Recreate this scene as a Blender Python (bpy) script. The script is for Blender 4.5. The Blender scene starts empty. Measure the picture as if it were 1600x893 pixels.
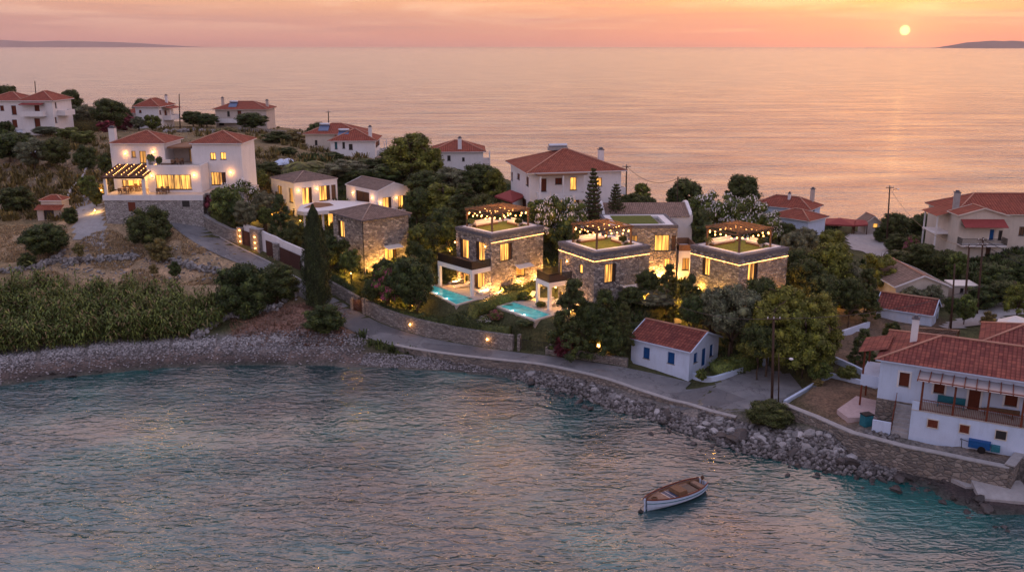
import bpy, math, random
import numpy as np
from mathutils import Vector, Matrix, noise as mnoise
C = bpy.context.scene.collection
R = math.radians
# ------------------------------------------------------------------ camera
F = 1420.0; CY = 446.5; HC = 34.0
TH = math.atan((CY - 72) / F)
cd = bpy.data.cameras.new('camera'); cam = bpy.data.objects.new('camera', cd); C.objects.link(cam)
cd.sensor_width = 36; cd.lens = F / 1600 * 36; cd.clip_start = 0.5; cd.clip_end = 150000
cam.location = (0, 0, HC); cam.rotation_euler = (math.pi / 2 - TH, 0, 0)
bpy.context.scene.camera = cam
SUN_AZ = R(22.6); SUN_EL = R(0.85)
# ------------------------------------------------------------------ world
W = bpy.data.worlds.new('World'); bpy.context.scene.world = W; W.use_nodes = True
nt = W.node_tree; nt.nodes.clear()
def N(nt, typ, **k):
    n = nt.nodes.new(typ)
    for a, b in k.items():
        if a == 'inp':
            for q, v in b.items():
                n.inputs[q].default_value = v
        else: setattr(n, a, b)
    return n
def L(nt, a, b): nt.links.new(a, b)
def math_(nt, op, a, b=None, c=None, clamp=False):
    n = nt.nodes.new('ShaderNodeMath'); n.operation = op; n.use_clamp = clamp
    for i, v in enumerate((a, b, c)):
        if v is None: continue
        if isinstance(v, (int, float)): n.inputs[i].default_value = v
        else: nt.links.new(v, n.inputs[i])
    return n.outputs[0]
def ramp(nt, fac, stops, interp='LINEAR'):
    n = nt.nodes.new('ShaderNodeValToRGB'); cr = n.color_ramp; cr.interpolation = interp
    while len(cr.elements) < len(stops): cr.elements.new(0.5)
    for e, (p, c) in zip(cr.elements, stops):
        e.position = p; e.color = (*c, 1) if len(c) == 3 else c
    if fac is not None: nt.links.new(fac, n.inputs[0])
    return n.outputs[0]
def mix(nt, fac, a, b, mode='MIX'):
    n = nt.nodes.new('ShaderNodeMix'); n.data_type = 'RGBA'; n.blend_type = mode
    for i, v in ((0, fac), (6, a), (7, b)):
        if isinstance(v, (int, float)): n.inputs[i].default_value = v
        elif isinstance(v, tuple): n.inputs[i].default_value = (*v, 1)
        else: nt.links.new(v, n.inputs[i])
    return n.outputs[2]
tc = N(nt, 'ShaderNodeTexCoord')
sep = N(nt, 'ShaderNodeSeparateXYZ'); L(nt, tc.outputs['Generated'], sep.inputs[0])
el = math_(nt, 'MULTIPLY', math_(nt, 'ARCSINE', sep.outputs[2]), 57.2958)           # elevation in degrees
sd = N(nt, 'ShaderNodeVectorMath', operation='DOT_PRODUCT'); L(nt, tc.outputs['Generated'], sd.inputs[0])
sd.inputs[1].default_value = (math.sin(SUN_AZ) * math.cos(SUN_EL), math.cos(SUN_AZ) * math.cos(SUN_EL), math.sin(SUN_EL))
sang = math_(nt, 'MULTIPLY', math_(nt, 'ARCCOSINE', sd.outputs['Value']), 57.2958)   # angle from the sun in degrees
elf = math_(nt, 'DIVIDE', math_(nt, 'ABSOLUTE', el), 90.0)
elp = math_(nt, 'POWER', elf, 0.5)
# the sunward half of the sky and the half opposite, by elevation (x = sqrt(elevation/90))
warm = ramp(nt, elp, [(0.0, (.82, .37, .24)), (0.075, (.90, .35, .18)), (0.13, (.98, .41, .16)), (0.18, (1.08, .49, .15)), (0.28, (1.48, .78, .36)), (0.42, (1.95, 1.08, .82)), (0.6, (1.65, .96, .92)), (0.8, (.50, .48, .62)), (1.0, (.28, .37, .58))])
cool = ramp(nt, elp, [(0.0, (.44, .27, .29)), (0.10, (.48, .27, .28)), (0.18, (.52, .33, .33)), (0.30, (.50, .46, .60)), (0.45, (.46, .50, .74)), (0.6, (.42, .50, .78)), (0.8, (.34, .42, .66)), (1.0, (.28, .37, .58))])
wf = ramp(nt, math_(nt, 'DIVIDE', sang, 90.0), [(0.0, (1, 1, 1)), (0.12, (.9, .9, .9)), (0.45, (.6, .6, .6)), (0.85, (0, 0, 0))], 'EASE')
base = mix(nt, wf, cool, warm)
# streaky cloud bands, long in azimuth and thin in elevation
cm = N(nt, 'ShaderNodeCombineXYZ')
az = math_(nt, 'ARCTAN2', sep.outputs[0], sep.outputs[1])
L(nt, math_(nt, 'MULTIPLY', az, 5.0), cm.inputs[0]); L(nt, math_(nt, 'MULTIPLY', el, 0.9), cm.inputs[1])
cn = N(nt, 'ShaderNodeTexNoise', inp={'Scale': 1.0, 'Detail': 6.0, 'Roughness': .6, 'Distortion': .6}); L(nt, cm.outputs[0], cn.inputs['Vector'])
cfac = ramp(nt, cn.outputs[0], [(0.47, (0, 0, 0)), (0.60, (1, 1, 1))])
celf = ramp(nt, elp, [(0.06, (0, 0, 0)), (0.13, (.7, .7, .7)), (0.3, (.8, .8, .8)), (0.6, (.5, .5, .5)), (1, (.2, .2, .2))])
cf = mix(nt, 1.0, cfac, celf, 'MULTIPLY')
cloudc = mix(nt, wf, (.66, .42, .42), (1.30, .72, .34))
withc = mix(nt, cf, base, cloudc)
cm2 = N(nt, 'ShaderNodeCombineXYZ')
L(nt, math_(nt, 'MULTIPLY', az, 4.0), cm2.inputs[0]); L(nt, math_(nt, 'MULTIPLY', el, 2.4), cm2.inputs[1]); cm2.inputs[2].default_value = 7.3
cn2 = N(nt, 'ShaderNodeTexNoise', inp={'Scale': 1.0, 'Detail': 5.0, 'Roughness': .55, 'Distortion': .4}); L(nt, cm2.outputs[0], cn2.inputs['Vector'])
df = ramp(nt, cn2.outputs[0], [(0.50, (0, 0, 0)), (0.66, (.7, .7, .7))])
withc = mix(nt, df, withc, (.62, .29, .20))
# glow round the sun and the disc itself
glow = ramp(nt, math_(nt, 'DIVIDE', sang, 20.0), [(0.0, (1, 1, 1)), (0.04, (.42, .42, .42)), (0.14, (.14, .14, .14)), (0.5, (.03, .03, .03)), (1.0, (0, 0, 0))])
g2 = mix(nt, 1.0, glow, (.95, .42, .12), 'MULTIPLY')
s1 = mix(nt, 1.0, withc, g2, 'ADD')
disc = ramp(nt, math_(nt, 'DIVIDE', sang, 1.0), [(0.20, (1, 1, 1)), (0.30, (0, 0, 0))])
s2 = mix(nt, 1.0, s1, mix(nt, 1.0, disc, (4.2, 2.3, .7), 'MULTIPLY'), 'ADD')
bg = N(nt, 'ShaderNodeBackground'); L(nt, s2, bg.inputs[0]); bg.inputs[1].default_value = 1.0
sky = N(nt, 'ShaderNodeTexSky', sky_type='NISHITA', sun_disc=False, sun_elevation=SUN_EL, sun_rotation=SUN_AZ)
bg2 = N(nt, 'ShaderNodeBackground'); L(nt, sky.outputs[0], bg2.inputs[0]); bg2.inputs[1].default_value = 0.05
ad = N(nt, 'ShaderNodeAddShader'); L(nt, bg.outputs[0], ad.inputs[0]); L(nt, bg2.outputs[0], ad.inputs[1])
wo = N(nt, 'ShaderNodeOutputWorld'); L(nt, ad.outputs[0], wo.inputs[0])
# ------------------------------------------------------------------ sun lamp, colour management
sl = bpy.data.lights.new('sun', 'SUN'); sl.energy = 0.006; sl.color = (1, .48, .22); sl.angle = R(20)
so = bpy.data.objects.new('sun', sl); C.objects.link(so)
so.rotation_euler = (math.pi / 2 - R(1.6), 0, math.pi - SUN_AZ)
vs = bpy.context.scene.view_settings
vs.view_transform = 'Standard'; vs.look = 'None'; vs.exposure = 0.38; vs.gamma = 1.0; vs.use_curve_mapping = False
sc = bpy.context.scene
sc.cycles.max_bounces = 5; sc.cycles.diffuse_bounces = 2; sc.cycles.glossy_bounces = 3; sc.cycles.transparent_max_bounces = 6
sc.cycles.sample_clamp_indirect = 2.0; sc.cycles.caustics_reflective = False; sc.cycles.caustics_refractive = False
# ------------------------------------------------------------------ camera geometry: where a sight line meets the ground
ct, st = math.cos(TH), math.sin(TH)
def ray(px, py):
    x = (px - 800) / F; y = (CY - py) / F
    return np.array([x, ct + y * st, -st + y * ct])
def P(px, py, Y):
    d = ray(px, py); t = Y / d[1]; return (d[0] * t, Y, HC + d[2] * t)
def U(px, py, z):
    d = ray(px, py); t = (z - HC) / d[2]; return (d[0] * t, d[1] * t)
def proj(x, y, z):
    z = z - HC; dep = y * ct - z * st; up = y * st + z * ct
    return 800 + F * x / dep, CY - F * up / dep
# ------------------------------------------------------------------ things, parts, tags
def tag(o, label=None, cat=None, group=None, kind=None):
    if label: o['label'] = label
    if cat: o['category'] = cat
    if group: o['group'] = group
    if kind: o['kind'] = kind
    return o
def empty(name, loc, rz=0, label=None, cat=None, group=None):
    o = bpy.data.objects.new(name, None); C.objects.link(o); o.empty_display_size = .3
    o.location = loc; o.rotation_euler = (0, 0, rz)
    return tag(o, label, cat, group)
def link(name, me, parent=None, loc=(0, 0, 0)):
    o = bpy.data.objects.new(name, me); C.objects.link(o)
    if parent: o.parent = parent
    o.location = loc; return o
class MB:
    def __init__(s): s.v = []; s.f = []; s.uv = []; s.hasuv = False
    def face(s, pts, uv=None):
        i = len(s.v); s.v += [tuple(p) for p in pts]; s.f.append(tuple(range(i, i + len(pts))))
        s.uv.append(uv); s.hasuv |= uv is not None; return s
    def box8(s, p):
        i = len(s.v); s.v += [tuple(q) for q in p]
        for a in ((0, 3, 2, 1), (4, 5, 6, 7), (0, 1, 5, 4), (1, 2, 6, 5), (2, 3, 7, 6), (3, 0, 4, 7)):
            s.f.append(tuple(i + k for k in a)); s.uv.append(None)
        return s
    def box(s, x0, y0, z0, x1, y1, z1):
        return s.box8([(x0, y0, z0), (x1, y0, z0), (x1, y1, z0), (x0, y1, z0), (x0, y0, z1), (x1, y0, z1), (x1, y1, z1), (x0, y1, z1)])
    def cbox(s, cx, cy, cz, sx, sy, sz, rz=0, ry=0):
        m = Matrix.Translation((cx, cy, cz)) @ Matrix.Rotation(rz, 4, 'Z') @ Matrix.Rotation(ry, 4, 'Y')
        q = [(-1, -1, -1), (1, -1, -1), (1, 1, -1), (-1, 1, -1), (-1, -1, 1), (1, -1, 1), (1, 1, 1), (-1, 1, 1)]
        return s.box8([m @ Vector((a * sx / 2, b * sy / 2, c * sz / 2)) for a, b, c in q])
    def bar(s, a, b, w, h=None):
        a = Vector(a); b = Vector(b); d = (b - a).normalized(); h = h or w
        u = d.cross(Vector((0, 0, 1)))
        if u.length < 1e-3: u = Vector((1, 0, 0))
        u.normalize(); v = u.cross(d); u = u * w / 2; v = v * h / 2
        return s.box8([a - u - v, a + u - v, a + u + v, a - u + v, b - u - v, b + u - v, b + u + v, b - u + v])
    def tube(s, pts, r, n=6, caps=True):
        pts = [Vector(p) for p in pts]; rs = r if isinstance(r, (list, tuple)) else [r] * len(pts)
        rings = []
        for k, p in enumerate(pts):
            d = (pts[min(k + 1, len(pts) - 1)] - pts[max(k - 1, 0)]).normalized()
            u = d.cross(Vector((.01, .02, 1))); 
            if u.length < .05: u = d.cross(Vector((1, 0, 0)))
            u.normalize(); w = d.cross(u)
            i = len(s.v); rings.append(i)
            for j in range(n):
                a = 2 * math.pi * j / n; s.v.append(tuple(p + (u * math.cos(a) + w * math.sin(a)) * rs[k]))
        for a, b in zip(rings, rings[1:]):
            for j in range(n): s.f.append((a + j, a + (j + 1) % n, b + (j + 1) % n, b + j)); s.uv.append(None)
        if caps: 
            s.f.append(tuple(rings[0] + j for j in reversed(range(n)))); s.uv.append(None)
            s.f.append(tuple(rings[-1] + j for j in range(n))); s.uv.append(None)
        return s
    def ball(s, c, r, sz=1.0, n=6, m=4):
        i0 = len(s.v); c = Vector(c)
        for a in range(m + 1):
            t = math.pi * a / m
            for b in range(n):
                q = 2 * math.pi * b / n
                s.v.append((c.x + r * math.sin(t) * math.cos(q), c.y + r * math.sin(t) * math.sin(q), c.z + r * sz * math.cos(t)))
        for a in range(m):
            for b in range(n):
                s.f.append((i0 + a * n + b, i0 + (a + 1) * n + b, i0 + (a + 1) * n + (b + 1) % n, i0 + a * n + (b + 1) % n)); s.uv.append(None)
        return s
    def mesh(s, name, mat, smooth=False):
        me = bpy.data.meshes.new(name); me.from_pydata(s.v, [], s.f)
        if s.hasuv:
            ul = me.uv_layers.new(name='UVMap'); k = 0; data = []
            for f, u in zip(s.f, s.uv):
                if u is None: data += [0., 0.] * len(f)
                else:
                    for q in u: data += [q[0], q[1]]
            ul.data.foreach_set('uv', data)
        if isinstance(mat, (list, tuple)):
            for m in mat: me.materials.append(m)
        elif mat: me.materials.append(mat)
        if smooth: me.polygons.foreach_set('use_smooth', [True] * len(me.polygons))
        me.update(); return me
    def build(s, name, mat, parent=None, loc=(0, 0, 0), smooth=False):
        return link(name, s.mesh(name, mat, smooth), parent, loc)
def npmesh(name, V, Fq, mat, smooth=False):
    me = bpy.data.meshes.new(name); V = np.asarray(V, np.float32); Fq = np.asarray(Fq, np.int32)
    me.vertices.add(len(V)); me.vertices.foreach_set('co', V.ravel())
    k = Fq.shape[1]; me.loops.add(Fq.size); me.loops.foreach_set('vertex_index', Fq.ravel())
    me.polygons.add(len(Fq)); me.polygons.foreach_set('loop_start', np.arange(0, Fq.size, k, dtype=np.int32))
    me.polygons.foreach_set('loop_total', np.full(len(Fq), k, np.int32))
    if smooth: me.polygons.foreach_set('use_smooth', np.ones(len(Fq), bool))
    me.update(calc_edges=True); me.validate()
    if mat: me.materials.append(mat)
    return me
# ------------------------------------------------------------------ materials
def newmat(name):
    m = bpy.data.materials.new(name); m.use_nodes = True; n = m.node_tree
    b = n.nodes['Principled BSDF']; return m, n, b
def bump(n, b, h, s=.3, d=.05):
    k = n.nodes.new('ShaderNodeBump'); k.inputs['Strength'].default_value = s; k.inputs['Distance'].default_value = d
    n.links.new(h, k.inputs['Height']); n.links.new(k.outputs[0], b.inputs['Normal'])
def flat(name, c, rough=.7, var=.12, scale=1.5, bmp=.15, metal=0, grime=0):
    m, n, b = newmat(name); t = N(n, 'ShaderNodeTexCoord')
    q = N(n, 'ShaderNodeTexNoise', inp={'Scale': scale, 'Detail': 5.0, 'Roughness': .65}); L(n, t.outputs['Object'], q.inputs['Vector'])
    lo = tuple(x * (1 - var) for x in c); hi = tuple(min(1, x * (1 + var)) for x in c)
    col = ramp(n, q.outputs[0], [(.3, lo), (.7, hi)])
    if grime:
        g = N(n, 'ShaderNodeTexNoise', inp={'Scale': 1.1, 'Detail': 6.0, 'Roughness': .7}); mp = N(n, 'ShaderNodeMapping'); mp.inputs['Scale'].default_value = (2.2, 2.2, .5)
        L(n, t.outputs['Object'], mp.inputs[0]); L(n, mp.outputs[0], g.inputs['Vector'])
        col = mix(n, ramp(n, g.outputs[0], [(.5, (0, 0, 0)), (.72, (grime,) * 3)]), col, tuple(x * .45 for x in c))
    L(n, col, b.inputs['Base Color']); b.inputs['Roughness'].default_value = rough; b.inputs['Metallic'].default_value = metal
    if bmp:
        q2 = N(n, 'ShaderNodeTexNoise', inp={'Scale': scale * 6, 'Detail': 3.0}); L(n, t.outputs['Object'], q2.inputs['Vector'])
        bump(n, b, q2.outputs[0], bmp, .03)
    return m
def stone(name, cols, scale=3.2, mortar=(.16, .15, .14), bs=.9, mw=.06):
    m, n, b = newmat(name); t = N(n, 'ShaderNodeTexCoord')
    mp = N(n, 'ShaderNodeMapping'); mp.inputs['Scale'].default_value = (1, 1, 1.7); L(n, t.outputs['Object'], mp.inputs[0])
    wn = N(n, 'ShaderNodeTexNoise', inp={'Scale': 1.7, 'Detail': 2.0}); L(n, mp.outputs[0], wn.inputs['Vector'])
    va = N(n, 'ShaderNodeVectorMath', operation='MULTIPLY_ADD'); L(n, wn.outputs['Color'], va.inputs[0]); va.inputs[1].default_value = (.35, .35, .35); L(n, mp.outputs[0], va.inputs[2])
    v1 = N(n, 'ShaderNodeTexVoronoi', feature='F1', inp={'Scale': scale}); L(n, va.outputs[0], v1.inputs['Vector'])
    v2 = N(n, 'ShaderNodeTexVoronoi', feature='DISTANCE_TO_EDGE', inp={'Scale': scale}); L(n, va.outputs[0], v2.inputs['Vector'])
    s = N(n, 'ShaderNodeSeparateColor'); L(n, v1.outputs['Color'], s.inputs[0])
    k = len(cols); col = ramp(n, s.outputs[0], [(i / (k - 1), c) for i, c in enumerate(cols)])
    n2 = N(n, 'ShaderNodeTexNoise', inp={'Scale': 14.0, 'Detail': 4.0}); L(n, t.outputs['Object'], n2.inputs['Vector'])
    col = mix(n, .5, col, ramp(n, n2.outputs[0], [(.3, (.35, .35, .35)), (.7, (1, 1, 1))]), 'MULTIPLY')
    mf = ramp(n, v2.outputs['Distance'], [(mw * .4, (1, 1, 1)), (mw, (0, 0, 0))])
    col = mix(n, mf, col, mortar); L(n, col, b.inputs['Base Color']); b.inputs['Roughness'].default_value = .85
    hh = ramp(n, v2.outputs['Distance'], [(0, (0, 0, 0)), (.16, (.8, .8, .8)), (.4, (1, 1, 1))])
    tilt = math_(n, 'MULTIPLY', math_(n, 'SUBTRACT', s.outputs[1], .5), .9)
    hs = math_(n, 'ADD', math_(n, 'ADD', hh, tilt), math_(n, 'MULTIPLY', n2.outputs[0], .35))
    bump(n, b, hs, bs, .09)
    return m
def tile(name, c1, c2, pu=.27, pv=.36, check=.0):
    m, n, b = newmat(name); t = N(n, 'ShaderNodeUVMap'); s = N(n, 'ShaderNodeSeparateXYZ'); L(n, t.outputs[0], s.inputs[0])
    u = math_(n, 'DIVIDE', s.outputs[0], pu); v = math_(n, 'DIVIDE', s.outputs[1], pv)
    fu = math_(n, 'FRACT', u); fv = math_(n, 'FRACT', v)
    wave = math_(n, 'SINE', math_(n, 'MULTIPLY', fu, math.pi))
    cc = N(n, 'ShaderNodeCombineXYZ'); L(n, math_(n, 'FLOOR', u), cc.inputs[0]); L(n, math_(n, 'FLOOR', v), cc.inputs[1])
    wn = N(n, 'ShaderNodeTexWhiteNoise', noise_dimensions='2D'); L(n, cc.outputs[0], wn.inputs['Vector'])
    col = mix(n, wn.outputs['Value'], c1, c2)
    o = N(n, 'ShaderNodeTexCoord'); g = N(n, 'ShaderNodeTexNoise', inp={'Scale': .8, 'Detail': 6.0, 'Roughness': .7}); L(n, o.outputs['Object'], g.inputs['Vector'])
    col = mix(n, ramp(n, g.outputs[0], [(.42, (0, 0, 0)), (.75, (.55, .55, .55))]), col, tuple(x * .5 + .03 for x in c1))
    # gaps between the tile rows and channels are darker
    gap = math_(n, 'MAXIMUM', math_(n, 'LESS_THAN', fu, .2), math_(n, 'LESS_THAN', fv, .16))
    col = mix(n, math_(n, 'MULTIPLY', gap, .55), col, tuple(x * .3 for x in c1))
    L(n, col, b.inputs['Base Color']); b.inputs['Roughness'].default_value = .75
    h = math_(n, 'ADD', wave, math_(n, 'MULTIPLY', math_(n, 'SUBTRACT', 1.0, fv), .6))
    bump(n, b, h, .9, .09); return m
def emit(name, c, s):
    m, n, b = newmat(name); b.inputs['Base Color'].default_value = (.8, .6, .4, 1)
    b.inputs['Emission Color'].default_value = (*c, 1); b.inputs['Emission Strength'].default_value = s; return m
def stripmat():
    m, n, b = newmat('led_strip'); t = N(n, 'ShaderNodeTexCoord'); q = N(n, 'ShaderNodeTexNoise', inp={'Scale': 5.0, 'Detail': 2.0}); L(n, t.outputs['Object'], q.inputs['Vector'])
    b.inputs['Emission Color'].default_value = (1, .40, .08, 1); L(n, ramp(n, q.outputs[0], [(.35, (1.2,) * 3), (.6, (7.,) * 3)]), b.inputs['Emission Strength']); return m
def litpane(name, c1, c2, s, fold=9.0):
    m, n, b = newmat(name); t = N(n, 'ShaderNodeTexCoord'); oi = N(n, 'ShaderNodeObjectInfo')
    va = N(n, 'ShaderNodeVectorMath', operation='ADD'); L(n, t.outputs['Object'], va.inputs[0])
    rr = N(n, 'ShaderNodeCombineXYZ'); L(n, math_(n, 'MULTIPLY', oi.outputs['Random'], 40.), rr.inputs[0]); L(n, math_(n, 'MULTIPLY', oi.outputs['Random'], 17.), rr.inputs[1])
    L(n, rr.outputs[0], va.inputs[1])
    mp = N(n, 'ShaderNodeMapping'); mp.inputs['Scale'].default_value = (1.6, 1.6, .22); L(n, va.outputs[0], mp.inputs[0])
    q = N(n, 'ShaderNodeTexNoise', inp={'Scale': 1.6, 'Detail': 2.0, 'Roughness': .5}); L(n, mp.outputs[0], q.inputs['Vector'])
    mp2 = N(n, 'ShaderNodeMapping'); mp2.inputs['Scale'].default_value = (1, 1, .03); L(n, va.outputs[0], mp2.inputs[0])
    q2 = N(n, 'ShaderNodeTexNoise', inp={'Scale': fold, 'Detail': 2.0}); L(n, mp2.outputs[0], q2.inputs['Vector'])
    f = math_(n, 'ADD', math_(n, 'MULTIPLY', q.outputs[0], .75), math_(n, 'MULTIPLY', q2.outputs[0], .25))
    col = ramp(n, f, [(.38, c2), (.50, tuple(a * .45 + d * .55 for a, d in zip(c1, c2))), (.62, c1)])
    b.inputs['Base Color'].default_value = (.3, .2, .1, 1); b.inputs['Roughness'].default_value = .15
    L(n, col, b.inputs['Emission Color']); b.inputs['Emission Strength'].default_value = s; return m
M = {}
M['white'] = flat('white_plaster', (.74, .71, .70), .8, .05, .8, .12, grime=.18)
M['bluewhite'] = flat('limewash_plaster', (.56, .64, .78), .8, .06, .8, .12, grime=.22)
M['cream'] = flat('cream_plaster', (.62, .54, .45), .8, .07, .8, .12, grime=.25)
M['pinkish'] = flat('old_plaster', (.55, .47, .41), .8, .08, .8, .12, grime=.3)
M['grey_cap'] = flat('slate_cap', (.13, .125, .14), .75, .35, 5, .5)
M['concrete'] = flat('concrete', (.36, .34, .33), .85, .14, 1.6, .35, grime=.3)
M['paving'] = flat('stone_paving', (.50, .43, .37), .75, .1, 1.2, .15)
M['villa_stone'] = stone('villa_masonry', [(.13, .115, .11), (.42, .37, .32), (.22, .195, .185), (.58, .52, .45), (.30, .25, .21), (.70, .64, .57)], 2.15)
M['cafe_stone'] = stone('podium_masonry', [(.34, .31, .29), (.58, .54, .50), (.42, .38, .36), (.70, .66, .62), (.48, .44, .41)], 2.4)
M['wall_stone'] = stone('roadside_masonry', [(.20, .17, .15), (.40, .35, .30), (.27, .24, .22), (.48, .43, .38), (.31, .26, .22)], 2.6)
M['sea_stone'] = stone('seawall_masonry', [(.16, .14, .13), (.33, .27, .22), (.22, .19, .17), (.40, .34, .29), (.28, .23, .19)], 1.9)
M['tile'] = tile('terracotta_tile', (.27, .070, .042), (.40, .12, .072))
M['tile2'] = tile('dark_red_tile', (.17, .045, .040), (.32, .10, .072), .34, .45)
M['tile_far'] = tile('weathered_tile', (.27, .068, .042), (.36, .10, .062), .4, .5)
M['tile_brown'] = tile('brown_tile', (.20, .14, .115), (.30, .21, .17), .27, .36)
M['tile_old'] = tile('old_pantile', (.24, .16, .12), (.36, .24, .19), .27, .36)
M['ridge'] = flat('ridge_tile', (.46, .24, .17), .8, .15, 3, .2)
M['ridge_br'] = flat('brown_ridge', (.33, .25, .21), .8, .15, 3, .2)
M['wood'] = flat('dark_wood', (.10, .05, .03), .6, .3, 5, .3)
M['wood_mid'] = flat('oiled_wood', (.19, .105, .06), .6, .3, 5, .3)
M['wood_red'] = flat('red_brown_shutter', (.16, .045, .025), .6, .2, 6, .3)
M['frame'] = flat('dark_frame', (.035, .028, .025), .45, .1, 3, 0)
M['gate'] = flat('brown_gate', (.075, .035, .028), .5, .15, 5, .2)
M['blue'] = flat('blue_paint', (.015, .085, .25), .5, .15, 5, .15)
M['darkblue'] = flat('dark_blue_hatch', (.01, .035, .09), .4, .2, 4, .1)
M['blueg'] = flat('teal_paint', (.03, .16, .20), .5, .2, 3, .15)
M['dark'] = flat('dark_opening', (.02, .018, .018), .4, .1, 2, 0)
M['metal'] = flat('black_metal', (.03, .028, .028), .4, .1, 2, 0, .6)
M['steel'] = flat('solar_steel', (.55, .56, .6), .35, .1, 2, 0, .7)
M['panel'] = flat('solar_panel', (.10, .14, .24), .2, .1, 2, 0, .2)
M['polewood'] = flat('pole_timber', (.075, .045, .033), .8, .25, 4, .3)
M['fabric'] = flat('cream_fabric', (.72, .66, .60), .9, .06, 3, .1)
M['redcloth'] = flat('red_awning', (.28, .06, .055), .8, .15, 3, .1)
M['lamp'] = emit('lamp_glow', (1, .46, .11), 8.)
M['bulb'] = emit('bulb_glow', (1, .42, .10), 8.)
M['strip'] = stripmat()
M['lit'] = litpane('lit_window', (1.0, .45, .08), (.12, .04, .008), 1.9)
M['litd'] = litpane('dim_lit_window', (.9, .38, .06), (.06, .025, .006), .75)
M['lit2'] = litpane('lit_room', (1.0, .45, .08), (.06, .03, .01), 1.7, 4.0)
M['turf'] = flat('roof_turf', (.11, .13, .03), .95, .35, 4, .5)
M['deckwood'] = flat('deck_boards', (.22, .12, .07), .7, .25, 5, .25)
M['boatdeck'] = flat('worn_deck_paint', (.27, .17, .12), .7, .25, 3, .3, grime=.4)
M['pinkpad'] = flat('pink_screed', (.50, .38, .37), .85, .12, 2, .2, grime=.2)
M['rubble'] = flat('rubble_stone', (.42, .40, .38), .85, .4, 1.3, .5)
def asphalt():
    m, n, b = newmat('asphalt'); t = N(n, 'ShaderNodeTexCoord')
    a = N(n, 'ShaderNodeTexNoise', inp={'Scale': .35, 'Detail': 6.0, 'Roughness': .7}); L(n, t.outputs['Object'], a.inputs['Vector'])
    f = N(n, 'ShaderNodeTexNoise', inp={'Scale': 30.0, 'Detail': 3.0}); L(n, t.outputs['Object'], f.inputs['Vector'])
    col = ramp(n, a.outputs[0], [(.3, (.17, .165, .17)), (.5, (.22, .215, .22)), (.72, (.31, .295, .29))])
    v = N(n, 'ShaderNodeTexVoronoi', feature='DISTANCE_TO_EDGE', inp={'Scale': .22}); 
    va = N(n, 'ShaderNodeVectorMath', operation='MULTIPLY_ADD'); L(n, a.outputs['Color'], va.inputs[0]); va.inputs[1].default_value = (5, 5, 5); L(n, t.outputs['Object'], va.inputs[2]); L(n, va.outputs[0], v.inputs['Vector'])
    col = mix(n, ramp(n, v.outputs['Distance'], [(.0, (.8, .8, .8)), (.014, (0, 0, 0))]), col, (.05, .045, .045))
    pv_ = N(n, 'ShaderNodeTexVoronoi', feature='F1', inp={'Scale': .16}); L(n, t.outputs['Object'], pv_.inputs['Vector']); sc_ = N(n, 'ShaderNodeSeparateColor'); L(n, pv_.outputs['Color'], sc_.inputs[0])
    col = mix(n, math_(n, 'MULTIPLY', math_(n, 'GREATER_THAN', sc_.outputs[0], .78), .45), col, (.10, .095, .10))
    col = mix(n, .35, col, ramp(n, f.outputs[0], [(.3, (.5, .5, .5)), (.7, (1, 1, 1))]), 'MULTIPLY')
    L(n, col, b.inputs['Base Color']); b.inputs['Roughness'].default_value = .8; bump(n, b, f.outputs[0], .3, .02); return m
M['asphalt'] = asphalt()
def leafmat(name, c, var=.45, hue=(1.25, 1.1, .7), dead=0):
    m, n, b = newmat(name); t = N(n, 'ShaderNodeTexCoord'); oi = N(n, 'ShaderNodeObjectInfo')
    q = N(n, 'ShaderNodeTexNoise', inp={'Scale': 5.0, 'Detail': 3.0}); L(n, t.outputs['Object'], q.inputs['Vector'])
    lo = tuple(x * (1 - var) for x in c); hi = tuple(x * (1 + var) * h for x, h in zip(c, hue))
    col = ramp(n, q.outputs[0], [(.35, lo), (.5, c), (.68, hi)])
    col = mix(n, math_(n, 'MULTIPLY', oi.outputs['Random'], .4), col, tuple(x * h for x, h in zip(c, (1.5, .95, .8))))
    g = N(n, 'ShaderNodeNewGeometry'); col = mix(n, 1.0, col, ramp(n, g.outputs['Random Per Island'], [(0, (.55, .58, .55)), (.6, (1, 1, 1)), (1, (1.7, 1.6, 1.35))]), 'MULTIPLY')
    if dead: col = mix(n, math_(n, 'LESS_THAN', math_(n, 'FRACT', math_(n, 'MULTIPLY', g.outputs['Random Per Island'], 37.)), dead), col, (.24, .17, .085))
    L(n, col, b.inputs['Base Color']); b.inputs['Roughness'].default_value = .55
    b.inputs['Specular IOR Level'].default_value = .25; return m
M['leaf_dark'] = leafmat('dark_leaf', (.060, .085, .034))
M['leaf_pine'] = leafmat('pine_leaf', (.13, .155, .038))
M['leaf_green'] = leafmat('green_leaf', (.10, .140, .045))
M['leaf_olive'] = leafmat('olive_leaf', (.135, .155, .10), .4, (1.1, 1.1, 1.0))
M['leaf_cyp'] = leafmat('cypress_leaf', (.036, .056, .026), .4)
M['leaf_reed'] = leafmat('reed_leaf', (.12, .16, .052), .45, (1.3, 1.1, .6), .13)
M['leaf_palm'] = leafmat('palm_leaf', (.09, .115, .04))
M['leaf_red'] = leafmat('maroon_leaf', (.14, .035, .05), .4, (1.2, 1.0, 1.1))
M['leaf_dry'] = leafmat('dry_leaf', (.40, .32, .21), .3, (1.1, 1.05, .9))
M['leaf_scrub'] = leafmat('scrub_leaf', (.13, .125, .055), .5, (1.4, 1.1, .7))
M['flower_w'] = flat('white_flower', (.78, .72, .70), .7, .1, 3, 0)
M['flower_p'] = flat('pink_flower', (.42, .10, .16), .7, .2, 3, 0)
M['bark'] = flat('bark', (.10, .07, .05), .9, .3, 6, .5)
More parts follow.
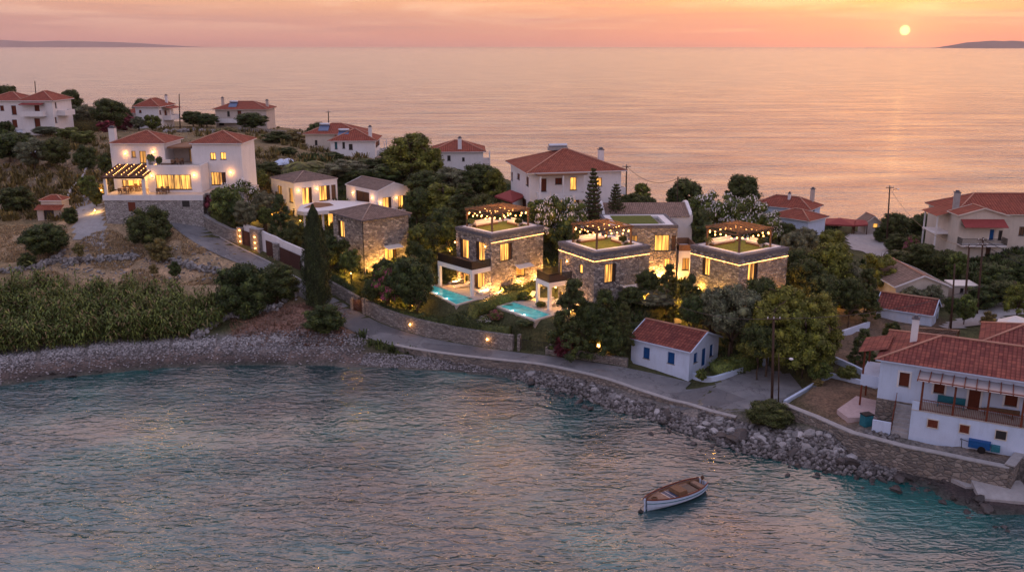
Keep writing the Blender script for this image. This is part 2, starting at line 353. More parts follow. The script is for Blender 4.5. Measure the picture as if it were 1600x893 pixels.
# ------------------------------------------------------------------ terrain
CP = []   # control points (x, y, z)
def cp(px, py, Y): CP.append(P(px, py, Y))
for px, py, Y in [(60,548,95),(60,470,108),(60,400,120),(60,340,135),(60,260,160),(20,206,185),(0,540,96),(0,430,114),
    (230,545,96.5),(230,480,106),(230,430,115),(230,380,123),(230,350,127),(170,347,127),(320,330,128),(120,300,146),(230,212,185),(222,199,213),(380,199,228),(120,208,195),
    (400,545,98),(400,510,102),(400,480,108),(450,440,113),(407,398,120),(360,372,124),(330,345,129),(290,345,127),
    (520,545,97),(520,505,102),(500,470,107),(462,338,141),(440,340,137),(380,330,133),(566,425,112),(590,345,139),(420,225,175),(480,270,152),(535,244,180),(715,264,170),(640,300,146),
    (640,545,97.3),(700,517,101.8),(560,480,108),(700,470,106.5),(763,455,108),(850,440,109),(820,488,101.5),(930,487,99.5),(1155,485,98.3),(1010,430,112),(1085,400,122),
    (828,345,129),(950,335,130),(720,345,135),(760,300,150),
    (850,553,94),(980,571,89.8),(1078,591,88),(1123,552,93),(1120,625,83),(1180,570,90),(1230,600,84),(1300,600,84),(1240,510,98),(1060,500,96),
    (1330,570,88),(1461,511,102),(1370,505,103),(1440,470,112),(1540,500,104),(1340,385,144),(1340,365,158),(1495,402,128),(1600,400,124),(1265,368,143),(1180,370,140),(1400,420,128),(1540,440,118),
    (1376,655,74),(1300,640,77),(1230,640,79),(1450,690,70),(1590,725,66),(1500,600,83),(1590,560,90),(1590,510,99)]:
    cp(px, py, Y)
CP += [(-145, 250, 13), (-80, 245, 13), (-30, 205, 10), (0, 172, 8), (25, 160, 6), (50, 155, 4), (78, 160, 2.5), (110, 150, 3), (110, 90, 5), (-130, 120, 7), (-150, 200, 15), (120, 60, 3), (-100, 200, 16.5), (70, 66, 1.8)]
COAST = [(-170, 90)] + [U(a, b, 0) for a, b in [(0,603),(60,594),(130,586),(200,580),(260,575),(330,571),(400,570),(470,571),(560,573),(640,577),(700,580),(760,586),(810,594),(850,604),(900,617),(960,641),(1010,652),(1060,671),(1110,690),(1160,706),(1230,722),(1300,738),(1370,746),(1440,757),(1490,786),(1530,800),(1600,806)]]
COAST += [(60, 55), (110, 40), (170, 38), (170, 158), (118, 166), (95, 168), (80, 170), (65, 172), (47, 168), (30, 168), (14, 174), (0, 186), (-13.7, 200), (-35, 225), (-60, 255), (-95, 272), (-130, 276), (-170, 280)]
CPa = np.array(CP); sx = 50.
def phi(r2): return np.sqrt(r2 + .004)
A = CPa[:, :2] / sx; D2 = ((A[:, None] - A[None]) ** 2).sum(-1); n = len(A)
K = np.zeros((n + 3, n + 3)); K[:n, :n] = phi(D2) ; K[:n, :n] -= np.eye(n) * .004; K[:n, n] = 1; K[:n, n + 1:] = A; K[n:, :n] = K[:n, n:].T
wts = np.linalg.solve(K, np.r_[CPa[:, 2], 0, 0, 0])
GX0, GX1, GY0, GY1, GS = -165., 165., 41., 277., .75
gx = np.arange(GX0, GX1, GS); gy = np.arange(GY0, GY1, GS); XX, YY = np.meshgrid(gx, gy)
q = np.stack([XX.ravel(), YY.ravel()], 1) / sx
ZZ = np.concatenate([phi(((q[i:i + 8000, None] - A[None]) ** 2).sum(-1)) @ wts[:n] + wts[n] + q[i:i + 8000] @ wts[n + 1:] for i in range(0, len(q), 8000)]).reshape(XX.shape)
def inpoly(X, Y, poly):
    ins = np.zeros(X.shape, bool); m = len(poly)
    for i in range(m):
        x1, y1 = poly[i]; x2, y2 = poly[(i + 1) % m]
        c = ((y1 > Y) != (y2 > Y)) & (X < (x2 - x1) * (Y - y1) / (y2 - y1 + 1e-12) + x1); ins ^= c
    return ins
def polydist(X, Y, poly, close=True):
    d = np.full(X.shape, 1e9); m = len(poly)
    for i in range(m if close else m - 1):
        x1, y1 = poly[i]; x2, y2 = poly[(i + 1) % m]; dx, dy = x2 - x1, y2 - y1
        t = np.clip(((X - x1) * dx + (Y - y1) * dy) / (dx * dx + dy * dy + 1e-12), 0, 1)
        d = np.minimum(d, np.hypot(X - x1 - t * dx, Y - y1 - t * dy))
    return d
INS = inpoly(XX, YY, COAST); CD = polydist(XX, YY, COAST)
def vnoise(X, Y, s, seed):
    r = np.random.RandomState(seed); T = r.rand(64, 64); x = X / s; y = Y / s
    xi = np.floor(x).astype(int); yi = np.floor(y).astype(int); fx = x - xi; fy = y - yi
    fx = fx * fx * (3 - 2 * fx); fy = fy * fy * (3 - 2 * fy)
    g = lambda a, b: T[(yi + b) % 64, (xi + a) % 64]
    return (g(0, 0) * (1 - fx) + g(1, 0) * fx) * (1 - fy) + (g(0, 1) * (1 - fx) + g(1, 1) * fx) * fy - .5
rough_ = vnoise(XX, YY, 7, 1) * .7 + vnoise(XX, YY, 3, 2) * .35 + vnoise(XX, YY, 1.5, 3) * .15
Z0 = np.maximum(ZZ, .5)
def sample(G, x, y):
    fx = (x - GX0) / GS; fy = (y - GY0) / GS
    i = min(max(int(fx), 0), G.shape[1] - 2); j = min(max(int(fy), 0), G.shape[0] - 2); fx = min(max(fx - i, 0), 1); fy = min(max(fy - j, 0), 1)
    return (G[j, i] * (1 - fx) + G[j, i + 1] * fx) * (1 - fy) + (G[j + 1, i] * (1 - fx) + G[j + 1, i + 1] * fx) * fy
def march(G, px, py):
    d = ray(px, py); t = 50. / d[1]; a = t
    while t * d[1] < GY1 - 2:
        if HC + d[2] * t <= sample(G, d[0] * t, d[1] * t):
            lo, hi = t - 3., t
            for _ in range(7):
                m_ = (lo + hi) / 2
                if HC + d[2] * m_ <= sample(G, d[0] * m_, d[1] * m_): hi = m_
                else: lo = m_
            return (d[0] * hi, d[1] * hi, HC + d[2] * hi)
        t += 3.
    return (d[0] * t, d[1] * t, HC + d[2] * t)
# the lane: matching points of its inland and seaward edges
RI = [(318,331),(317,345),(338,368),(380,390),(425,412),(470,438),(515,461),(555,484),(600,507),(660,525),(720,537),(800,549),(860,556),(930,566),(978,574),(1030,585),(1080,597)]
RO = [(262,338),(268,352),(300,376),(345,400),(395,420),(440,446),(480,470),(515,497),(560,521),(620,541),(690,553),(770,563),(840,570),(900,582),(950,594),(1000,611),(1050,627)]
ri = [march(Z0, *p) for p in RI]; ro = [march(Z0, *p) for p in RO]
def catmull(pts, n=6):
    pts = [np.array(p, float) for p in pts]; out = []
    for i in range(len(pts) - 1):
        p0 = pts[max(i - 1, 0)]; p1 = pts[i]; p2 = pts[i + 1]; p3 = pts[min(i + 2, len(pts) - 1)]
        for k in range(n):
            t = k / n; out.append(.5 * (2 * p1 + (p2 - p0) * t + (2 * p0 - 5 * p1 + 4 * p2 - p3) * t * t + (3 * p1 - p0 - 3 * p2 + p3) * t ** 3))
    out.append(pts[-1]); return np.array(out)
ric = catmull(ri); roc = catmull(ro); rc = (ric + roc) / 2
zr = rc[:, 2].copy()
for _ in range(30): zr[1:-1] = (zr[:-2] + zr[2:] + 2 * zr[1:-1]) / 4
RIp, ROp = catmull(RI), catmull(RO)
ric = np.array([(*U(p[0], p[1], z), z) for p, z in zip(RIp, zr)]); roc = np.array([(*U(p[0], p[1], z), z) for p, z in zip(ROp, zr)]); rc = (ric + roc) / 2
for _ in range(4): ric[1:-1, :2] = (ric[:-2, :2] + ric[2:, :2] + 2 * ric[1:-1, :2]) / 4; roc[1:-1, :2] = (roc[:-2, :2] + roc[2:, :2] + 2 * roc[1:-1, :2]) / 4
def pad(G, poly, z, w=2.0, fall=None):
    ins = inpoly(XX, YY, poly); d = polydist(XX, YY, poly)
    k = np.where(ins, 1.0, np.clip(1 - d / w, 0, 1)); k = k * k * (3 - 2 * k) if w > 1 else k
    return G * (1 - k) + z * k
G = Z0 + rough_ * np.clip(.25 + CD / 30, 0, 1)
# ledges levelled for houses, pools and yards
PAD = []
def padpx(pts, z, w=1.5): PAD.append(([U(a, b, z) for a, b in pts], z, w))
padpx([(655,447),(700,432),(770,437),(850,440),(850,462),(782,470),(716,487)], 4.6, 1.2)
padpx([(765,474),(800,462),(905,470),(905,520),(845,512)], 4.2, 1.2)
padpx([(950,440),(1110,430),(1110,455),(960,465)], 5.0, 2)
padpx([(975,575),(1078,595),(1128,552),(1040,535)], 1.05, .8)
padpx([(1110,600),(1190,570),(1235,585),(1262,612),(1160,640),(1090,632),(1060,612)], 1.15, 2)
padpx([(1250,628),(1275,600),(1378,615),(1385,660),(1600,690),(1600,735),(1420,690),(1330,660)], 2.3, .8)
for poly, z, w in PAD: G = pad(G, poly, z, w)
rp = list(map(tuple, ric[:, :2])) + list(map(tuple, roc[::-1, :2]))
rin = inpoly(XX, YY, rp); rd = polydist(XX, YY, rp); sel = rd < 4
zn = np.zeros_like(XX)
for j, i in zip(*np.where(sel | rin)):
    zn[j, i] = zr[np.argmin((rc[:, 0] - XX[j, i]) ** 2 + (rc[:, 1] - YY[j, i]) ** 2)]
kk = np.where(rin, 1.0, np.clip(1 - (rd - .6) / 2.2, 0, 1)) * (sel | rin); G = G * (1 - kk) + (zn - .07) * kk
SWP = [U(a, b_ - 5, 2.35) for a, b_ in ((1223, 632), (1250, 643), (1276, 653), (1305, 666), (1333, 678), (1372, 688), (1413, 699), (1465, 709), (1516, 720), (1577, 732), (1592, 724))]
front_ = inpoly(XX, YY, SWP + [(SWP[-1][0] + 1, 45), (SWP[0][0] + 4, 45)]); G = np.where(front_ & (XX > SWP[4][0] - 1), np.minimum(G, .35), G)
# garden side of the roadside wall stays as it was; beach and seabed
shore = np.clip(CD / 4.5, 0, 1); shore = shore ** .8
G = np.where(INS, np.minimum(G, .12 + 30 * shore) * shore + (1 - shore) * .12 , -.1 - np.minimum(CD * .16, 9))
G += np.where(INS, vnoise(XX, YY, 1.6, 9) * .12, 0) * (~rin) * (kk < .5)
def h(x, y): return float(sample(G, x, y))
def ground(px, py): return march(G, px, py)
# ------------------------------------------------------------------ ground cover colours (what grows or lies where)
PX, PY = proj(XX, YY, G)
def zone(poly): return inpoly(PX, PY, poly)
COL = np.zeros(XX.shape + (3,)); COL[:] = (.075, .078, .036)
def paint(mask, c): COL[mask] = c
left = zone([(-400,560),(-400,100),(470,100),(640,170),(640,250),(430,262),(395,330),(262,330),(262,345),(455,440),(470,470),(350,480),(300,500)])
paint(left, (.24, .18, .10))
paint(zone([(-400,100),(470,100),(640,170),(640,250),(430,262),(400,300),(150,300),(150,255),(-400,250)]), (.19, .15, .085))
paint(zone([(-50,250),(150,250),(160,300),(120,330),(60,345),(-50,330)]), (.26, .20, .13))
paint(zone([(60,440),(-50,380),(100,345),(262,348),(330,385),(440,440),(350,470),(180,440)]), (.36, .26, .16))
paint(zone([(300,432),(120,436),(230,415),(345,420)]), (.42, .29, .18))
paint(zone([(380,505),(430,480),(480,470),(530,490),(560,515),(540,535),(430,545),(355,530)]), (.24, .145, .11))
paint(zone([(1240,630),(1290,585),(1380,600),(1385,650),(1600,690),(1600,760),(1430,700),(1320,670)]), (.17, .115, .08))
paint(zone([(1290,480),(1350,478),(1480,500),(1480,540),(1370,540),(1380,580),(1310,580),(1285,540)]), (.15, .11, .08))
beach = INS & (YY < 110) & (XX < 12) & (CD < 11) & (kk < .5) & ((PX < 545) & (PY > 528) | (CD < 6.0))
paint(beach, (.21, .195, .19))
paint(INS & (YY < 120) & (CD < 5.2) & (XX > 2), (.20, .18, .165))
paint(INS & (YY < 110) & (CD < 2.0), (.10, .085, .08)); paint(beach & (CD < 3.2), (.135, .105, .095)); paint(front_ & (PX > 1330) & (YY < 76), (.065, .052, .052))
paint(beach & (CD < 1.2) & (XX < -25), (.05, .042, .04))
paint(~INS, (.10, .12, .10))
for _ in range(2):
    COL[1:-1, 1:-1] = (COL[1:-1, 1:-1] * 2 + COL[:-2, 1:-1] + COL[2:, 1:-1] + COL[1:-1, :-2] + COL[1:-1, 2:]) / 6
m, nn, b = newmat('ground'); at_ = N(nn, 'ShaderNodeAttribute', attribute_name='cover'); t = N(nn, 'ShaderNodeTexCoord')
q1 = N(nn, 'ShaderNodeTexNoise', inp={'Scale': .5, 'Detail': 8.0, 'Roughness': .7}); L(nn, t.outputs['Object'], q1.inputs['Vector'])
q2 = N(nn, 'ShaderNodeTexNoise', inp={'Scale': 4.0, 'Detail': 5.0, 'Roughness': .7}); L(nn, t.outputs['Object'], q2.inputs['Vector'])
c = mix(nn, 1.0, at_.outputs['Color'], ramp(nn, q1.outputs[0], [(.3, (.55, .6, .55)), (.5, (1, 1, 1)), (.68, (1.5, 1.4, 1.3))]), 'MULTIPLY')
c = mix(nn, .8, c, ramp(nn, q2.outputs[0], [(.3, (.45, .45, .45)), (.5, (1, 1, 1)), (.7, (1.6, 1.55, 1.5))]), 'MULTIPLY')
L(nn, c, b.inputs['Base Color']); b.inputs['Roughness'].default_value = .95; bump(nn, b, q2.outputs[0], .7, .25)
ny, nx = XX.shape; idx = np.arange(nx * ny).reshape(ny, nx)
Fq = np.stack([idx[:-1, :-1], idx[:-1, 1:], idx[1:, 1:], idx[1:, :-1]], -1).reshape(-1, 4)
keep = (G.ravel()[Fq] > -3.5).any(1); Fq = Fq[keep]
me = npmesh('ground', np.stack([XX, YY, G], -1).reshape(-1, 3), Fq, m, True)
ca = me.color_attributes.new('cover', 'FLOAT_COLOR', 'POINT'); ca.data.foreach_set('color', np.concatenate([COL.reshape(-1, 3), np.ones((nx * ny, 1))], 1).astype(np.float32).ravel())
tag(link('ground', me), kind='structure')
def strip(name, a, b_, za, mat, lift=.0, uvn=False):
    mb = MB()
    for i in range(len(a) - 1):
        mb.face([(a[i][0], a[i][1], za[i] + lift), (b_[i][0], b_[i][1], za[i] + lift), (b_[i + 1][0], b_[i + 1][1], za[i + 1] + lift), (a[i + 1][0], a[i + 1][1], za[i + 1] + lift)])
    return mb
tag(strip('road', ric, roc, zr, M['asphalt']).build('road', M['asphalt']), kind='structure')
# ------------------------------------------------------------------ sea
m, nn, b = newmat('sea_water'); g = N(nn, 'ShaderNodeNewGeometry')
mp = N(nn, 'ShaderNodeMapping'); mp.inputs['Scale'].default_value = (.8, 1.65, 1); mp.inputs['Rotation'].default_value = (0, 0, R(8)); L(nn, g.outputs['Position'], mp.inputs[0])
w1 = N(nn, 'ShaderNodeTexNoise', inp={'Scale': .9, 'Detail': 2.0, 'Roughness': .45, 'Distortion': .9}); L(nn, mp.outputs[0], w1.inputs['Vector'])
w2 = N(nn, 'ShaderNodeTexNoise', inp={'Scale': .16, 'Detail': 3.0, 'Roughness': .5, 'Distortion': .5}); L(nn, mp.outputs[0], w2.inputs['Vector'])
mp3 = N(nn, 'ShaderNodeMapping'); mp3.inputs['Scale'].default_value = (.016, .055, 1); mp3.inputs['Rotation'].default_value = (0, 0, R(-6)); L(nn, g.outputs['Position'], mp3.inputs[0])
w3 = N(nn, 'ShaderNodeTexNoise', inp={'Scale': 1.0, 'Detail': 4.0, 'Roughness': .6}); L(nn, mp3.outputs[0], w3.inputs['Vector'])
w5 = N(nn, 'ShaderNodeTexNoise', inp={'Scale': 2.6, 'Detail': 2.0, 'Roughness': .5, 'Distortion': 1.2}); L(nn, mp.outputs[0], w5.inputs['Vector'])
hgt = math_(nn, 'ADD', math_(nn, 'ADD', math_(nn, 'MULTIPLY', w1.outputs[0], .36), math_(nn, 'MULTIPLY', w5.outputs[0], .07)), math_(nn, 'MULTIPLY', w2.outputs[0], .6))
mp6 = N(nn, 'ShaderNodeMapping'); mp6.inputs['Scale'].default_value = (.02, .085, 1); L(nn, g.outputs['Position'], mp6.inputs[0])
w6 = N(nn, 'ShaderNodeTexNoise', inp={'Scale': 1.0, 'Detail': 4.0, 'Roughness': .62, 'Distortion': .6}); L(nn, mp6.outputs[0], w6.inputs['Vector'])
mo = N(nn, 'ShaderNodeMapRange'); spx = N(nn, 'ShaderNodeSeparateXYZ'); L(nn, g.outputs['Position'], spx.inputs[0]); L(nn, spx.outputs[1], mo.inputs['Value']); mo.inputs['From Min'].default_value = 130; mo.inputs['From Max'].default_value = 320; mo.inputs['To Max'].default_value = 5.0
hgt = math_(nn, 'ADD', hgt, math_(nn, 'MULTIPLY', w6.outputs[0], mo.outputs[0]))
bp = N(nn, 'ShaderNodeBump'); bp.inputs['Distance'].default_value = 1.0; L(nn, hgt, bp.inputs['Height'])
# calm lanes and breezy lanes
L(nn, ramp(nn, w3.outputs[0], [(.36, (.22, .22, .22)), (.62, (.95, .95, .95))]), bp.inputs['Strength'])
w4 = N(nn, 'ShaderNodeTexNoise', inp={'Scale': .05, 'Detail': 4.0, 'Roughness': .6}); L(nn, g.outputs['Position'], w4.inputs['Vector'])
wc = ramp(nn, w4.outputs[0], [(.38, (.002, .030, .036)), (.50, (.004, .060, .062)), (.64, (.008, .12, .11))])
sp_ = N(nn, 'ShaderNodeSeparateXYZ'); L(nn, g.outputs['Position'], sp_.inputs[0])
# the sheltered bay is glassy, the open sea beyond the point is ruffled by wind
mr = N(nn, 'ShaderNodeMapRange'); L(nn, sp_.outputs[1], mr.inputs['Value']); mr.inputs['From Min'].default_value = 110; mr.inputs['From Max'].default_value = 900; mr.inputs['To Min'].default_value = .05; mr.inputs['To Max'].default_value = .19
L(nn, mr.outputs[0], b.inputs['Roughness']); b.inputs['IOR'].default_value = 2.15
b.inputs['Specular IOR Level'].default_value = .5
L(nn, wc, b.inputs['Base Color']); L(nn, bp.outputs[0], b.inputs['Normal'])
mb = MB(); ys = [-300, 0, 100, 250, 600, 1500, 4000, 12000, 30000]
for y0, y1 in zip(ys, ys[1:]):
    xs = 1500 + y1 * 1.1
    mb.face([(-xs, y0, 0), (xs, y0, 0), (xs, y1, 0), (-xs, y1, 0)])
tag(mb.build('sea', m), kind='structure')
# far islands on the horizon
def island(px0, px1, pts, Y, mat, name):
    n_ = 60; V = []; Fs = []; rows = 7
    x0 = P(px0, 72, Y)[0]; x1 = P(px1, 72, Y)[0]; sc_ = Y / (F * ct)
    for j in range(rows):
        s = j / (rows - 1) * 2 - 1
        for i in range(n_ + 1):
            u = i / n_; pxh = np.interp(u, [p[0] for p in pts], [p[1] for p in pts]) * sc_
            pxh *= (1 + .10 * mnoise.noise((u * 14, s * 2, 3)))
            V.append((x0 + (x1 - x0) * u, Y + s * Y * .07, max(0, pxh * (1 - s * s)) - 2))
    for j in range(rows - 1):
        for i in range(n_): Fs.append((j * (n_ + 1) + i, j * (n_ + 1) + i + 1, (j + 1) * (n_ + 1) + i + 1, (j + 1) * (n_ + 1) + i))
    tag(link(name, npmesh(name, V, Fs, mat, True)), kind='structure')
M['far_land'] = flat('far_hillside', (.19, .16, .14), .95, .2, .001, 0)
island(1494, 1720, [(0, 0), (.05, 5), (.13, 9), (.22, 10.5), (.38, 10.5), (.55, 8.5), (.8, 5), (1, 0)], 15000, M['far_land'], 'hills_island')
island(-260, 305, [(0, 6), (.3, 9), (.46, 10.5), (.55, 8), (.62, 9), (.75, 8), (.85, 5.5), (.92, 3), (1, 0)], 27500, M['far_land'], 'hills_island')
# ------------------------------------------------------------------ lamps
def lamp(parent, loc, watts, col=(1, .43, .11), rad=.08):
    l = bpy.data.lights.new('lamp_light', 'POINT'); l.energy = watts * 5.5; l.color = col; l.shadow_soft_size = rad
    o = bpy.data.objects.new('lamp_light', l); C.objects.link(o); o.parent = parent; o.location = loc; return o
# ------------------------------------------------------------------ houses
class House:
    """local frame: origin at the near corner of the base, x along the right-hand front (side R, y = 0), y along the left-hand side (side L, x = 0)"""
    def __init__(s, name, label, cat, near, Y, right, Wd, D, base, H=None, group=None, heading=None):
        x, y, zt = P(near[0], near[1], Y); s.O = np.array([x, y]); s.zt = zt
        s.zb = base; s.H = zt - base if H is None else H
        if heading is None:
            r = U(right[0], right[1], zt); s.hd = math.atan2(r[1] - y, r[0] - x)
        else: s.hd = R(heading)
        s.W = Wd; s.D = D; s.ex = np.array([math.cos(s.hd), math.sin(s.hd)]); s.ey = np.array([-s.ex[1], s.ex[0]])
        s.root = empty(name, (x, y, base), s.hd, label, cat, group); s.holes = {k: [] for k in 'RLBF'}; s.wins = []
    def T(s, side, u, out, z, off=(0, 0)):
        return {'R': (u, off[1] - out, z), 'L': (off[0] - out, u, z), 'B': (u, s.D + out, z), 'F': (s.W + out, u, z)}[side]
    def hit(s, side, px, py, off=(0, 0)):
        """(u, z) in the house's frame of the point of a facade seen at a pixel"""
        d = ray(px, py); o = s.O + s.ex * off[0] + s.ey * off[1]; nrm = s.ey if side == 'R' else s.ex; along = s.ex if side == 'R' else s.ey
        if side == 'F': o = s.O + s.ex * s.W
        t = (o @ nrm) / (d[:2] @ nrm); p = d[:2] * t
        return float((p - s.O) @ along), float(HC + d[2] * t - s.zb)
    def world(s, x, y, z=0): p = s.O + s.ex * x + s.ey * y; return (p[0], p[1], s.zb + z)
    def loc(s, px, py, z):
        """local x, y of the point at height z (above the base) seen at a pixel"""
        p = np.array(U(px, py, s.zb + z)) - s.O; return float(p @ s.ex), float(p @ s.ey)
    def win(s, side, rect, kind='lit', off=(0, 0), px=True, n=2, frame='frame', name='window', depth=.2, zmin=None):
        if px:
            x0, y0, x1, y1 = rect; ym = (y0 + y1) / 2; xm = (x0 + x1) / 2
            a = s.hit(side, x0, ym, off)[0]; b = s.hit(side, x1, ym, off)[0]; z1 = s.hit(side, xm, y0, off)[1]; z0 = s.hit(side, xm, y1, off)[1]
        else: a, z0, b, z1 = rect
        u0, u1 = min(a, b), max(a, b); lim = s.W if side in 'RB' else s.D
        if off == (0, 0):
            u0 = max(u0, .15); u1 = min(u1, lim - .15); z0 = max(z0, .03); z1 = min(z1, s.H - .12)
            if zmin is not None: z0 = max(z0, zmin)
            if u1 - u0 < .25 or z1 - z0 < .25: return
            for (a0, b0, a1, b1) in s.holes[side]:
                if u0 < a1 and a0 < u1 and z0 < b1 and b0 < z1: return
            s.holes[side].append((u0, z0, u1, z1))
        s.wins.append((side, u0, z0, u1, z1, kind, n, frame, name, depth, off)); return (u0, z0, u1, z1)
    def panel(s, mb, side, z0, z1):
        hs = [q for q in s.holes[side] if q[3] > z0 and q[1] < z1]; ln = s.W if side in 'RB' else s.D
        us = sorted({0, ln, *[q[0] for q in hs], *[q[2] for q in hs]}); zs = sorted({z0, z1, *[q[1] for q in hs], *[q[3] for q in hs]})
        for a, b in zip(us, us[1:]):
            for c, d in zip(zs, zs[1:]):
                m_, k_ = (a + b) / 2, (c + d) / 2
                if any(q[0] < m_ < q[2] and q[1] < k_ < q[3] for q in hs): continue
                pts = [s.T(side, a, 0, c), s.T(side, b, 0, c), s.T(side, b, 0, d), s.T(side, a, 0, d)]
                mb.face(pts if side in 'RF' else pts[::-1])
        for (a, c, b, d) in hs:
            i = -.24
            for q in ([(a, 0, c), (a, i, c), (a, i, d), (a, 0, d)], [(b, 0, c), (b, 0, d), (b, i, d), (b, i, c)], [(a, 0, c), (b, 0, c), (b, i, c), (a, i, c)], [(a, 0, d), (a, i, d), (b, i, d), (b, 0, d)]):
                mb.face([s.T(side, *p) for p in q])
    def walls(s, mat, z0=-2.0, z1=None, name='wall', top=True):
        mb = MB(); z1 = s.H if z1 is None else z1
        for k in 'RLBF': s.panel(mb, k, z0, z1)
        if top: mb.face([(0, 0, z1 - .01), (s.W, 0, z1 - .01), (s.W, s.D, z1 - .01), (0, s.D, z1 - .01)])
        return mb.build(name, mat, s.root)
    def fit(s):
        for i_, w_ in enumerate(list(s.wins)):
            (side, a, c, b, d, kind, n, fr, name, dp, off) = w_
            if kind == 'lit' and n >= 2 and fr == 'frame' and b - a > 1.0:
                k = .26 * (b - a); s.wins[i_] = (side, a, c, b - k, d, kind, n, fr, name, dp, off); s.wins.append((side, b - k + .01, c, b, d, 'wood', 1, fr, 'screen', dp, off))
        """frames, panes and leaves for every opening"""
        for (side, a, c, b, d, kind, n, fr, name, dp, off) in s.wins:
            T = lambda u, o, z: s.T(side, u, o, z, off)
            def bx(mb, u0, u1, o0, o1, z0, z1):
                mb.box8([T(u0, o0, z0), T(u1, o0, z0), T(u1, o1, z0), T(u0, o1, z0), T(u0, o0, z1), T(u1, o0, z1), T(u1, o1, z1), T(u0, o1, z1)])
            f = MB(); w = .07; o0, o1 = (-dp, -dp + .07) if off == (0, 0) else (.01, .08)
            bx(f, a, a + w, o0, o1, c, d); bx(f, b - w, b, o0, o1, c, d); bx(f, a + w, b - w, o0, o1, c, c + w); bx(f, a + w, b - w, o0, o1, d - w, d)
            for k in range(1, n):
                u = a + (b - a) * k / n; bx(f, u - .035, u + .035, o0, o1, c + w, d - w)
            fo = f.build(name, M[fr], s.root)
            p = MB(); cu, cz = (a + b) / 2, (c + d) / 2; oo = o0 + .02
            base = T(cu, oo, cz)
            def loc(u, o, z): q = T(u, o, z); return tuple(q[i] - base[i] for i in range(3))
            if kind in ('lit', 'lit2', 'litd', 'dark'):
                p.face([loc(a + .02, oo, c + .02), loc(b - .02, oo, c + .02), loc(b - .02, oo, d - .02), loc(a + .02, oo, d - .02)])
                p.build('pane', M[kind], fo, base)
            elif kind == 'void': pass
            else:   # shutters or a door leaf with rails and slats
                p.face([loc(a + .04, oo, c + .04), loc(b - .04, oo, c + .04), loc(b - .04, oo, d - .04), loc(a + .04, oo, d - .04)])
                k = c + .12
                while k < d - .12:
                    q0 = [loc(a + .06, oo, k), loc(b - .06, oo, k), loc(b - .06, oo + .03, k + .015), loc(a + .06, oo + .03, k + .015)]
                    p.box8([loc(a + .06, oo, k), loc(b - .06, oo, k), loc(b - .06, oo + .025, k), loc(a + .06, oo + .025, k), loc(a + .06, oo, k + .05), loc(b - .06, oo, k + .05), loc(b - .06, oo + .025, k + .05), loc(a + .06, oo + .025, k + .05)])
                    k += .11
                p.build('shutter' if name == 'window' else 'door_leaf', M[kind], fo, base)
            if name == 'window' and off == (0, 0):
                q = MB(); bx(q, a - .08, b + .08, -dp, .05, c - .06, c); q.build('sill', M['concrete'] if fr != 'frame' else M['grey_cap'], fo)
    def sconce(s, side, px=None, py=None, u=None, z=None, watts=9, off=(0, 0)):
        if px is not None: u, z = s.hit(side, px, py, off)
        T = lambda o, dz: s.T(side, u, o, z + dz, off)
        m_ = MB().ball(T(.10, 0), .10, 1.2, 8, 5); o = m_.build('wall_lamp', M['lamp'], s.root, smooth=True)
        p_ = MB(); q = T(.02, -.14); p_.cbox(q[0], q[1], q[2], .14, .14, .05); p_.build('bracket', M['frame'], o)
        lamp(o, T(.42, 0), watts * .55); return o
    def hip(s, over=.5, rise=1.5, mat='tile', x0=0, y0=0, x1=None, y1=None, z=None, name='roof', ridge='ridge', parent=None, soff=True, fascia=None):
        x1 = s.W if x1 is None else x1; y1 = s.D if y1 is None else y1; z = s.H if z is None else z
        X0, Y0, X1, Y1 = x0 - over, y0 - over, x1 + over, y1 + over; w, d = X1 - X0, Y1 - Y0; t = .12; zz = z + t
        if w >= d: a = Vector((X0 + d / 2, (Y0 + Y1) / 2, zz + rise)); b_ = Vector((X1 - d / 2, (Y0 + Y1) / 2, zz + rise))
        else: a = Vector(((X0 + X1) / 2, Y0 + w / 2, zz + rise)); b_ = Vector(((X0 + X1) / 2, Y1 - w / 2, zz + rise))
        c = [Vector((X0, Y0, zz)), Vector((X1, Y0, zz)), Vector((X1, Y1, zz)), Vector((X0, Y1, zz))]
        mb = MB()
        fs = [(c[0], c[1], b_, a), (c[1], c[2], b_), (c[2], c[3], a, b_), (c[3], c[0], a)] if w >= d else [(c[0], c[1], a), (c[1], c[2], b_, a), (c[2], c[3], b_), (c[3], c[0], a, b_)]
        for f in fs: slope(mb, f)
        rf = mb.build(name, M[mat], parent or s.root)
        e = MB().box(X0 + .01, Y0 + .01, z + .002, X1 - .01, Y1 - .01, zz - .003); e.build('fascia', M[fascia or ('white' if soff else 'grey_cap')], rf)
        r_ = MB()
        for p_, q_ in ((c[0], a), (c[3], a), (c[1], b_), (c[2], b_)) if w >= d else ((c[0], a), (c[1], a), (c[2], b_), (c[3], b_)): r_.tube([p_ + Vector((0, 0, .03)), q_ + Vector((0, 0, .03))], .10, 6)
        if (a - b_).length > .3: r_.tube([a + Vector((0, 0, .03)), b_ + Vector((0, 0, .03))], .11, 6)
        r_.build('ridge_tiles', M[ridge], rf, smooth=True)
        return rf
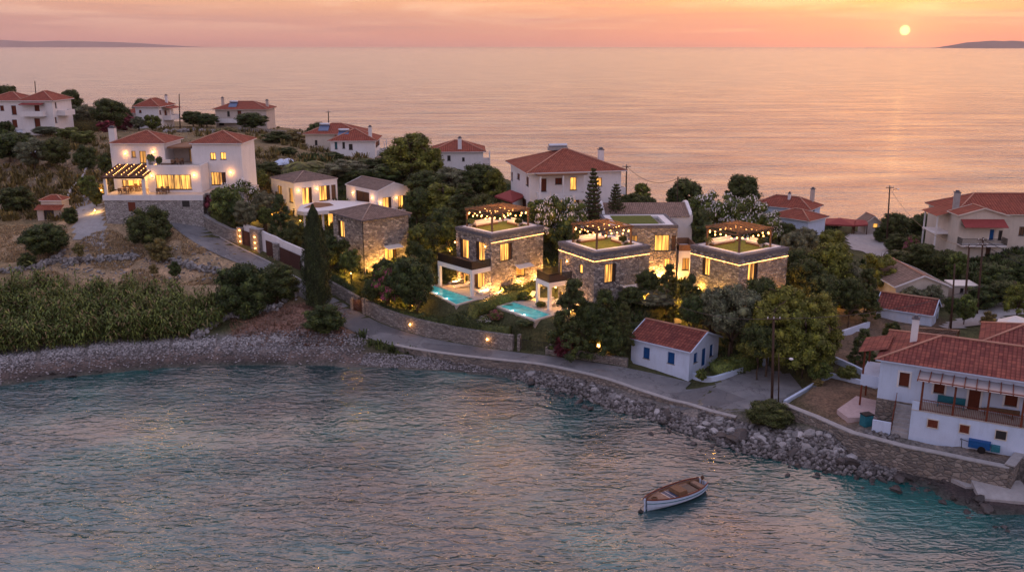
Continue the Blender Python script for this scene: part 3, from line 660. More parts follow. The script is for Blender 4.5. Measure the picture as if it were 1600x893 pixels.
    def gable(s, over=.4, rise=1.4, mat='tile', axis='x', wall='white', ridge='ridge', over2=None, verge=None):
        """ridge along local x or y"""
        Wd, D, z = s.W, s.D, s.H; o2 = over if over2 is None else over2; mb = MB(); g_ = MB(); zz = z + .10
        if axis == 'x':
            k = rise / (D / 2); ze = zz - over * k; zr_ = zz + rise; ym = D / 2
            A_, B_ = (-o2, -over, ze), (Wd + o2, -over, ze); C_, D_ = (Wd + o2, ym, zr_), (-o2, ym, zr_); E_, F_ = (Wd + o2, D + over, ze), (-o2, D + over, ze)
            for xx in (0, Wd): MB().face([(xx, 0, z - .01), (xx, D, z - .01), (xx, ym, z + rise)]).build('gable', M[wall], s.root)
            vg = [(A_, D_), (F_, D_), (B_, C_), (E_, C_)]
        else:
            k = rise / (Wd / 2); ze = zz - over * k; zr_ = zz + rise; xm = Wd / 2
            A_, B_ = (-over, D + o2, ze), (-over, -o2, ze); C_, D_ = (xm, -o2, zr_), (xm, D + o2, zr_); E_, F_ = (Wd + over, -o2, ze), (Wd + over, D + o2, ze)
            for yy in (0, D): MB().face([(0, yy, z - .01), (Wd, yy, z - .01), (xm, yy, z + rise)]).build('gable', M[wall], s.root)
            vg = [(A_, D_), (F_, D_), (B_, C_), (E_, C_)]
        slope(mb, [Vector(p) for p in (A_, B_, C_, D_)]); slope(mb, [Vector(p) for p in (E_, F_, D_, C_)])
        lo = lambda p: (p[0], p[1], p[2] - .09)
        for q in ((A_, B_, C_, D_), (E_, F_, D_, C_)): mb.face([lo(p) for p in q][::-1], [(0, 0)] * 4)
        rf = mb.build('roof', M[mat], s.root)
        v = MB()
        for p_, q_ in vg: v.bar(Vector(p_) - Vector((0, 0, .04)), Vector(q_) - Vector((0, 0, .04)), .10, .16)
        v.bar(Vector(A_) - Vector((0, 0, .05)), Vector(B_) - Vector((0, 0, .05)), .06, .12); v.bar(Vector(E_) - Vector((0, 0, .05)), Vector(F_) - Vector((0, 0, .05)), .06, .12)
        v.build('verge', M[verge or wall], rf)
        MB().tube([Vector(C_) + Vector((0, 0, .03)), Vector(D_) + Vector((0, 0, .03))], .11, 6).build('ridge_tiles', M[ridge], rf, smooth=True)
        return rf
    def chimney(s, x, y, z0, z1, w=.6, mat='white', parent=None, pot=True):
        o = MB().box(x - w / 2, y - w / 2, z0, x + w / 2, y + w / 2, z1).build('chimney', M[mat], parent or s.root)
        c = MB().box(x - w / 2 - .06, y - w / 2 - .06, z1 - .02, x + w / 2 + .06, y + w / 2 + .06, z1 + .08)
        if pot: c.box(x - w * .3, y - w * .3, z1 + .08, x + w * .3, y + w * .3, z1 + .3)
        c.build('chimney_cap', M['grey_cap'], o) if not parent else c.build('chimney_cap', M['grey_cap'], s.root)
        return o
def slope(mb, pts):
    e = (pts[1] - pts[0]).normalized(); nrm = (pts[1] - pts[0]).cross(pts[2] - pts[0]).normalized(); up = nrm.cross(e)
    mb.face(pts, [((p - pts[0]).dot(e), (p - pts[0]).dot(up)) for p in pts])
def railing(mb, pts, hh=.95, step=.14, r=.018, posts=True):
    for a, b_ in zip(pts, pts[1:]):
        a = Vector(a); b_ = Vector(b_); n_ = max(1, int((b_ - a).length / step))
        mb.bar(a + Vector((0, 0, hh)), b_ + Vector((0, 0, hh)), .05); mb.bar(a + Vector((0, 0, .1)), b_ + Vector((0, 0, .1)), .03)
        for k in range(n_ + 1):
            p = a.lerp(b_, k / n_); mb.bar(p, p + Vector((0, 0, hh)), r * 2)
def merge(a, b):
    """b's parts become parts of the house a"""
    bpy.context.view_layer.update(); rel = a.root.matrix_world.inverted() @ b.root.matrix_world
    for ch in list(b.root.children): mb_ = ch.matrix_basis.copy(); ch.parent = a.root; ch.matrix_basis = rel @ mb_
    bpy.data.objects.remove(b.root)
class RootOnly:
    def __init__(s, r): s.root = r
def copy_tree(o, parent=None, **kw):
    c = o.copy(); C.objects.link(c); c.parent = parent
    for ch in list(o.children): copy_tree(ch, c)
    return c
# ------------------------------------------------------------------ foliage
def leafquads(P_, Nn, size, rng, asp=1.7, jit=.8):
    n_ = len(P_); Nn = Nn + rng.normal(0, jit, (n_, 3)); Nn /= np.linalg.norm(Nn, axis=1)[:, None] + 1e-9
    r = rng.normal(0, 1, (n_, 3)); u = np.cross(Nn, r); u /= np.linalg.norm(u, axis=1)[:, None] + 1e-9; v = np.cross(Nn, u)
    s_ = (size * rng.uniform(.6, 1.35, n_))[:, None]; u = u * s_; v = v * s_ / asp
    V = np.stack([P_ - u * .5, P_ + v * .5 - u * .05, P_ + u * .5, P_ - v * .5 - u * .05], 1).reshape(-1, 3)
    return V, np.arange(n_ * 4).reshape(-1, 4)
def clumpcrown(seed, K, cr, nl, ls, shape, core=True, zc=.47):
    K = int(K * 1.55); cr = cr * .95
    """shape(rng) -> clump centre; leaves fill a ball of radius cr round each"""
    rng = np.random.RandomState(seed); Cc = np.array([shape(rng) for _ in range(K)]); V = []; Fs = []
    rad = cr * rng.uniform(.6, 1.3, K); cen = Cc.mean(0)
    d = rng.normal(0, 1, (K, nl, 3)); d /= np.linalg.norm(d, axis=2)[..., None]; rr = rng.uniform(.35, 1, (K, nl, 1)) ** .5
    P_ = (Cc[:, None] + d * rr * rad[:, None, None] * np.array([1, 1, .85 * zc])).reshape(-1, 3)
    Nn = d.reshape(-1, 3) + np.array([0, 0, .4]); P_[:, 2] = np.maximum(P_[:, 2], .01)
    V, Fq_ = leafquads(P_, Nn, ls, rng); Vt = V.reshape(-1, 4, 3); c0 = Vt.mean(1, keepdims=True); V = (c0 + (Vt - c0) * [1, 1, zc]).reshape(-1, 3)
    if core:
        ico = MB().ball((0, 0, 0), 1, .8, 6, 4); iv = np.array(ico.v); fi = [f if len(f) == 4 else f for f in ico.f]; iff = np.array(fi)
        o = len(V); add = []; af = []
        for k in range(K):
            add.append(Cc[k] + iv * rad[k] * .62 * np.array([1, 1, zc * 1.1])); af.append(iff + o + k * len(iv))
        V = np.concatenate([V] + add); Fq_ = np.concatenate([Fq_] + af)
    return V, Fq_, Cc, rad
def ell(c, r, lo=.35):
    def f(rng):
        d = rng.normal(0, 1, 3); d /= np.linalg.norm(d); t = rng.uniform(lo, 1) ** .6
        return np.array(c) + d * t * np.array(r)
    return f
PROTO = {}
def trunkmesh(seed, top, r0, branches=5, spread=.5, lean=.1, stems=1, mat='bark'):
    rng = random.Random(seed); mb = MB()
    for s_ in range(stems):
        ox, oy = (rng.uniform(-.12, .12), rng.uniform(-.12, .12)) if stems > 1 else (0, 0)
        pts = [(ox, oy, -.06)]; x, y = ox, oy
        for k in range(1, 5): x += rng.uniform(-lean, lean) * .5; y += rng.uniform(-lean, lean) * .5; pts.append((x, y, top * k / 4))
        mb.tube(pts, [r0, r0 * .85, r0 * .7, r0 * .55, r0 * .35], 6)
        for b_ in range(branches):
            k = rng.choice((2, 3, 4)); a = rng.uniform(0, 6.28); p = Vector(pts[k]); q = p + Vector((math.cos(a) * spread, math.sin(a) * spread, rng.uniform(.1, .25)))
            mb.tube([p, p.lerp(q, .5) + Vector((0, 0, .05)), q], [r0 * .45, r0 * .3, r0 * .12], 5)
    return mb.mesh('trunk', M[mat], True)
def proto(key, mesh, trunk, extra=None): PROTO[key] = (mesh, trunk, extra)
def mk(key, leaf, seed, K, cr, nl, ls, shape, trunk, flowers=None, core=True):
    zc = .30 if key.startswith('conifer') else .47; V, Fq_, Cc, rad = clumpcrown(seed, K, cr, nl, ls, shape, core, zc); ex = None
    if flowers:
        rng = np.random.RandomState(seed + 5); nf = flowers[1]; k = rng.randint(0, K, nf); d = rng.normal(0, 1, (nf, 3)); d[:, 2] = np.abs(d[:, 2]) * .7; d /= np.linalg.norm(d, axis=1)[:, None]
        fp = Cc[k] + d * rad[k][:, None] * 1.03 * np.array([1, 1, .5]); fv, ff = leafquads(fp, d, flowers[2], rng, 1.1, .3); ex = npmesh('blossom', fv, ff, M[flowers[0]])
    proto(key, npmesh('crown', V, Fq_, M[leaf]), trunk, ex)
for i in range(3):
    mk('broad%d' % i, 'leaf_dark', 10 + i, 66, .25, 170, .078, ell((0, 0, .56), (.78, .78, .36)), trunkmesh(i, .5, .055, 6))
    mk('bush%d' % i, 'leaf_dark', 20 + i, 70, .25, 190, .07, ell((0, 0, .42), (.76, .76, .45), .2), trunkmesh(i + 3, .3, .04, 4, stems=3))
    mk('green%d' % i, 'leaf_green', 30 + i, 56, .24, 120, .085, ell((0, 0, .52), (.78, .78, .42)), trunkmesh(i + 6, .5, .05, 5))
    mk('pine%d' % i, 'leaf_pine', 40 + i, 52, .24, 150, .075, (lambda rng: (lambda zz, a, t: np.array([math.cos(a) * t, math.sin(a) * t, zz]))(*(lambda zz: (zz, rng.uniform(0, 6.28), rng.uniform(.3, 1) ** .5 * .82 * (1 - max(0, (zz - .45)) / .75) ** .8))(rng.uniform(.22, .92)))), trunkmesh(i + 9, .75, .05, 8, .5))
    mk('olive%d' % i, 'leaf_olive', 50 + i, 54, .24, 130, .07, ell((0, 0, .56), (.78, .78, .38)), trunkmesh(i + 12, .45, .06, 6, stems=2), core=True)
    mk('conifer%d' % i, 'leaf_dark', 60 + i, 74, .19, 110, .07, (lambda rng: (lambda zz, a, t: np.array([math.cos(a) * t, math.sin(a) * t, zz]))(*(lambda zz: (zz, rng.uniform(0, 6.28), rng.uniform(.4, 1) ** .5 * .88 * (1 - zz) ** .62))(rng.uniform(.10, .97)))), trunkmesh(i + 15, .8, .04, 4, .3))
for i in range(2):
    mk('oleander%d' % i, 'leaf_green', 70 + i, 50, .25, 115, .085, ell((0, 0, .50), (.76, .76, .44), .2), trunkmesh(i + 20, .35, .03, 4, stems=4), ('flower_w', 1500, .052))
    mk('pinkbush%d' % i, 'leaf_green', 74 + i, 44, .26, 110, .09, ell((0, 0, .48), (.74, .74, .44), .2), trunkmesh(i + 24, .35, .03, 4, stems=4), ('flower_p', 1500, .06))
    mk('maroon%d' % i, 'leaf_red', 78 + i, 40, .26, 110, .09, ell((0, 0, .45), (.74, .74, .45), .2), trunkmesh(i + 28, .3, .03, 4, stems=3))
    mk('scrub%d' % i, 'leaf_scrub', 82 + i, 30, .28, 90, .10, ell((0, 0, .34), (.72, .72, .40), .1), trunkmesh(i + 31, .25, .03, 4, stems=3))
# cypress
rng = np.random.RandomState(5); n_ = 15000; zc = rng.uniform(.03, 1, n_); prof = np.interp(zc, [0, .05, .12, .4, .7, .9, 1], [.35, .8, .95, 1, .72, .36, .03])
an = rng.uniform(0, 6.28, n_); rr = prof * (1 - .22 * rng.rand(n_) ** 1.5) * (1 + .13 * np.sin(an * 5 + zc * 26) + .08 * np.sin(an * 9 - zc * 50)); Pc = np.stack([np.cos(an) * rr, np.sin(an) * rr, zc], 1)
V, Fq_ = leafquads(Pc, np.stack([np.cos(an), np.sin(an), .3 + 0 * an], 1), .10, rng, 2, .5)
V2 = []; cyl = MB().tube([(0, 0, a_) for a_ in np.linspace(.04, .96, 12)], [.8 * np.interp(a_, [0, .05, .12, .4, .7, .9, 1], [.35, .8, .95, 1, .72, .36, .03]) for a_ in np.linspace(.04, .96, 12)], 12, False)
Vt = np.array(V).reshape(-1, 4, 3); cen_ = Vt.mean(1, keepdims=True); Vt = cen_ + (Vt - cen_) * np.array([1, 1, .22]); V = Vt.reshape(-1, 3)
proto('cypress0', npmesh('crown', np.concatenate([V, cyl.v]), np.concatenate([Fq_, np.array(cyl.f) + len(V)]), M['leaf_cyp']), trunkmesh(77, .2, .12, 0))
# norfolk pine: tiers of near-level branches
def araucaria(seed):
    rng = np.random.RandomState(seed); V = []; Fs = []; P_ = []; Nn = []; mb = MB()
    mb.tube([(0, 0, -.05), (0, 0, .5), (0, 0, 1)], [.06, .04, .008], 6)
    for k in range(15):
        z0 = .14 + .84 * (k / 15) ** .95; ln = 1.0 * (1 - (z0 - .1) / .92) ** .8 + .05; nb = 7; a0 = rng.rand() * 6
        for j in range(nb):
            a = a0 + j * 6.283 / nb + rng.uniform(-.15, .15); l_ = ln * rng.uniform(.8, 1.08)
            dx, dy = math.cos(a), math.sin(a); tip = (dx * l_, dy * l_, z0 + .035 * l_)
            mb.tube([(0, 0, z0), (dx * l_ * .6, dy * l_ * .6, z0 - .01), tip], [.018, .012, .004], 4, False)
            m_ = int(55 * l_) + 8; t = rng.uniform(.15, 1, m_)
            sp = (1.05 - t) * .16 * rng.choice([-1, 1], m_) * rng.rand(m_)
            P_.append(np.stack([dx * t * l_ - dy * sp, dy * t * l_ + dx * sp, z0 + .035 * t * l_ + rng.uniform(-.006, .014, m_)], 1))
    P_ = np.concatenate(P_); V, Fq_ = leafquads(P_, np.zeros_like(P_) + [0, 0, 1.0], .10, rng, 2.2, .9)
    Vt = V.reshape(-1, 4, 3); c_ = Vt.mean(1, keepdims=True); V = (c_ + (Vt - c_) * [1, 1, .35]).reshape(-1, 3)
    return npmesh('crown', V, Fq_, M['leaf_dark']), mb.mesh('trunk', M['bark'], True)
proto('araucaria0', *araucaria(3))
# palm
def palm(seed):
    rng = random.Random(seed); mb = MB(); V = []; Fs = []
    for k in range(34):
        a = rng.uniform(0, 6.28); up = rng.uniform(-.1, 1.1); dx, dy = math.cos(a), math.sin(a); prev = None
        for i in range(15):
            t = i / 14; r_ = t * (.98 - .25 * up); z = .62 + up * .42 * t - (.55 + .1 * up) * t * t * .9
            p = Vector((dx * r_, dy * r_, z))
            if prev is not None:
                d = (p - prev).normalized(); s_ = d.cross(Vector((0, 0, 1))).normalized(); w = .24 * math.sin(math.pi * min(1, t * .9 + .1)) + .03
                for sgn in (-1, 1):
                    q = p + s_ * sgn * w - Vector((0, 0, w * .45)) + d * w * .6
                    mb.face([prev, p, q + d * .02, q - d * .02])
            prev = p
    V = np.array(mb.v); return npmesh('crown', V, np.array(mb.f), M['leaf_palm']), MB().tube([(0, 0, -.05), (.01, 0, .3), (0, 0, .64)], [.07, .06, .075], 8).mesh('trunk', M['bark'], True)
proto('palm0', *palm(2))
TREES = []
trng = random.Random(4)
def plant(kind, px, pytop, Y, wpx, label, cat='tree', name=None, group=None, zb=None, base=None, seed=None):
    """a tree whose crown top is seen at (px, pytop) from distance Y; its foot is on the ground below"""
    x, y, zt = P(px, pytop, Y); g_ = h(x, y) if zb is None else zb; ht = max(zt - g_, .6); w = wpx / F * Y / ct / 2 * 1.05
    var = [k for k in PROTO if k.rstrip('0123456789') == kind]; key = var[trng.randrange(len(var))]; cr, tr, ex = PROTO[key]
    r_ = empty(name or {'broad': 'broadleaf_tree', 'bush': 'evergreen_bush', 'green': 'leafy_tree', 'pine': 'pine_tree', 'olive': 'olive_tree', 'conifer': 'conifer_tree', 'oleander': 'white_oleander', 'pinkbush': 'pink_oleander', 'maroon': 'maroon_shrub', 'scrub': 'scrub_bush', 'cypress': 'cypress_tree', 'araucaria': 'norfolk_pine', 'palm': 'palm_tree'}[kind], (x, y, g_ - .02), trng.uniform(0, 6.28), label, cat, group)
    w *= 1.12; w2 = w * trng.uniform(.92, 1.08); hc = ht if kind in ('cypress', 'araucaria', 'palm') else min(ht, (3.4 if kind == 'conifer' else 2.15) * w)
    for nm, me_ in (('crown', cr), ('blossom', ex)):
        if me_: c_ = link(nm, me_, r_, (0, 0, ht - hc)); c_.scale = (w, w2, hc)
    c_ = link('trunk', tr, r_, (0, 0, 0)); c_.scale = (w, w, ht)
    TREES.append(r_); return r_
# ------------------------------------------------------------------ stone villas with roof terraces
def ring(mb, x0, y0, x1, y1, w, z0, z1):
    mb.box(x0, y0, z0, x1, y0 + w, z1); mb.box(x0, y1 - w, z0, x1, y1, z1); mb.box(x0, y0 + w, z0, x0 + w, y1 - w, z1); mb.box(x1 - w, y0 + w, z0, x1, y1 - w, z1)
def uplight(s, side, u, watts=16, out=.75, z=.12, off=(0, 0)):
    watts *= 6.5
    q = s.T(side, u, out, z, off); o = MB().tube([(q[0], q[1], q[2] - .12), (q[0], q[1], q[2] + .04)], .08, 8).build('ground_light', M['metal'], s.root)
    MB().ball((q[0], q[1], q[2] + .07), .07, .6, 8, 4).build('bulb', M['lamp'], o); lamp(o, (q[0], q[1], q[2] + .28), watts)
def roof_terrace(s, strip_sides='RL', turf=True, ins=1.05):
    Wd, D, H = s.W, s.D, s.H
    mb = MB(); ring(mb, -.07, -.07, Wd + .07, D + .07, .62, H + .0, H + .42); mb.build('parapet', M['grey_cap'], s.root)
    mb = MB(); ring(mb, .6, .6, Wd - .6, D - .6, .42, H + .003, H + .50); mb.build('coping', M['white'], s.root)
    MB().box(1.0, 1.0, H - .005, Wd - 1.0, D - 1.0, H + .36).build('roof_lawn', M['turf'], s.root)
    z = H - .62
    mb = MB()
    if 'R' in strip_sides: mb.box(-.1, -.11, z, Wd, -.05, z + .055)
    if 'L' in strip_sides: mb.box(-.11, -.1, z, -.05, D, z + .055)
    rg = random.Random(int(Wd * 100)); o = mb.build('light_strip', M['strip'], s.root)
    d = MB()
    if 'R' in strip_sides: d.box(-.08, -.07, z + .11, Wd, -.003, z + .2)
    if 'L' in strip_sides: d.box(-.07, -.08, z + .11, -.003, D, z + .2)
    d.build('drip_edge', M['grey_cap'], o)
def pergola(s, x0, y0, x1, y1, z, ht, label, lightlabel, wires, seed=0):
    """timber pergola standing on a roof, and the string of bulbs hung from it"""
    wx, wy, wz = s.world(x0, y0, z); r_ = empty('pergola', (wx, wy, wz), s.hd, label, 'pergola'); w, d = x1 - x0, y1 - y0
    for x, y in ((0, 0), (w, 0), (0, d), (w, d)): MB().box(x - .09, y - .09, 0, x + .09, y + .09, ht).build('post', M['wood_mid'], r_)
    for y in (0, d): MB().box(-.3, y - .06, ht, w + .3, y + .06, ht + .18).build('beam', M['wood_mid'], r_)
    for x in (0, w): MB().box(x - .06, .07, ht - .18, x + .06, d - .07, ht).build('beam', M['wood_mid'], r_)
    n_ = int(w / .55)
    for k in range(n_ + 1): MB().box(w * k / n_ - .04, -.35, ht + .183, w * k / n_ + .04, d + .35, ht + .29).build('rafter', M['wood_mid'], r_)
    l_ = empty('string_lights', (wx, wy, wz), s.hd, lightlabel, 'string lights'); wm = MB(); rg = random.Random(seed)
    segs = [((0, 0), (w, 0)), ((0, 0), (0, d)), ((w, 0), (w, d)), ((0, d), (w, d)), ((0, d / 2), (w, d / 2)), ((w / 2, 0), (w / 2, d))][:wires]
    bulb = None; bm_ = MB().ball((0, 0, 0), .09, 1.15, 6, 4).mesh('bulb', M['bulb'], True)
    for (a, b_) in segs:
        a = Vector((*a, ht - .08)); b_ = Vector((*b_, ht - .08)); k = max(2, int((b_ - a).length / .8)); pts = []
        for i in range(k * 2 + 1):
            t = i / (k * 2); p = a.lerp(b_, t); p.z -= .42 * 4 * (t * 2 % 1) * (1 - (t * 2 % 1)); pts.append(p)
            if i % 2: o = link('bulb', bm_, l_, tuple(p - Vector((0, 0, .09))))
        wm.tube(pts, .012, 4, False)
        c_ = a.lerp(b_, .5); lamp(l_, (c_.x * .9 + w * .05, c_.y * .9 + d * .05, ht - .65), 16, (1, .46, .13), .3)
    wm.build('wire', M['metal'], l_)
    return r_, l_
def portico(s, y0, y1, dp, z, col=.36):
    """white loggia in front of the left-hand side, from y0 to y1, dp deep, its floor at z"""
    mb = MB().box(-dp, y0, z - .55, -.003, y1, z); mb.build('balcony_slab', M['white'], s.root)
    MB().box(-dp + .12, y0 + .12, z, -.01, y1 - .12, z + .05).build('balcony_deck', M['deckwood'], s.root)
    for x, y in ((-dp + .01, y0 + .01), (-dp + .01, y1 - col - .01)): MB().box(x, y, -.5, x + col, y + col, z - .553).build('column', M['white'], s.root)
    rl = MB(); railing(rl, [(-.05, y0 + .06, z), (-dp + .06, y0 + .06, z), (-dp + .06, y1 - .06, z), (-.05, y1 - .06, z)], 1.0, .085)
    rl.build('railing', M['metal'], s.root)
    o = MB().cbox(-dp / 2, (y0 + y1) / 2, z - .60, .3, .3, .06).build('ceiling_light', M['lamp'], s.root); lamp(o, (-dp / 2, (y0 + y1) / 2, z - .85), 26, (1, .55, .2), .15)
def awning(s, side, u0, u1, z, dp=1.0, mat='fabric', name='awning', drop=.25):
    p = MB(); T = s.T
    p.box8([T(side, u0, .01, z), T(side, u1, .01, z), T(side, u1, dp, z - drop), T(side, u0, dp, z - drop), T(side, u0, .01, z + .06), T(side, u1, .01, z + .06), T(side, u1, dp, z - drop + .06), T(side, u0, dp, z - drop + .06)])
    o = p.build(name, M[mat], s.root); q = MB()
    for u in (u0 + .08, u1 - .08): MB().bar(T(side, u, .01, z - .6), T(side, u, dp - .1, z - drop - .03), .04).build('bracket', M['metal'], o)
def pool(label, pts, z, light=(0.5, .5), deck=None, watts=14):
    """pool from pixel corners (on level z): coping ring, basin, water"""
    P4 = [np.array(U(a, b, z)) for a, b in pts]; c = sum(P4) / len(P4); r_ = empty('swimming_pool', (c[0], c[1], z), 0, label, 'pool')
    loc = [p - c for p in P4]; n_ = len(loc)
    out = []
    for i in range(n_):
        a, b_, d = loc[i - 1], loc[i], loc[(i + 1) % n_]; e1 = (b_ - a) / np.linalg.norm(b_ - a); e2 = (d - b_) / np.linalg.norm(d - b_)
        n1 = np.array([e1[1], -e1[0]]); n2 = np.array([e2[1], -e2[0]]); m_ = n1 + n2; m_ /= max(1.15, 1 + n1 @ n2); out.append(m_)
    sg = 1 if sum((loc[i] @ out[i]) for i in range(n_)) > 0 else -1
    O_ = [loc[i] + out[i] * sg * .45 for i in range(n_)]
    mb = MB(); wt = MB(); bs = MB()
    for i in range(n_):
        j = (i + 1) % n_; a, b_, A2, B2 = loc[i], loc[j], O_[i], O_[j]
        mb.face([(*a, .12), (*b_, .12), (*B2, .12), (*A2, .12)]); mb.face([(*A2, .12), (*B2, .12), (*B2, -1.2), (*A2, -1.2)]); mb.face([(*a, .12), (*b_, .12), (*b_, -.1), (*a, -.1)])
    mb.build('coping', M['paving'], r_)
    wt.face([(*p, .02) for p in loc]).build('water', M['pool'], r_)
    for t in light:
        q = (loc[0] * (1 - t) + loc[1] * t) * .8; MB().ball((q[0], q[1], .03), .13, .35, 8, 4).build('pool_light', M['poollamp'], r_)
        lamp(r_, (q[0], q[1], .35), watts * .3, (.6, .9, 1.0), .2)
    return r_
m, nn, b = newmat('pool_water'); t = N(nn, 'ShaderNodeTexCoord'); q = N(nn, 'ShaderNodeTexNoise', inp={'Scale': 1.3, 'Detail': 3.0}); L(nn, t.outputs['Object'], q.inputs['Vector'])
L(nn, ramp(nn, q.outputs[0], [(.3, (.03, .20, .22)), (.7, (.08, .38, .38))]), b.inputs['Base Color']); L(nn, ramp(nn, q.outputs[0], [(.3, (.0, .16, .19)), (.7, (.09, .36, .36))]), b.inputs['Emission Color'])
b.inputs['Emission Strength'].default_value = .42; b.inputs['Roughness'].default_value = .04; bump(nn, b, q.outputs[0], .15, .15); M['pool'] = m   # underwater light put into the water's colour as its own glow
M['poollamp'] = emit('pool_lamp', (.75, 1, 1), 4.)

# villa beside the left-hand pool
v1 = House('stone_villa', 'stone villa with roof pergola behind the larger rectangular pool, nearest the cypress side', 'villa', (767.5, 372), 108, (848.4, 357.6), 8.7, 6.9, 4.7)
for r4 in ((718, 374, 732, 403), (743, 378, 757, 407)): v1.win('L', r4, 'lit')
for r4 in ((720, 427, 732, 446), (741, 425, 756, 452)): v1.win('L', r4, 'lit', n=3)
v1.win('R', (782, 380, 801, 407), 'lit'); v1.win('R', (807, 418, 821, 432), 'litd')
v1.walls(M['villa_stone']); v1.fit(); roof_terrace(v1, 'R'); portico(v1, .1, 6.9, 3.0, 3.25)
awning(v1, 'R', v1.hit('R', 806, 415)[0] - .2, v1.hit('R', 825, 415)[0] + .3, v1.hit('R', 815, 413)[1], 1.0)
for u, w_ in ((.9, 7), (4.4, 12), (7.9, 20)): uplight(v1, 'R', u, w_)
uplight(v1, 'L', .35, 9); uplight(v1, 'L', 6.2, 8); v1.sconce('L', 712, 378, watts=5); v1.sconce('L', 759, 385, watts=5)
pergola(v1, 1.0, 1.0, 7.0, 5.9, v1.H + .3, 2.25, 'timber pergola on the roof of the stone villa behind the larger pool', 'string of warm bulbs on the roof pergola above the larger pool', 6, 1)
# middle villa
v2 = House('stone_villa', 'middle stone villa with roof pergola and warm light strip, behind the dark conifers', 'villa', (929, 400.5), 99.5, (1010, 389), 7.9, 7.2, 4.4)
v2.win('L', (866, 403, 878, 430), 'lit'); v2.win('L', (904.5, 413, 910.5, 427), 'lit', n=1); v2.win('R', (945, 412, 963, 441), 'lit'); v2.win('L', (869, 455, 882, 478), 'lit')
v2.win('R', (969, 456, 982, 480), 'lit'); v2.win('R', (944, 462, 955, 480), 'litd')
v2.walls(M['villa_stone']); v2.fit(); roof_terrace(v2, 'RL'); portico(v2, 4.3, 7.2, 3.2, 3.15); v2.sconce('L', 887, 408, watts=6)
awning(v2, 'R', 4.0, 6.2, 2.75, 1.3); uplight(v2, 'R', 3.6, 12); uplight(v2, 'R', 6.5, 15); uplight(v2, 'L', 2.6, 10)
pergola(v2, 1.0, 1.0, 5.9, 5.7, v2.H + .3, 2.25, 'timber pergola on the roof lawn of the middle stone villa', 'string of warm bulbs on the pergola of the middle stone villa', 5, 2)
# right-hand villa
v3 = House('stone_villa', 'stone villa with roof pergola nearest the white oleanders, half hidden by the trees before it', 'villa', (1155.4, 406), 98.3, (1233.8, 391), 8.3, 7.4, 4.6)
v3.win('L', (1097, 401, 1109, 430), 'lit'); v3.win('R', (1169, 411, 1184, 439), 'lit'); v3.win('R', (1169, 453, 1183, 467), 'litd')
v3.walls(M['villa_stone']); v3.fit(); roof_terrace(v3, 'RL'); uplight(v3, 'R', 3.6, 18); uplight(v3, 'L', 3, 10); uplight(v3, 'R', 6.5, 10)
pergola(v3, 1.0, 1.0, 6.3, 5.9, v3.H + .3, 2.25, 'timber pergola on the roof of the stone villa nearest the white oleanders', 'string of warm bulbs on the pergola nearest the white oleanders', 4, 3)
# grass-roofed block behind the middle villa
v4 = House('grass_roofed_villa', 'flat grass-roofed stone house with a lit corner window between the pergola villas', 'villa', (950, 357), 112, None, 8.8, 8.0, 5.2, heading=2)
v4.win('R', (1023, 367, 1046, 392), 'lit2'); v4.win('R', (1049, 368, 1057, 391), 'wood_mid', n=1); v4.win('R', (986, 368, 996, 381), 'litd'); v4.win('R', (1038, 404, 1047, 417), 'lit')
v4.walls(M['villa_stone']); v4.fit()
mb = MB(); ring(mb, -.07, -.07, v4.W + .07, v4.D + .07, .4, v4.H, v4.H + .38); mb.build('parapet', M['grey_cap'], v4.root)
mb = MB(); ring(mb, .35, .35, v4.W - .35, v4.D - .35, .9, v4.H + .003, v4.H + .33); mb.build('coping', M['white'], v4.root)
MB().box(1.2, 1.2, v4.H - .006, v4.W - 2.2, v4.D - 1.2, v4.H + .4).build('roof_lawn', M['turf'], v4.root); uplight(v4, 'R', 6.7, 26); uplight(v4, 'R', 8.3, 12)
# its white wing with a balcony
v4b = House('white_wing', 'white two-storey wing with cushions on its balcony beside the grass-roofed house', 'house wing', (1061, 392), 112.6, None, 2.2, 4.5, 5.0, heading=2)
v4b.win('R', (1066, 403, 1077, 422), 'litd'); v4b.walls(M['white']); v4b.fit()
mb = MB(); ring(mb, 0, 0, 2.2, 4.5, .12, v4b.H, v4b.H + .8); mb.build('balcony_wall', M['deckwood'], v4b.root); v4b.sconce('R', u=1.9, z=1.9, watts=8)
merge(v4, v4b)
# tall white gabled house with low pantile roof
v5 = House('white_gabled_house', 'long white house with raised gable ends and low brown pantile roof', 'house', (941, 339), 122, None, 12.4, 7.5, 6.0, heading=2)
v5.walls(M['white']); ztop = v5.H
mb = MB(); slope(mb, [Vector((.4, -.25, ztop)), Vector((v5.W - .4, -.25, ztop)), Vector((v5.W - .4, 3.75, ztop + 1.35)), Vector((.4, 3.75, ztop + 1.35))]); slope(mb, [Vector((v5.W - .4, 7.75, ztop)), Vector((.4, 7.75, ztop)), Vector((.4, 3.75, ztop + 1.35)), Vector((v5.W - .4, 3.75, ztop + 1.35))])
mb.build('roof', M['tile_old'], v5.root)
for x in (0, v5.W - .4):
    mb = MB(); pr = [(-.02, ztop - .5), (-.02, ztop + .25), (3.3, ztop + 1.55), (4.2, ztop + 1.55), (7.52, ztop + .25), (7.52, ztop - .5)]
    A_ = [(x - .01, y, z) for y, z in pr]; B_ = [(x + .42, y, z) for y, z in pr]; mb.face(A_[::-1]); mb.face(B_)
    for i in range(len(pr)): j = (i + 1) % len(pr); mb.face([A_[i], A_[j], B_[j], B_[i]])
    mb.build('gable_end', M['white'], v5.root)
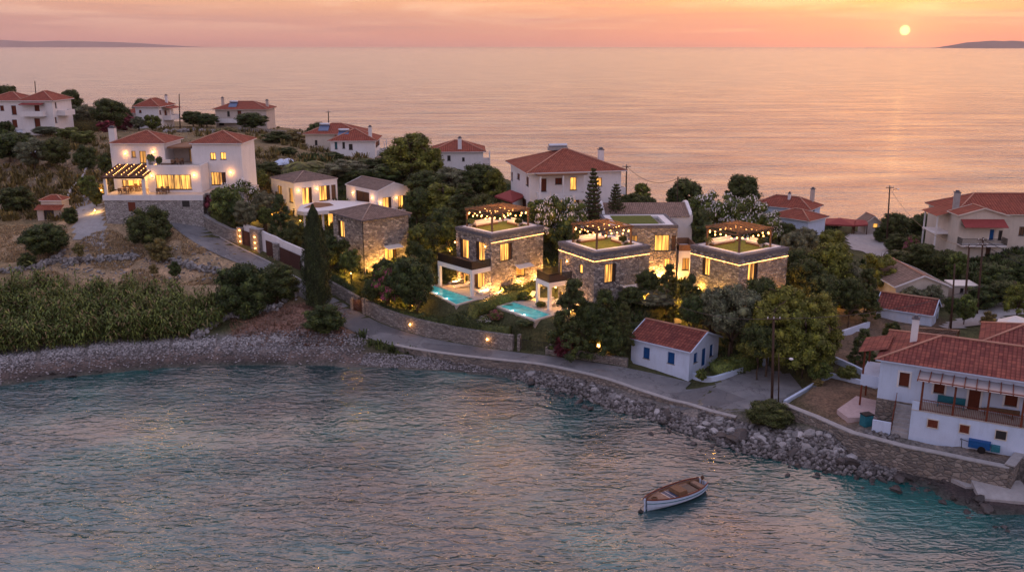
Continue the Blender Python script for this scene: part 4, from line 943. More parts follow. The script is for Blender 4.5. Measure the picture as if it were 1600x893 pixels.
# tiled stone house
v6 = House('tiled_stone_house', 'square stone house with brown tiled hip roof beside the tall cypress', 'house', (566.5, 345), 112, (637, 335), 6.9, 7.3, 6.1)
v6.win('L', (528, 345, 538, 370), 'lit', n=2); v6.win('L', (530, 382, 539, 404), 'lit', n=2); v6.win('R', (602, 387, 620, 410), 'lit')
v6.walls(M['villa_stone']); v6.fit(); v6.hip(.35, 1.15, 'tile_brown', ridge='ridge_br', fascia='grey_cap'); awning(v6, 'R', v6.hit('R', 599, 388)[0], v6.hit('R', 624, 388)[0], v6.hit('R', 612, 384)[1] + .1, 1.2)
for u in (4.2, 6.3, 2.6): uplight(v6, 'R', u, 18)
uplight(v6, 'L', 6.9, 14)
MB().tube([(-.05, -.05, 0), (-.05, -.05, v6.H)], .05, 6).build('downpipe', M['metal'], v6.root)
# white villa with hip roof
v7 = House('white_villa', 'white villa with brown hip roof and lit upstairs doors above the round pool', 'villa', (459, 287), 140, (525.5, 280), 7.6, 7.7, 7.6)
v7.win('L', (433.5, 290, 440.5, 304), 'litd'); v7.win('L', (451.5, 294, 457.5, 316), 'litd', n=1); v7.win('R', (472.5, 293, 488, 320), 'lit'); v7.win('R', (499, 290, 516, 313), 'lit', n=3); v7.win('R', (518, 288.5, 525, 311), 'wood_mid', n=1)
v7.walls(M['white']); v7.fit(); v7.hip(.12, 1.15, 'tile_brown', ridge='ridge_br'); v7.sconce('R', 466, 298, watts=8); v7.sconce('R', 494.5, 295, watts=8); v7.sconce('R', u=2.2, z=2.0, watts=10)
# white villa with gable roof
v8 = House('white_villa', 'white villa with brown gable roof and deck, behind the tiled stone house', 'villa', (590, 299), 138, (640, 293), 6.0, 9.2, 6.9)
v8.win('L', (556, 299, 577, 316), 'wood', n=2); v8.win('R', (598, 308, 612, 327), 'lit'); v8.win('R', (622, 305, 634, 327), 'lit')
v8.walls(M['white']); v8.fit(); v8.gable(.12, 1.0, 'tile_brown', 'y', ridge='ridge_br', over2=.1)
for p_ in ((594, 317), (619, 309), (638.5, 306)): v8.sconce('R', *p_, watts=7)
for p_ in ((552, 301), (582, 309)): v8.sconce('L', *p_, watts=7)
z8 = v8.H - 3.1
MB().box(-.5, -3.0, z8 - .5, v8.W + 2.2, -.005, z8).build('terrace', M['white'], v8.root); MB().box(v8.W + .005, -.004, z8 - .5, v8.W + 2.2, 5, z8 - .004).build('terrace', M['white'], v8.root)
mb = MB(); railing(mb, [(v8.W + 2.1, -.2, z8), (v8.W + 2.1, 4.9, z8)], 1.0, .1); railing(mb, [(2.5, -2.9, z8), (v8.W + 2.1, -2.9, z8)], 1.0, .1); mb.build('railing', M['metal'], v8.root)
for x in (-.45, 3.6, v8.W + 1.85): MB().box(x, -2.98, -1.5, x + .3, -2.68, z8 - .503).build('column', M['white'], v8.root)
o = MB().cbox(v8.W, -1.5, z8 - .56, .3, .3, .05).build('ceiling_light', M['lamp'], v8.root); lamp(o, (v8.W, -1.5, z8 - .9), 22)
# covered terrace joining the two white villas, over the round pool
tx, ty = U(470, 330, 10.6)
def bridge():
    pts = [(464, 329), (474, 331), (500, 329.5), (540, 326), (590, 324), (590, 317), (560, 314), (520, 313), (490, 316), (470, 320)]
    z = 10.5; W_ = [U(a, b, z) for a, b in pts]; o = W_[0]; r_ = empty('roof_terrace', (o[0], o[1], z), 0, 'pale curved roof terrace joining the two white villas over the round pool', 'terrace')
    q = [(a - o[0], b_ - o[1]) for a, b_ in W_]; mb = MB(); mb.face([(*p, 0) for p in q]); mb.face([(*p, -.55) for p in q][::-1])
    for i in range(len(q)): j = (i + 1) % len(q); mb.face([(*q[i], -.55), (*q[j], -.55), (*q[j], 0), (*q[i], 0)])
    mb.build('terrace_slab', M['white'], r_)
    d_ = [U(a, b, z) for a, b in ((474, 325), (500, 324.5), (522, 321), (515, 317), (492, 316))]; MB().face([(a - o[0], b_ - o[1], .012) for a, b_ in d_]).build('deck', M['deckwood'], r_)
    for a, b_ in ((474, 330.5), (503, 329), (530, 326.5)):
        p = U(a, b_, z); x, y = p[0] - o[0], p[1] - o[1] + .4; MB().tube([(x, y, -3.3), (x, y, -.553)], .17, 8).build('column', M['white'], r_)
    for a, b_ in ((488, 326), (515, 322)):
        p = U(a, b_, z); x, y = p[0] - o[0], p[1] - o[1]; g_ = MB().cbox(x, y + 1, -.59, .3, .3, .05).build('ceiling_light', M['lamp'], r_); lamp(g_, (x, y + 1, -.9), 25)
    # glazed room under the terrace
    a = U(508, 326, z); b_ = U(545, 320, z); g = MB(); A_ = (a[0] - o[0], a[1] - o[1] + 2.0); B_ = (b_[0] - o[0], b_[1] - o[1] + 3.5)
    g.face([(*A_, -3.2), (*B_, -3.2), (*B_, -.56), (*A_, -.56)]); g.build('lit_window', M['lit'], r_)
bridge()
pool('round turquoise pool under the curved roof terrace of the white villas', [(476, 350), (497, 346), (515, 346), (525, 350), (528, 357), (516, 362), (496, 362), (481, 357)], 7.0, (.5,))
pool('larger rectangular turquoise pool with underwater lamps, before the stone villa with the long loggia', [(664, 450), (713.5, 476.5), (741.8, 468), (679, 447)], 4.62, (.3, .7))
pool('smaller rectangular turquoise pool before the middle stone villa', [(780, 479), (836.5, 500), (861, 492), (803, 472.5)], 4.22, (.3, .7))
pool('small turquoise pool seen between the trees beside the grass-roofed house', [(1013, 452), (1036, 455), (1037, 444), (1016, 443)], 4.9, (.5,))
def slab(name, label, cat, pts, z, th, mat, part=True):
    W_ = [U(a, b_, z) for a, b_ in pts]; o = W_[0]; q = [(a - o[0], b_ - o[1]) for a, b_ in W_]; mb = MB(); mb.face([(*p, 0) for p in q])
    for i in range(len(q)): j = (i + 1) % len(q); mb.face([(*q[i], -th), (*q[j], -th), (*q[j], 0), (*q[i], 0)])
    return tag(mb.build(name, M[mat], None, (o[0], o[1], z)), label, cat)
d1 = slab('pool_deck', 'pale paved deck between the larger pool and its stone villa', 'deck', [(680, 446), (744, 468.5), (790, 462), (800, 452), (757, 440), (700, 430)], 4.66, 1.0, 'paving')
d2 = slab('pool_deck', 'pale paved deck beside the smaller pool of the middle villa', 'deck', [(804, 471.5), (863, 492.5), (905, 484), (905, 470), (850, 460)], 4.26, 1.0, 'paving')
# ------------------------------------------------------------------ restaurant on its stone podium
cf = House('restaurant', 'white restaurant with two red-tiled upper blocks on a stone podium, lit dining terrace', 'restaurant', (176, 224.8), 133, None, 18.9, 7.0, 14.0, heading=0)
sx_ = lambda px, Y=133: (px - 176) / F * Y * 1.0 / 1.0
def cx(px, py, Y): return P(px, py, Y)[0] - cf.O[0]
xa = cx(256, 224.8, 133); xb = cx(299.5, 224.8, 133); xe = cx(376, 224.8, 133)
cf.W = xa; lh = cf.holes
cf.win('R', (205.5, 236, 212, 246), 'litd', n=1); cf.win('R', (218, 236, 228.5, 255), 'litd', n=2)
cf.win('R', (191, 281, 226, 293.5), 'lit2', n=4)
cf.walls(M['white'], -.4); cf.fit(); cf.hip(.35, 1.45, 'tile'); cf.chimney(-.35, 1.2, -.5, cf.H + 2.2, .85, 'white')
cf2 = House('restaurant_block', 'white two-storey block with two small windows at the end of the restaurant nearest the white oleander', 'restaurant wing', (299.5, 224.8), 133, None, xe - xb, 7.0, 14.0, heading=0)
cf2.win('R', (328.5, 238.5, 337, 249.5), 'lit', n=2); cf2.win('R', (344.5, 238, 353, 249), 'lit', n=2); cf2.win('R', (330, 269, 353, 289), 'lit', n=4)
cf2.walls(M['white'], -.8); cf2.fit(); cf2.hip(.35, 1.45, 'tile'); cf2.sconce('R', 321.5, 270.5, watts=11); cf2.sconce('R', 360.5, 269.5, watts=11)
cf.sconce('R', 196, 240, watts=9); cf.sconce('R', 239.5, 238, watts=9)
hF = cf.H; fl = 3.0
mb = MB().box(xa + .003, 3.6, -.2, xb - .003, 7, hF - .7).build('recess_wall', M['pinkish'], cf.root)
o = MB().box(xa + .3, .2, hF - .7, xb - .3, 7, hF - .45).build('flat_roof', M['deckwood'], cf.root)
for x_, w_, kk_ in ((xa + 2.3, 1.1, 'dark'), (xa + 4.2, 1.8, 'dark')):
    f_ = MB(); ring(MB(), 0, 0, 1, 1, .1, 0, 1); f_.box(x_, 3.5, fl, x_ + w_, 3.597, fl + 2.1); fo = f_.build('door', M['frame'], cf.root); MB().box(x_ + .1, 3.46, fl + .08, x_ + w_ - .1, 3.498, fl + 2.0).build('pane', M['litd'], fo)  # glow added to these door panes to brighten the dark recess
MB().box(xa + 3.75, .3, fl, xa + 4.05, .6, hF - .7).build('column', M['white'], cf.root)
# ground floor extension with its terrace on top
ex0 = cx(229, 290, 129.5) ; ex1 = cx(312.5, 290, 129.5)
g1 = House('restaurant_front', 'white ground-floor room of the restaurant with a wide lit glass wall and roof terrace', 'restaurant wing', (229, 262), 129.5, None, ex1 - ex0, 3.3, 14.0, heading=0)
g1.win('R', (243.5, 273, 299, 296), 'lit2', n=6); g1.walls(M['white'], -.3); g1.fit(); g1.sconce('R', 237, 274.5, watts=11); g1.sconce('R', 303.5, 273.5, watts=11)
mb = MB(); mb.box(-.02, -.02, g1.H, g1.W + .02, .2, g1.H + .35); mb.box(g1.W - .22, .2, g1.H, g1.W + .02, 3.4, g1.H + .35); mb.box(-.02, .2, g1.H, .18, 3.4, g1.H + .7); mb.box(-.02, .2, g1.H + .7, .18, 2.4, g1.H + 1.1); mb.build('parapet', M['white'], g1.root)
MB().box(.2, .2, g1.H + .002, g1.W - .23, 7, g1.H + .05).build('terrace_floor', M['paving'], g1.root)
# podium
px0 = cx(161.5, 304, 126.8) + cf.O[0]; px1 = cx(316, 304, 126.8) + cf.O[0]
pd = empty('stone_podium', (px0, 126.8, 13.75), 0, 'pale stone podium under the restaurant terrace with two dark openings', 'podium')
pw = px1 - px0
mb = MB().box(0, 0, -7, pw, 9, -.42); mb.build('masonry', M['cafe_stone'], pd); MB().box(-.05, -.05, -.42, pw + .05, 14, 0.0).build('terrace_floor', M['paving'], pd)
MB().box(-.12, -.12, -.75, pw + .1, -.053, .02).build('edge_band', M['white'], pd)
for (a, c_, b_, d_) in ((199, 315, 213.5, 330), (283.5, 312, 297.5, 323)):
    x0_, _, z1_ = P(a, c_, 126.8); x1_, _, z0_ = P(b_, d_, 126.8); f_ = MB(); x0_ -= px0; x1_ -= px0; z0_ -= 13.75; z1_ -= 13.75
    ring_ = [(x0_ - .08, x0_ + .06, z0_, z1_), (x1_ - .06, x1_ + .08, z0_, z1_), (x0_, x1_, z1_ - .06, z1_ + .1)]
    for q in ring_: f_.box(q[0], -.06, q[2], q[1], -.002, q[3])
    fo = f_.build('window', M['concrete'], pd); MB().box(x0_ + .06, -.03, z0_, x1_ - .06, -.004, z1_ - .06).build('shutter', M['wood_red' if a < 200 else 'dark'], fo)
mb = MB().box(pw - .1, 1.2, -5, pw + 5.5, 9, .1).build('side_terrace', M['cafe_stone'], pd); MB().box(pw + .06, 1.15, .101, pw + 5.55, 9, .16).build('paving', M['paving'], pd)
for k_ in (cf2, g1, RootOnly(pd)): merge(cf, k_)
# dining pergola with rows of bulbs
pg = empty('dining_pergola', (px0 + .1, 127.0, 13.75), 0, 'reed-roofed pergola over the restaurant terrace with white pillars', 'pergola')
pgw = P(225.5, 290, 127)[0] - px0 - .1; pgd = 6.0; zt_ = P(190, 277.5, 127)[2] - 13.75; zb_ = P(190, 257.5, 132.9)[2] - 13.75
for x, y in ((0, 0), (pgw - .35, 0)): MB().box(x, y, 0, x + .38, y + .38, zt_ - .14).build('pillar', M['white'], pg)
MB().box(-.25, -.2, zt_ - .14, pgw + .15, 0.0, zt_ + .06).build('beam', M['wood'], pg)
mb = MB(); n_ = 26
sl_ = (zb_ - zt_) / pgd
mb.face([(-.3, -.2, zt_ + .08), (pgw + .2, -.2, zt_ + .08), (pgw + .2, pgd, zb_ + .08), (-.3, pgd, zb_ + .08)]); mb.face([(-.3, -.2, zt_ + .07), (-.3, pgd, zb_ + .07), (pgw + .2, pgd, zb_ + .07), (pgw + .2, -.2, zt_ + .07)]); mb.build('reed_roof', M['wood'], pg)
for k in range(7):
    x = -.2 + (pgw + .3) * k / 6; MB().bar((x, -.2, zt_ + .1), (x, pgd, zb_ + .1), .09, .14).build('rafter', M['wood'], pg)
sl = empty('string_lights', (px0 + .1, 127.0, 13.75), 0, 'rows of warm bulbs along the reed roof over the dining terrace', 'string lights')
bm_ = MB().ball((0, 0, 0), .05, 1.1, 6, 4).mesh('bulb', M['bulb'], True)
for k in range(6):
    x = .35 + (pgw - .5) * k / 5; wm = MB().tube([(x, 0, zt_ + .24), (x, pgd - .3, zt_ + sl_ * (pgd - .3) + .24)], .012, 4).build('wire', M['metal'], sl); m_ = 11 if k % 2 else 6
    for i in range(m_): y = .1 + (pgd - .5) * (i + .5) / m_; link('bulb', bm_, sl, (x, y, zt_ + sl_ * y + .27))
for x, y in ((pgw * .25, 2), (pgw * .75, 2.4), (pgw * .5, 4.6)): lamp(pg, (x, y, zt_ - .5), 30, (1, .52, .17), .4)
# side wall with doors under the pergola
mb = MB()
for side_x in (): pass
# furniture
def chair(label, loc, rz, group, src=[None]):
    if src[0] is None:
        r_ = empty('chair', (0, 0, 0)); MB().box(-.23, -.23, .42, .23, .23, .47).build('seat', M['wood_mid'], r_); MB().box(-.23, .19, .47, .23, .24, .9).build('backrest', M['wood_mid'], r_)
        for x in (-.2, .2):
            for y in (-.2, .2): MB().box(x - .025, y - .025, 0, x + .025, y + .025, .42).build('leg', M['wood'], r_)
        src[0] = r_; o = r_
    else: o = copy_tree(src[0])
    o.location = loc; o.rotation_euler = (0, 0, rz); tag(o, label, 'chair', group); return o
def table(label, loc, rz=0, w=1.5, d=.85, src={}):
    k = (w, d)
    if k not in src:
        r_ = empty('table', (0, 0, 0)); MB().box(-w / 2, -d / 2, .70, w / 2, d / 2, .75).build('tabletop', M['wood_mid'], r_)
        for x in (-w / 2 + .08, w / 2 - .08):
            for y in (-d / 2 + .08, d / 2 - .08): MB().box(x - .035, y - .035, 0, x + .035, y + .035, .70).build('leg', M['wood'], r_)
        src[k] = r_; o = r_
    else: o = copy_tree(src[k])
    o.location = loc; o.rotation_euler = (0, 0, rz); tag(o, label, 'table'); return o
def dine(x, y, z, where, n=4, w=1.5):
    table('wooden dining table %s' % where, (x, y, z), 0, w, .85)
    for i in range(n):
        xx = x + (-.4 if i % 2 else .4) * (w / 1.5); s_ = 1 if i < 2 else -1; chair('wooden dining chair at the table %s' % where, (xx, y + s_ * .68, z), 0 if s_ > 0 else math.pi, 'chairs at the table ' + where)
ZP = 13.755
a_ = P(195, 300, 128.2); dine(a_[0], 128.3, ZP, 'under the reed-roofed pergola near its front')
a_ = P(212, 292, 130.6); dine(a_[0], 130.8, ZP, 'far back under the reed-roofed pergola')
a_ = P(254, 297, 128.0); dine(a_[0], 128.1, ZP, 'in front of the wide glass wall')
a_ = P(283, 262, 133.5); dine(a_[0], 132.2, 14.0 + g1.H + .05, 'on the upper terrace of the restaurant', 4)
def sofa(label, loc, rz, w=1.8, cat='sofa'):
    r_ = empty('outdoor_sofa', loc, rz, label, cat); MB().box(-w / 2, -.4, .0, w / 2, .4, .22).build('base', M['wood_mid'], r_); MB().box(-w / 2 + .05, -.38, .22, w / 2 - .05, .3, .42).build('cushion', M['fabric'], r_)
    MB().box(-w / 2, .3, .22, w / 2, .42, .72).build('backrest', M['fabric'], r_); return r_
a_ = P(262, 252, 133); sofa('white outdoor sofa on the upper terrace of the restaurant', (a_[0], 132.6, 14.0 + g1.H + .05), 0)
def potted(kind, loc, w, ht, label, cat='potted plant'):
    key = [k for k in PROTO if k.rstrip('0123456789') == kind][0]; r_ = empty('potted_plant', loc, trng.uniform(0, 6), label, cat); cr, tr, ex = PROTO[key]
    MB().tube([(0, 0, 0), (0, 0, .45)], [.16, .24], 10).build('pot', M['concrete'], r_); c_ = link('foliage', cr, r_, (0, 0, .38)); c_.scale = (w, w, ht); return r_
potted('palm', (P(236, 250, 130.5)[0], 130.4, 14.0 + g1.H + .05), .8, 2.0, 'tall feathery potted plant by the left end of the upper restaurant terrace')
potted('bush', (P(249, 250, 130.5)[0], 130.4, 14.0 + g1.H + .05), .55, 1.2, 'round potted shrub on the upper restaurant terrace beside the white sofa')
# sun loungers
def lounger(label, x, y, z, rz, src=[None], group='sun loungers by the pools'):
    if src[0] is None:
        r_ = empty('sun_lounger', (0, 0, 0)); MB().box(-.33, -1.0, .22, .33, .95, .27).build('frame', M['white'], r_); MB().box(-.31, -.98, .272, .31, .3, .36).build('mattress', M['fabric'], r_)
        MB().box8([(-.31, .3, .27), (.31, .3, .27), (.31, 1.02, .62), (-.31, 1.02, .62), (-.31, .27, .35), (.31, .27, .35), (.31, .97, .72), (-.31, .97, .72)]).build('backrest', M['fabric'], r_)
        for xx in (-.28, .28):
            for yy in (-.85, .8): MB().box(xx - .03, yy - .03, 0, xx + .03, yy + .03, .22).build('leg', M['white'], r_)
        src[0] = r_; o = r_
    else: o = copy_tree(src[0])
    o.location = (x, y, z); o.rotation_euler = (0, 0, rz); tag(o, label, 'sun lounger', group); return o
for (a, b_, rz, lb) in ((712, 443, -70, 'white sun lounger under the loggia nearest its far column'), (722, 449, -65, 'white sun lounger under the loggia nearest its front column'), (752, 456, -35, 'white sun lounger on the open deck nearest the larger pool'), (758, 459, -35, 'white sun lounger on the open deck nearest the hedge')):
    x, y = U(a, b_, 4.66); lounger(lb, x, y, 4.66, R(rz))
for (a, b_, rz, lb) in ((829, 466, -30, 'white sun lounger beside the outer column of the middle villa loggia'), (853, 474, -60, 'white sun lounger in front of the middle villa loggia'), (863, 477, -60, 'white sun lounger nearest the dark conifers at the smaller pool')):
    x, y = U(a, b_, 4.26); lounger(lb, x, y, 4.26, R(rz))
for v, nm in ((v1, 'behind the larger pool'), (v2, 'of the middle stone villa'), (v3, 'nearest the white oleanders')):
    zz = v.H + .37; w_ = v.world(3.6, v.D - 1.5, zz); sofa('long white sofa under the roof pergola ' + nm, w_, v.hd, 3.6)
    w_ = v.world(v.W - 2.0, 3.2, zz); sofa('short white sofa along the side of the roof terrace ' + nm, w_, v.hd - math.pi / 2, 2.2)
    w_ = v.world(v.W - 2.4, 2.0, zz); potted('bush', w_, .6, .8, 'round potted shrub on the roof terrace ' + nm)
    w_ = v.world(1.3, v.D - 1.4, zz); potted('palm' if v is not v2 else 'bush', w_, .7, 1.1, 'leafy potted plant in the corner of the roof terrace ' + nm)
# ------------------------------------------------------------------ the other houses
def span(a, b_, z): p = U(*a, z); q = U(*b_, z); return math.hypot(p[0] - q[0], p[1] - q[1])
def balcony(s, side, u0, u1, z, dp=1.3, hh=.85, solid='white', post=False, roof=None):
    T = s.T
    def bx(u0, u1, o0, o1, z0, z1, mb=None):
        mb = mb or MB(); return mb.box8([T(side, u0, o0, z0), T(side, u1, o0, z0), T(side, u1, o1, z0), T(side, u0, o1, z0), T(side, u0, o0, z1), T(side, u1, o0, z1), T(side, u1, o1, z1), T(side, u0, o1, z1)])
    o = bx(u0, u1, .005, dp, z - .2, z).build('balcony', M[solid], s.root); mb = MB()
    if post != 'rail':
        bx(u0, u1, dp - .1, dp, z + .002, z + hh, mb); bx(u0, u0 + .1, .01, dp - .1, z + .002, z + hh, mb); bx(u1 - .1, u1, .01, dp - .1, z + .002, z + hh, mb); mb.build('parapet', M[solid], o)
    else: railing(mb, [T(side, u0, .05, z), T(side, u0, dp, z), T(side, u1, dp, z), T(side, u1, .05, z)], .95, .14); mb.build('railing', M['metal'], o)
    if roof:
        for u in (u0 + .05, u1 - .2): bx(u, u + .14, dp - .16, dp - .02, z + .01, z + roof - .15).build('balcony_post', M['white'], o)
    return o
def solar(s, x, y, z, rz=0, tilt=.5, par=None):
    mt = Matrix.Translation((x, y, z)) @ Matrix.Rotation(rz, 4, 'Z') @ Matrix.Rotation(tilt, 4, 'X')
    q = [mt @ Vector(p) for p in [(-1, -1, 0), (1, -1, 0), (1, 1, 0), (-1, 1, 0), (-1, -1, .1), (1, -1, .1), (1, 1, .1), (-1, 1, .1)]]; o = MB().box8(q).build('solar_panel', M['panel'], s.root)
    a, b_ = mt @ Vector((-1, 1.15, .3)), mt @ Vector((1, 1.15, .3)); MB().tube([a, b_], .28, 10).build('water_tank', M['steel'], o, smooth=True)
    lg = MB()
    for p in (q[2], q[3]): lg.bar(p, p - Vector((0, 0, .7)), .05)
    lg.build('stand', M['metal'], o)
# big red-roofed house
v11 = House('red_roofed_house', 'large cream two-storey house with broad red hip roof and balcony behind the norfolk pines', 'house', (828.4, 270.7), 129, (974, 266.4), 13.6, 13.0, 9.6)
v11.win('R', (844, 279, 854, 299), 'wood_red', n=1, zmin=3.3); v11.win('R', (867.5, 278, 878.5, 288), 'wood_red'); v11.win('R', (891, 277, 901, 297), 'lit', zmin=3.3); v11.win('R', (931.5, 277.5, 940.5, 291), 'lit')
v11.win('R', (862, 310, 873, 326), 'lit'); v11.win('R', (888, 309, 905, 328), 'lit', n=3)
for r4 in ((797, 268, 801, 281), (808, 271, 812, 280), (822, 276, 826, 290), (815, 310, 822, 325)): v11.win('L', r4, 'wood_red', n=1)
v11.walls(M['white']); v11.fit(); v11.hip(.7, 2.5, 'tile'); v11.chimney(12.2, 5.5, v11.H + .5, v11.H + 2.5, .75)
MB().tube([(4.5, 7, v11.H + 3.1), (7.3, 7, v11.H + 3.1)], .28, 10).build('water_tank', M['steel'], v11.root); MB().box(4.4, 6.6, v11.H + 2.4, 7.4, 7.4, v11.H + 2.85).build('tank_stand', M['concrete'], v11.root)
u0 = v11.hit('R', 838, 300)[0]; u1 = v11.hit('R', 910, 300)[0]; balcony(v11, 'R', u0, u1, 3.35, 1.7, .8, 'white', roof=None)
u2 = (u0 + u1) / 2
for u in (u0 + .1, u2, u1 - .25): MB().box(u, -1.65, 3.36, u + .2, -1.45, v11.H - .2).build('balcony_post', M['white'], v11.root)
MB().box(u0 - .2, -1.75, v11.H - .2, u1 + .2, -.01, v11.H - .003).build('balcony_beam', M['deckwood'], v11.root)
for u in (u0 + .1, u1 - .3): MB().box(u, -1.6, -1.5, u + .28, -1.32, 3.147).build('column', M['white'], v11.root)
lamp(v11.root, (u2, -.9, 2.7), 18); balcony(v11, 'F', 1.5, 4.5, 3.35, 1.3)
def canopy(label, quad, z, rise, mat, cat='canopy', name='canopy', posts=True, zb=None, post_mat='wood'):
    W_ = [np.array(U(a, b_, z)) for a, b_ in quad]; c = sum(W_) / 4; zg = h(c[0], c[1]) if zb is None else zb; r_ = empty(name, (c[0], c[1], zg), 0, label, cat); q = [Vector((*(p - c), z - zg)) for p in W_]; top = Vector((0, 0, z - zg + rise)); mb = MB()
    for i in range(4): slope(mb, [q[i], q[(i + 1) % 4], top])
    mb.build('canopy_roof', M[mat], r_); mb = MB()
    for i in range(4): mb.bar(q[i] - Vector((0, 0, .1)), q[(i + 1) % 4] - Vector((0, 0, .1)), .06, .25)
    mb.build('valance', M[mat], r_)
    if posts:
        for p in q: p2 = p * .92; MB().bar((p2.x, p2.y, -.3), (p2.x, p2.y, z - zg - .02), .12).build('post', M[post_mat], r_)
    return r_
canopy('red hipped canopy beside the large red-roofed house', [(773, 306), (800, 315), (821, 305), (796, 298)], 12.6, .9, 'redcloth')
# blue-shuttered cottage
v10 = House('white_cottage', 'small white cottage with blue shutters and red tiled roof at the lane junction', 'cottage', (1078, 548.5), 88, (1123, 525.8), 6.3, 7.0, 1.05)
v10.win('L', (1005, 542.5, 1015, 560), 'blue', n=2, frame='blue'); v10.win('L', (1043, 550, 1054, 568), 'blue', n=2, frame='blue')
v10.win('R', (1084, 551, 1090, 566), 'blue', frame='blue'); v10.win('R', (1096.5, 544, 1103, 571), 'blue', n=1, frame='blue', name='door'); v10.win('R', (1109, 538, 1114.5, 556), 'blue', frame='blue')
v10.walls(M['bluewhite']); v10.fit(); v10.gable(.28, 1.25, 'tile2', 'y', 'bluewhite')
# blue-white house above the sea wall
v12 = House('seafront_house', 'pale blue-white house with brown-red tiles and glazed veranda above the stone sea wall', 'house', (1376.5, 562), 74, (1600, 595.6), 16.0, 8.6, 2.3)
of = (0, -2.3)
v12.win('R', (1405, 581.5, 1421, 603), 'wood_red', n=1, frame='wood_red'); v12.win('R', (1459, 598, 1476, 614), 'wood_red', n=1, frame='wood_red'); v12.win('R', (1512.5, 609, 1531, 643), 'wood_red', n=2, frame='wood_red', name='door'); v12.win('R', (1570, 615.5, 1590, 634), 'wood_red', n=1, frame='wood_red')
for r4 in ((1448, 654, 1467, 668.5), (1498, 662, 1516, 677), (1554, 671, 1574, 687)): v12.win('R', r4, 'wood_red' if r4[0] < 1550 else 'dark', off=of, n=1, frame='cream')
a12 = v12.hit('R', 1423, 650, of)[0]; zf = v12.hit('R', 1440, 642, of)[1]; zv = v12.hit('R', 1436, 595, of)[1]
v12.walls(M['bluewhite']); v12.fit(); v12.hip(.42, 1.5, 'tile2', fascia='bluewhite')
MB().box(a12, -2.3, -1.2, 16.0, -.004, zf).build('veranda_base', M['bluewhite'], v12.root); MB().box(a12 - .02, -2.35, zf, 16.02, -.003, zf + .05).build('veranda_floor', M['paving'], v12.root)
uu = [v12.hit('R', px, 620, of)[0] for px in (1440, 1492, 1546)]; uu += [2 * uu[2] - uu[1], 15.85]
rl = MB(); railing(rl, [(uu[0], -2.2, zf + .05), (15.9, -2.2, zf + .05)], .95, .13, .016); rl.build('railing', M['wood_red'], v12.root)
MB().box(a12, -2.3, zf, uu[0] - .1, -2.1, zf + .75).build('parapet', M['bluewhite'], v12.root)
for u in uu[:4]: MB().box(u - .08, -2.25, zf + .05, u + .08, -2.09, zv).build('veranda_post', M['wood_red'], v12.root)
fr = MB(); fr.box(uu[0] - .5, -2.3, zv, 16.2, -2.12, zv + .14); fr.build('veranda_beam', M['wood_red'], v12.root)
zvb = zv + .16; n_ = 15; x0 = uu[0] - .45
gm, gn, gb = newmat('veranda_glazing'); gb.inputs['Base Color'].default_value = (.26, .235, .24, 1); gb.inputs['Roughness'].default_value = .35; M['glazing'] = gm
for k in range(n_):
    xa_ = x0 + (16.2 - x0) * k / n_; xb_ = x0 + (16.2 - x0) * (k + 1) / n_
    MB().face([(xa_ + .05, -2.55, zv + .1), (xb_ - .03, -2.55, zv + .1), (xb_ - .03, -.03, zvb), (xa_ + .05, -.03, zvb)]).build('roof_panel', M['glazing'], v12.root); MB().bar((xa_, -2.6, zv + .13), (xa_, -.02, zvb + .03), .07, .1).build('rafter', M['wood_red'], v12.root)
for u, w_, z0_, z1_ in [(q[1], q[3] - q[1], q[2], q[4]) for q in v12.wins if q[10] == (0, 0)]:
    mb = MB(); mb.box(u - .16, -.05, z0_ - .16, u, -.004, z1_ + .16); mb.box(u + w_, -.05, z0_ - .16, u + w_ + .16, -.004, z1_ + .16); mb.box(u, -.05, z1_, u + w_, -.004, z1_ + .16); mb.build('surround', M['white'], v12.root)
MB().box(-.02, -.06, -1.2, a12 - .003, -.004, 2.15).build('stone_base', M['sea_stone'], v12.root)
mb = MB()
for k in range(7): mb.box(a12 - 1.35 + k * .0, -2.3 + k * .3, -.2, a12 - .03, -2.0 + k * .3, .25 + k * .3)
mb.build('stairs', M['concrete'], v12.root)
mb = MB(); railing(mb, [(a12 - 1.4, -2.2, .3), (a12 - 1.4, -.3, 2.1)], .9, .16); mb.build('stair_rail', M['wood_red'], v12.root)
MB().box(a12 - 2.9, -2.3, -.5, a12 - 1.42, -2.1, .95).build('stair_wall', M['bluewhite'], v12.root)
xy = v12.loc(1428, 524, v12.H + 1.5); v12.chimney(xy[0], xy[1] + .3, v12.H + .2, v12.H + 3.0, .55)
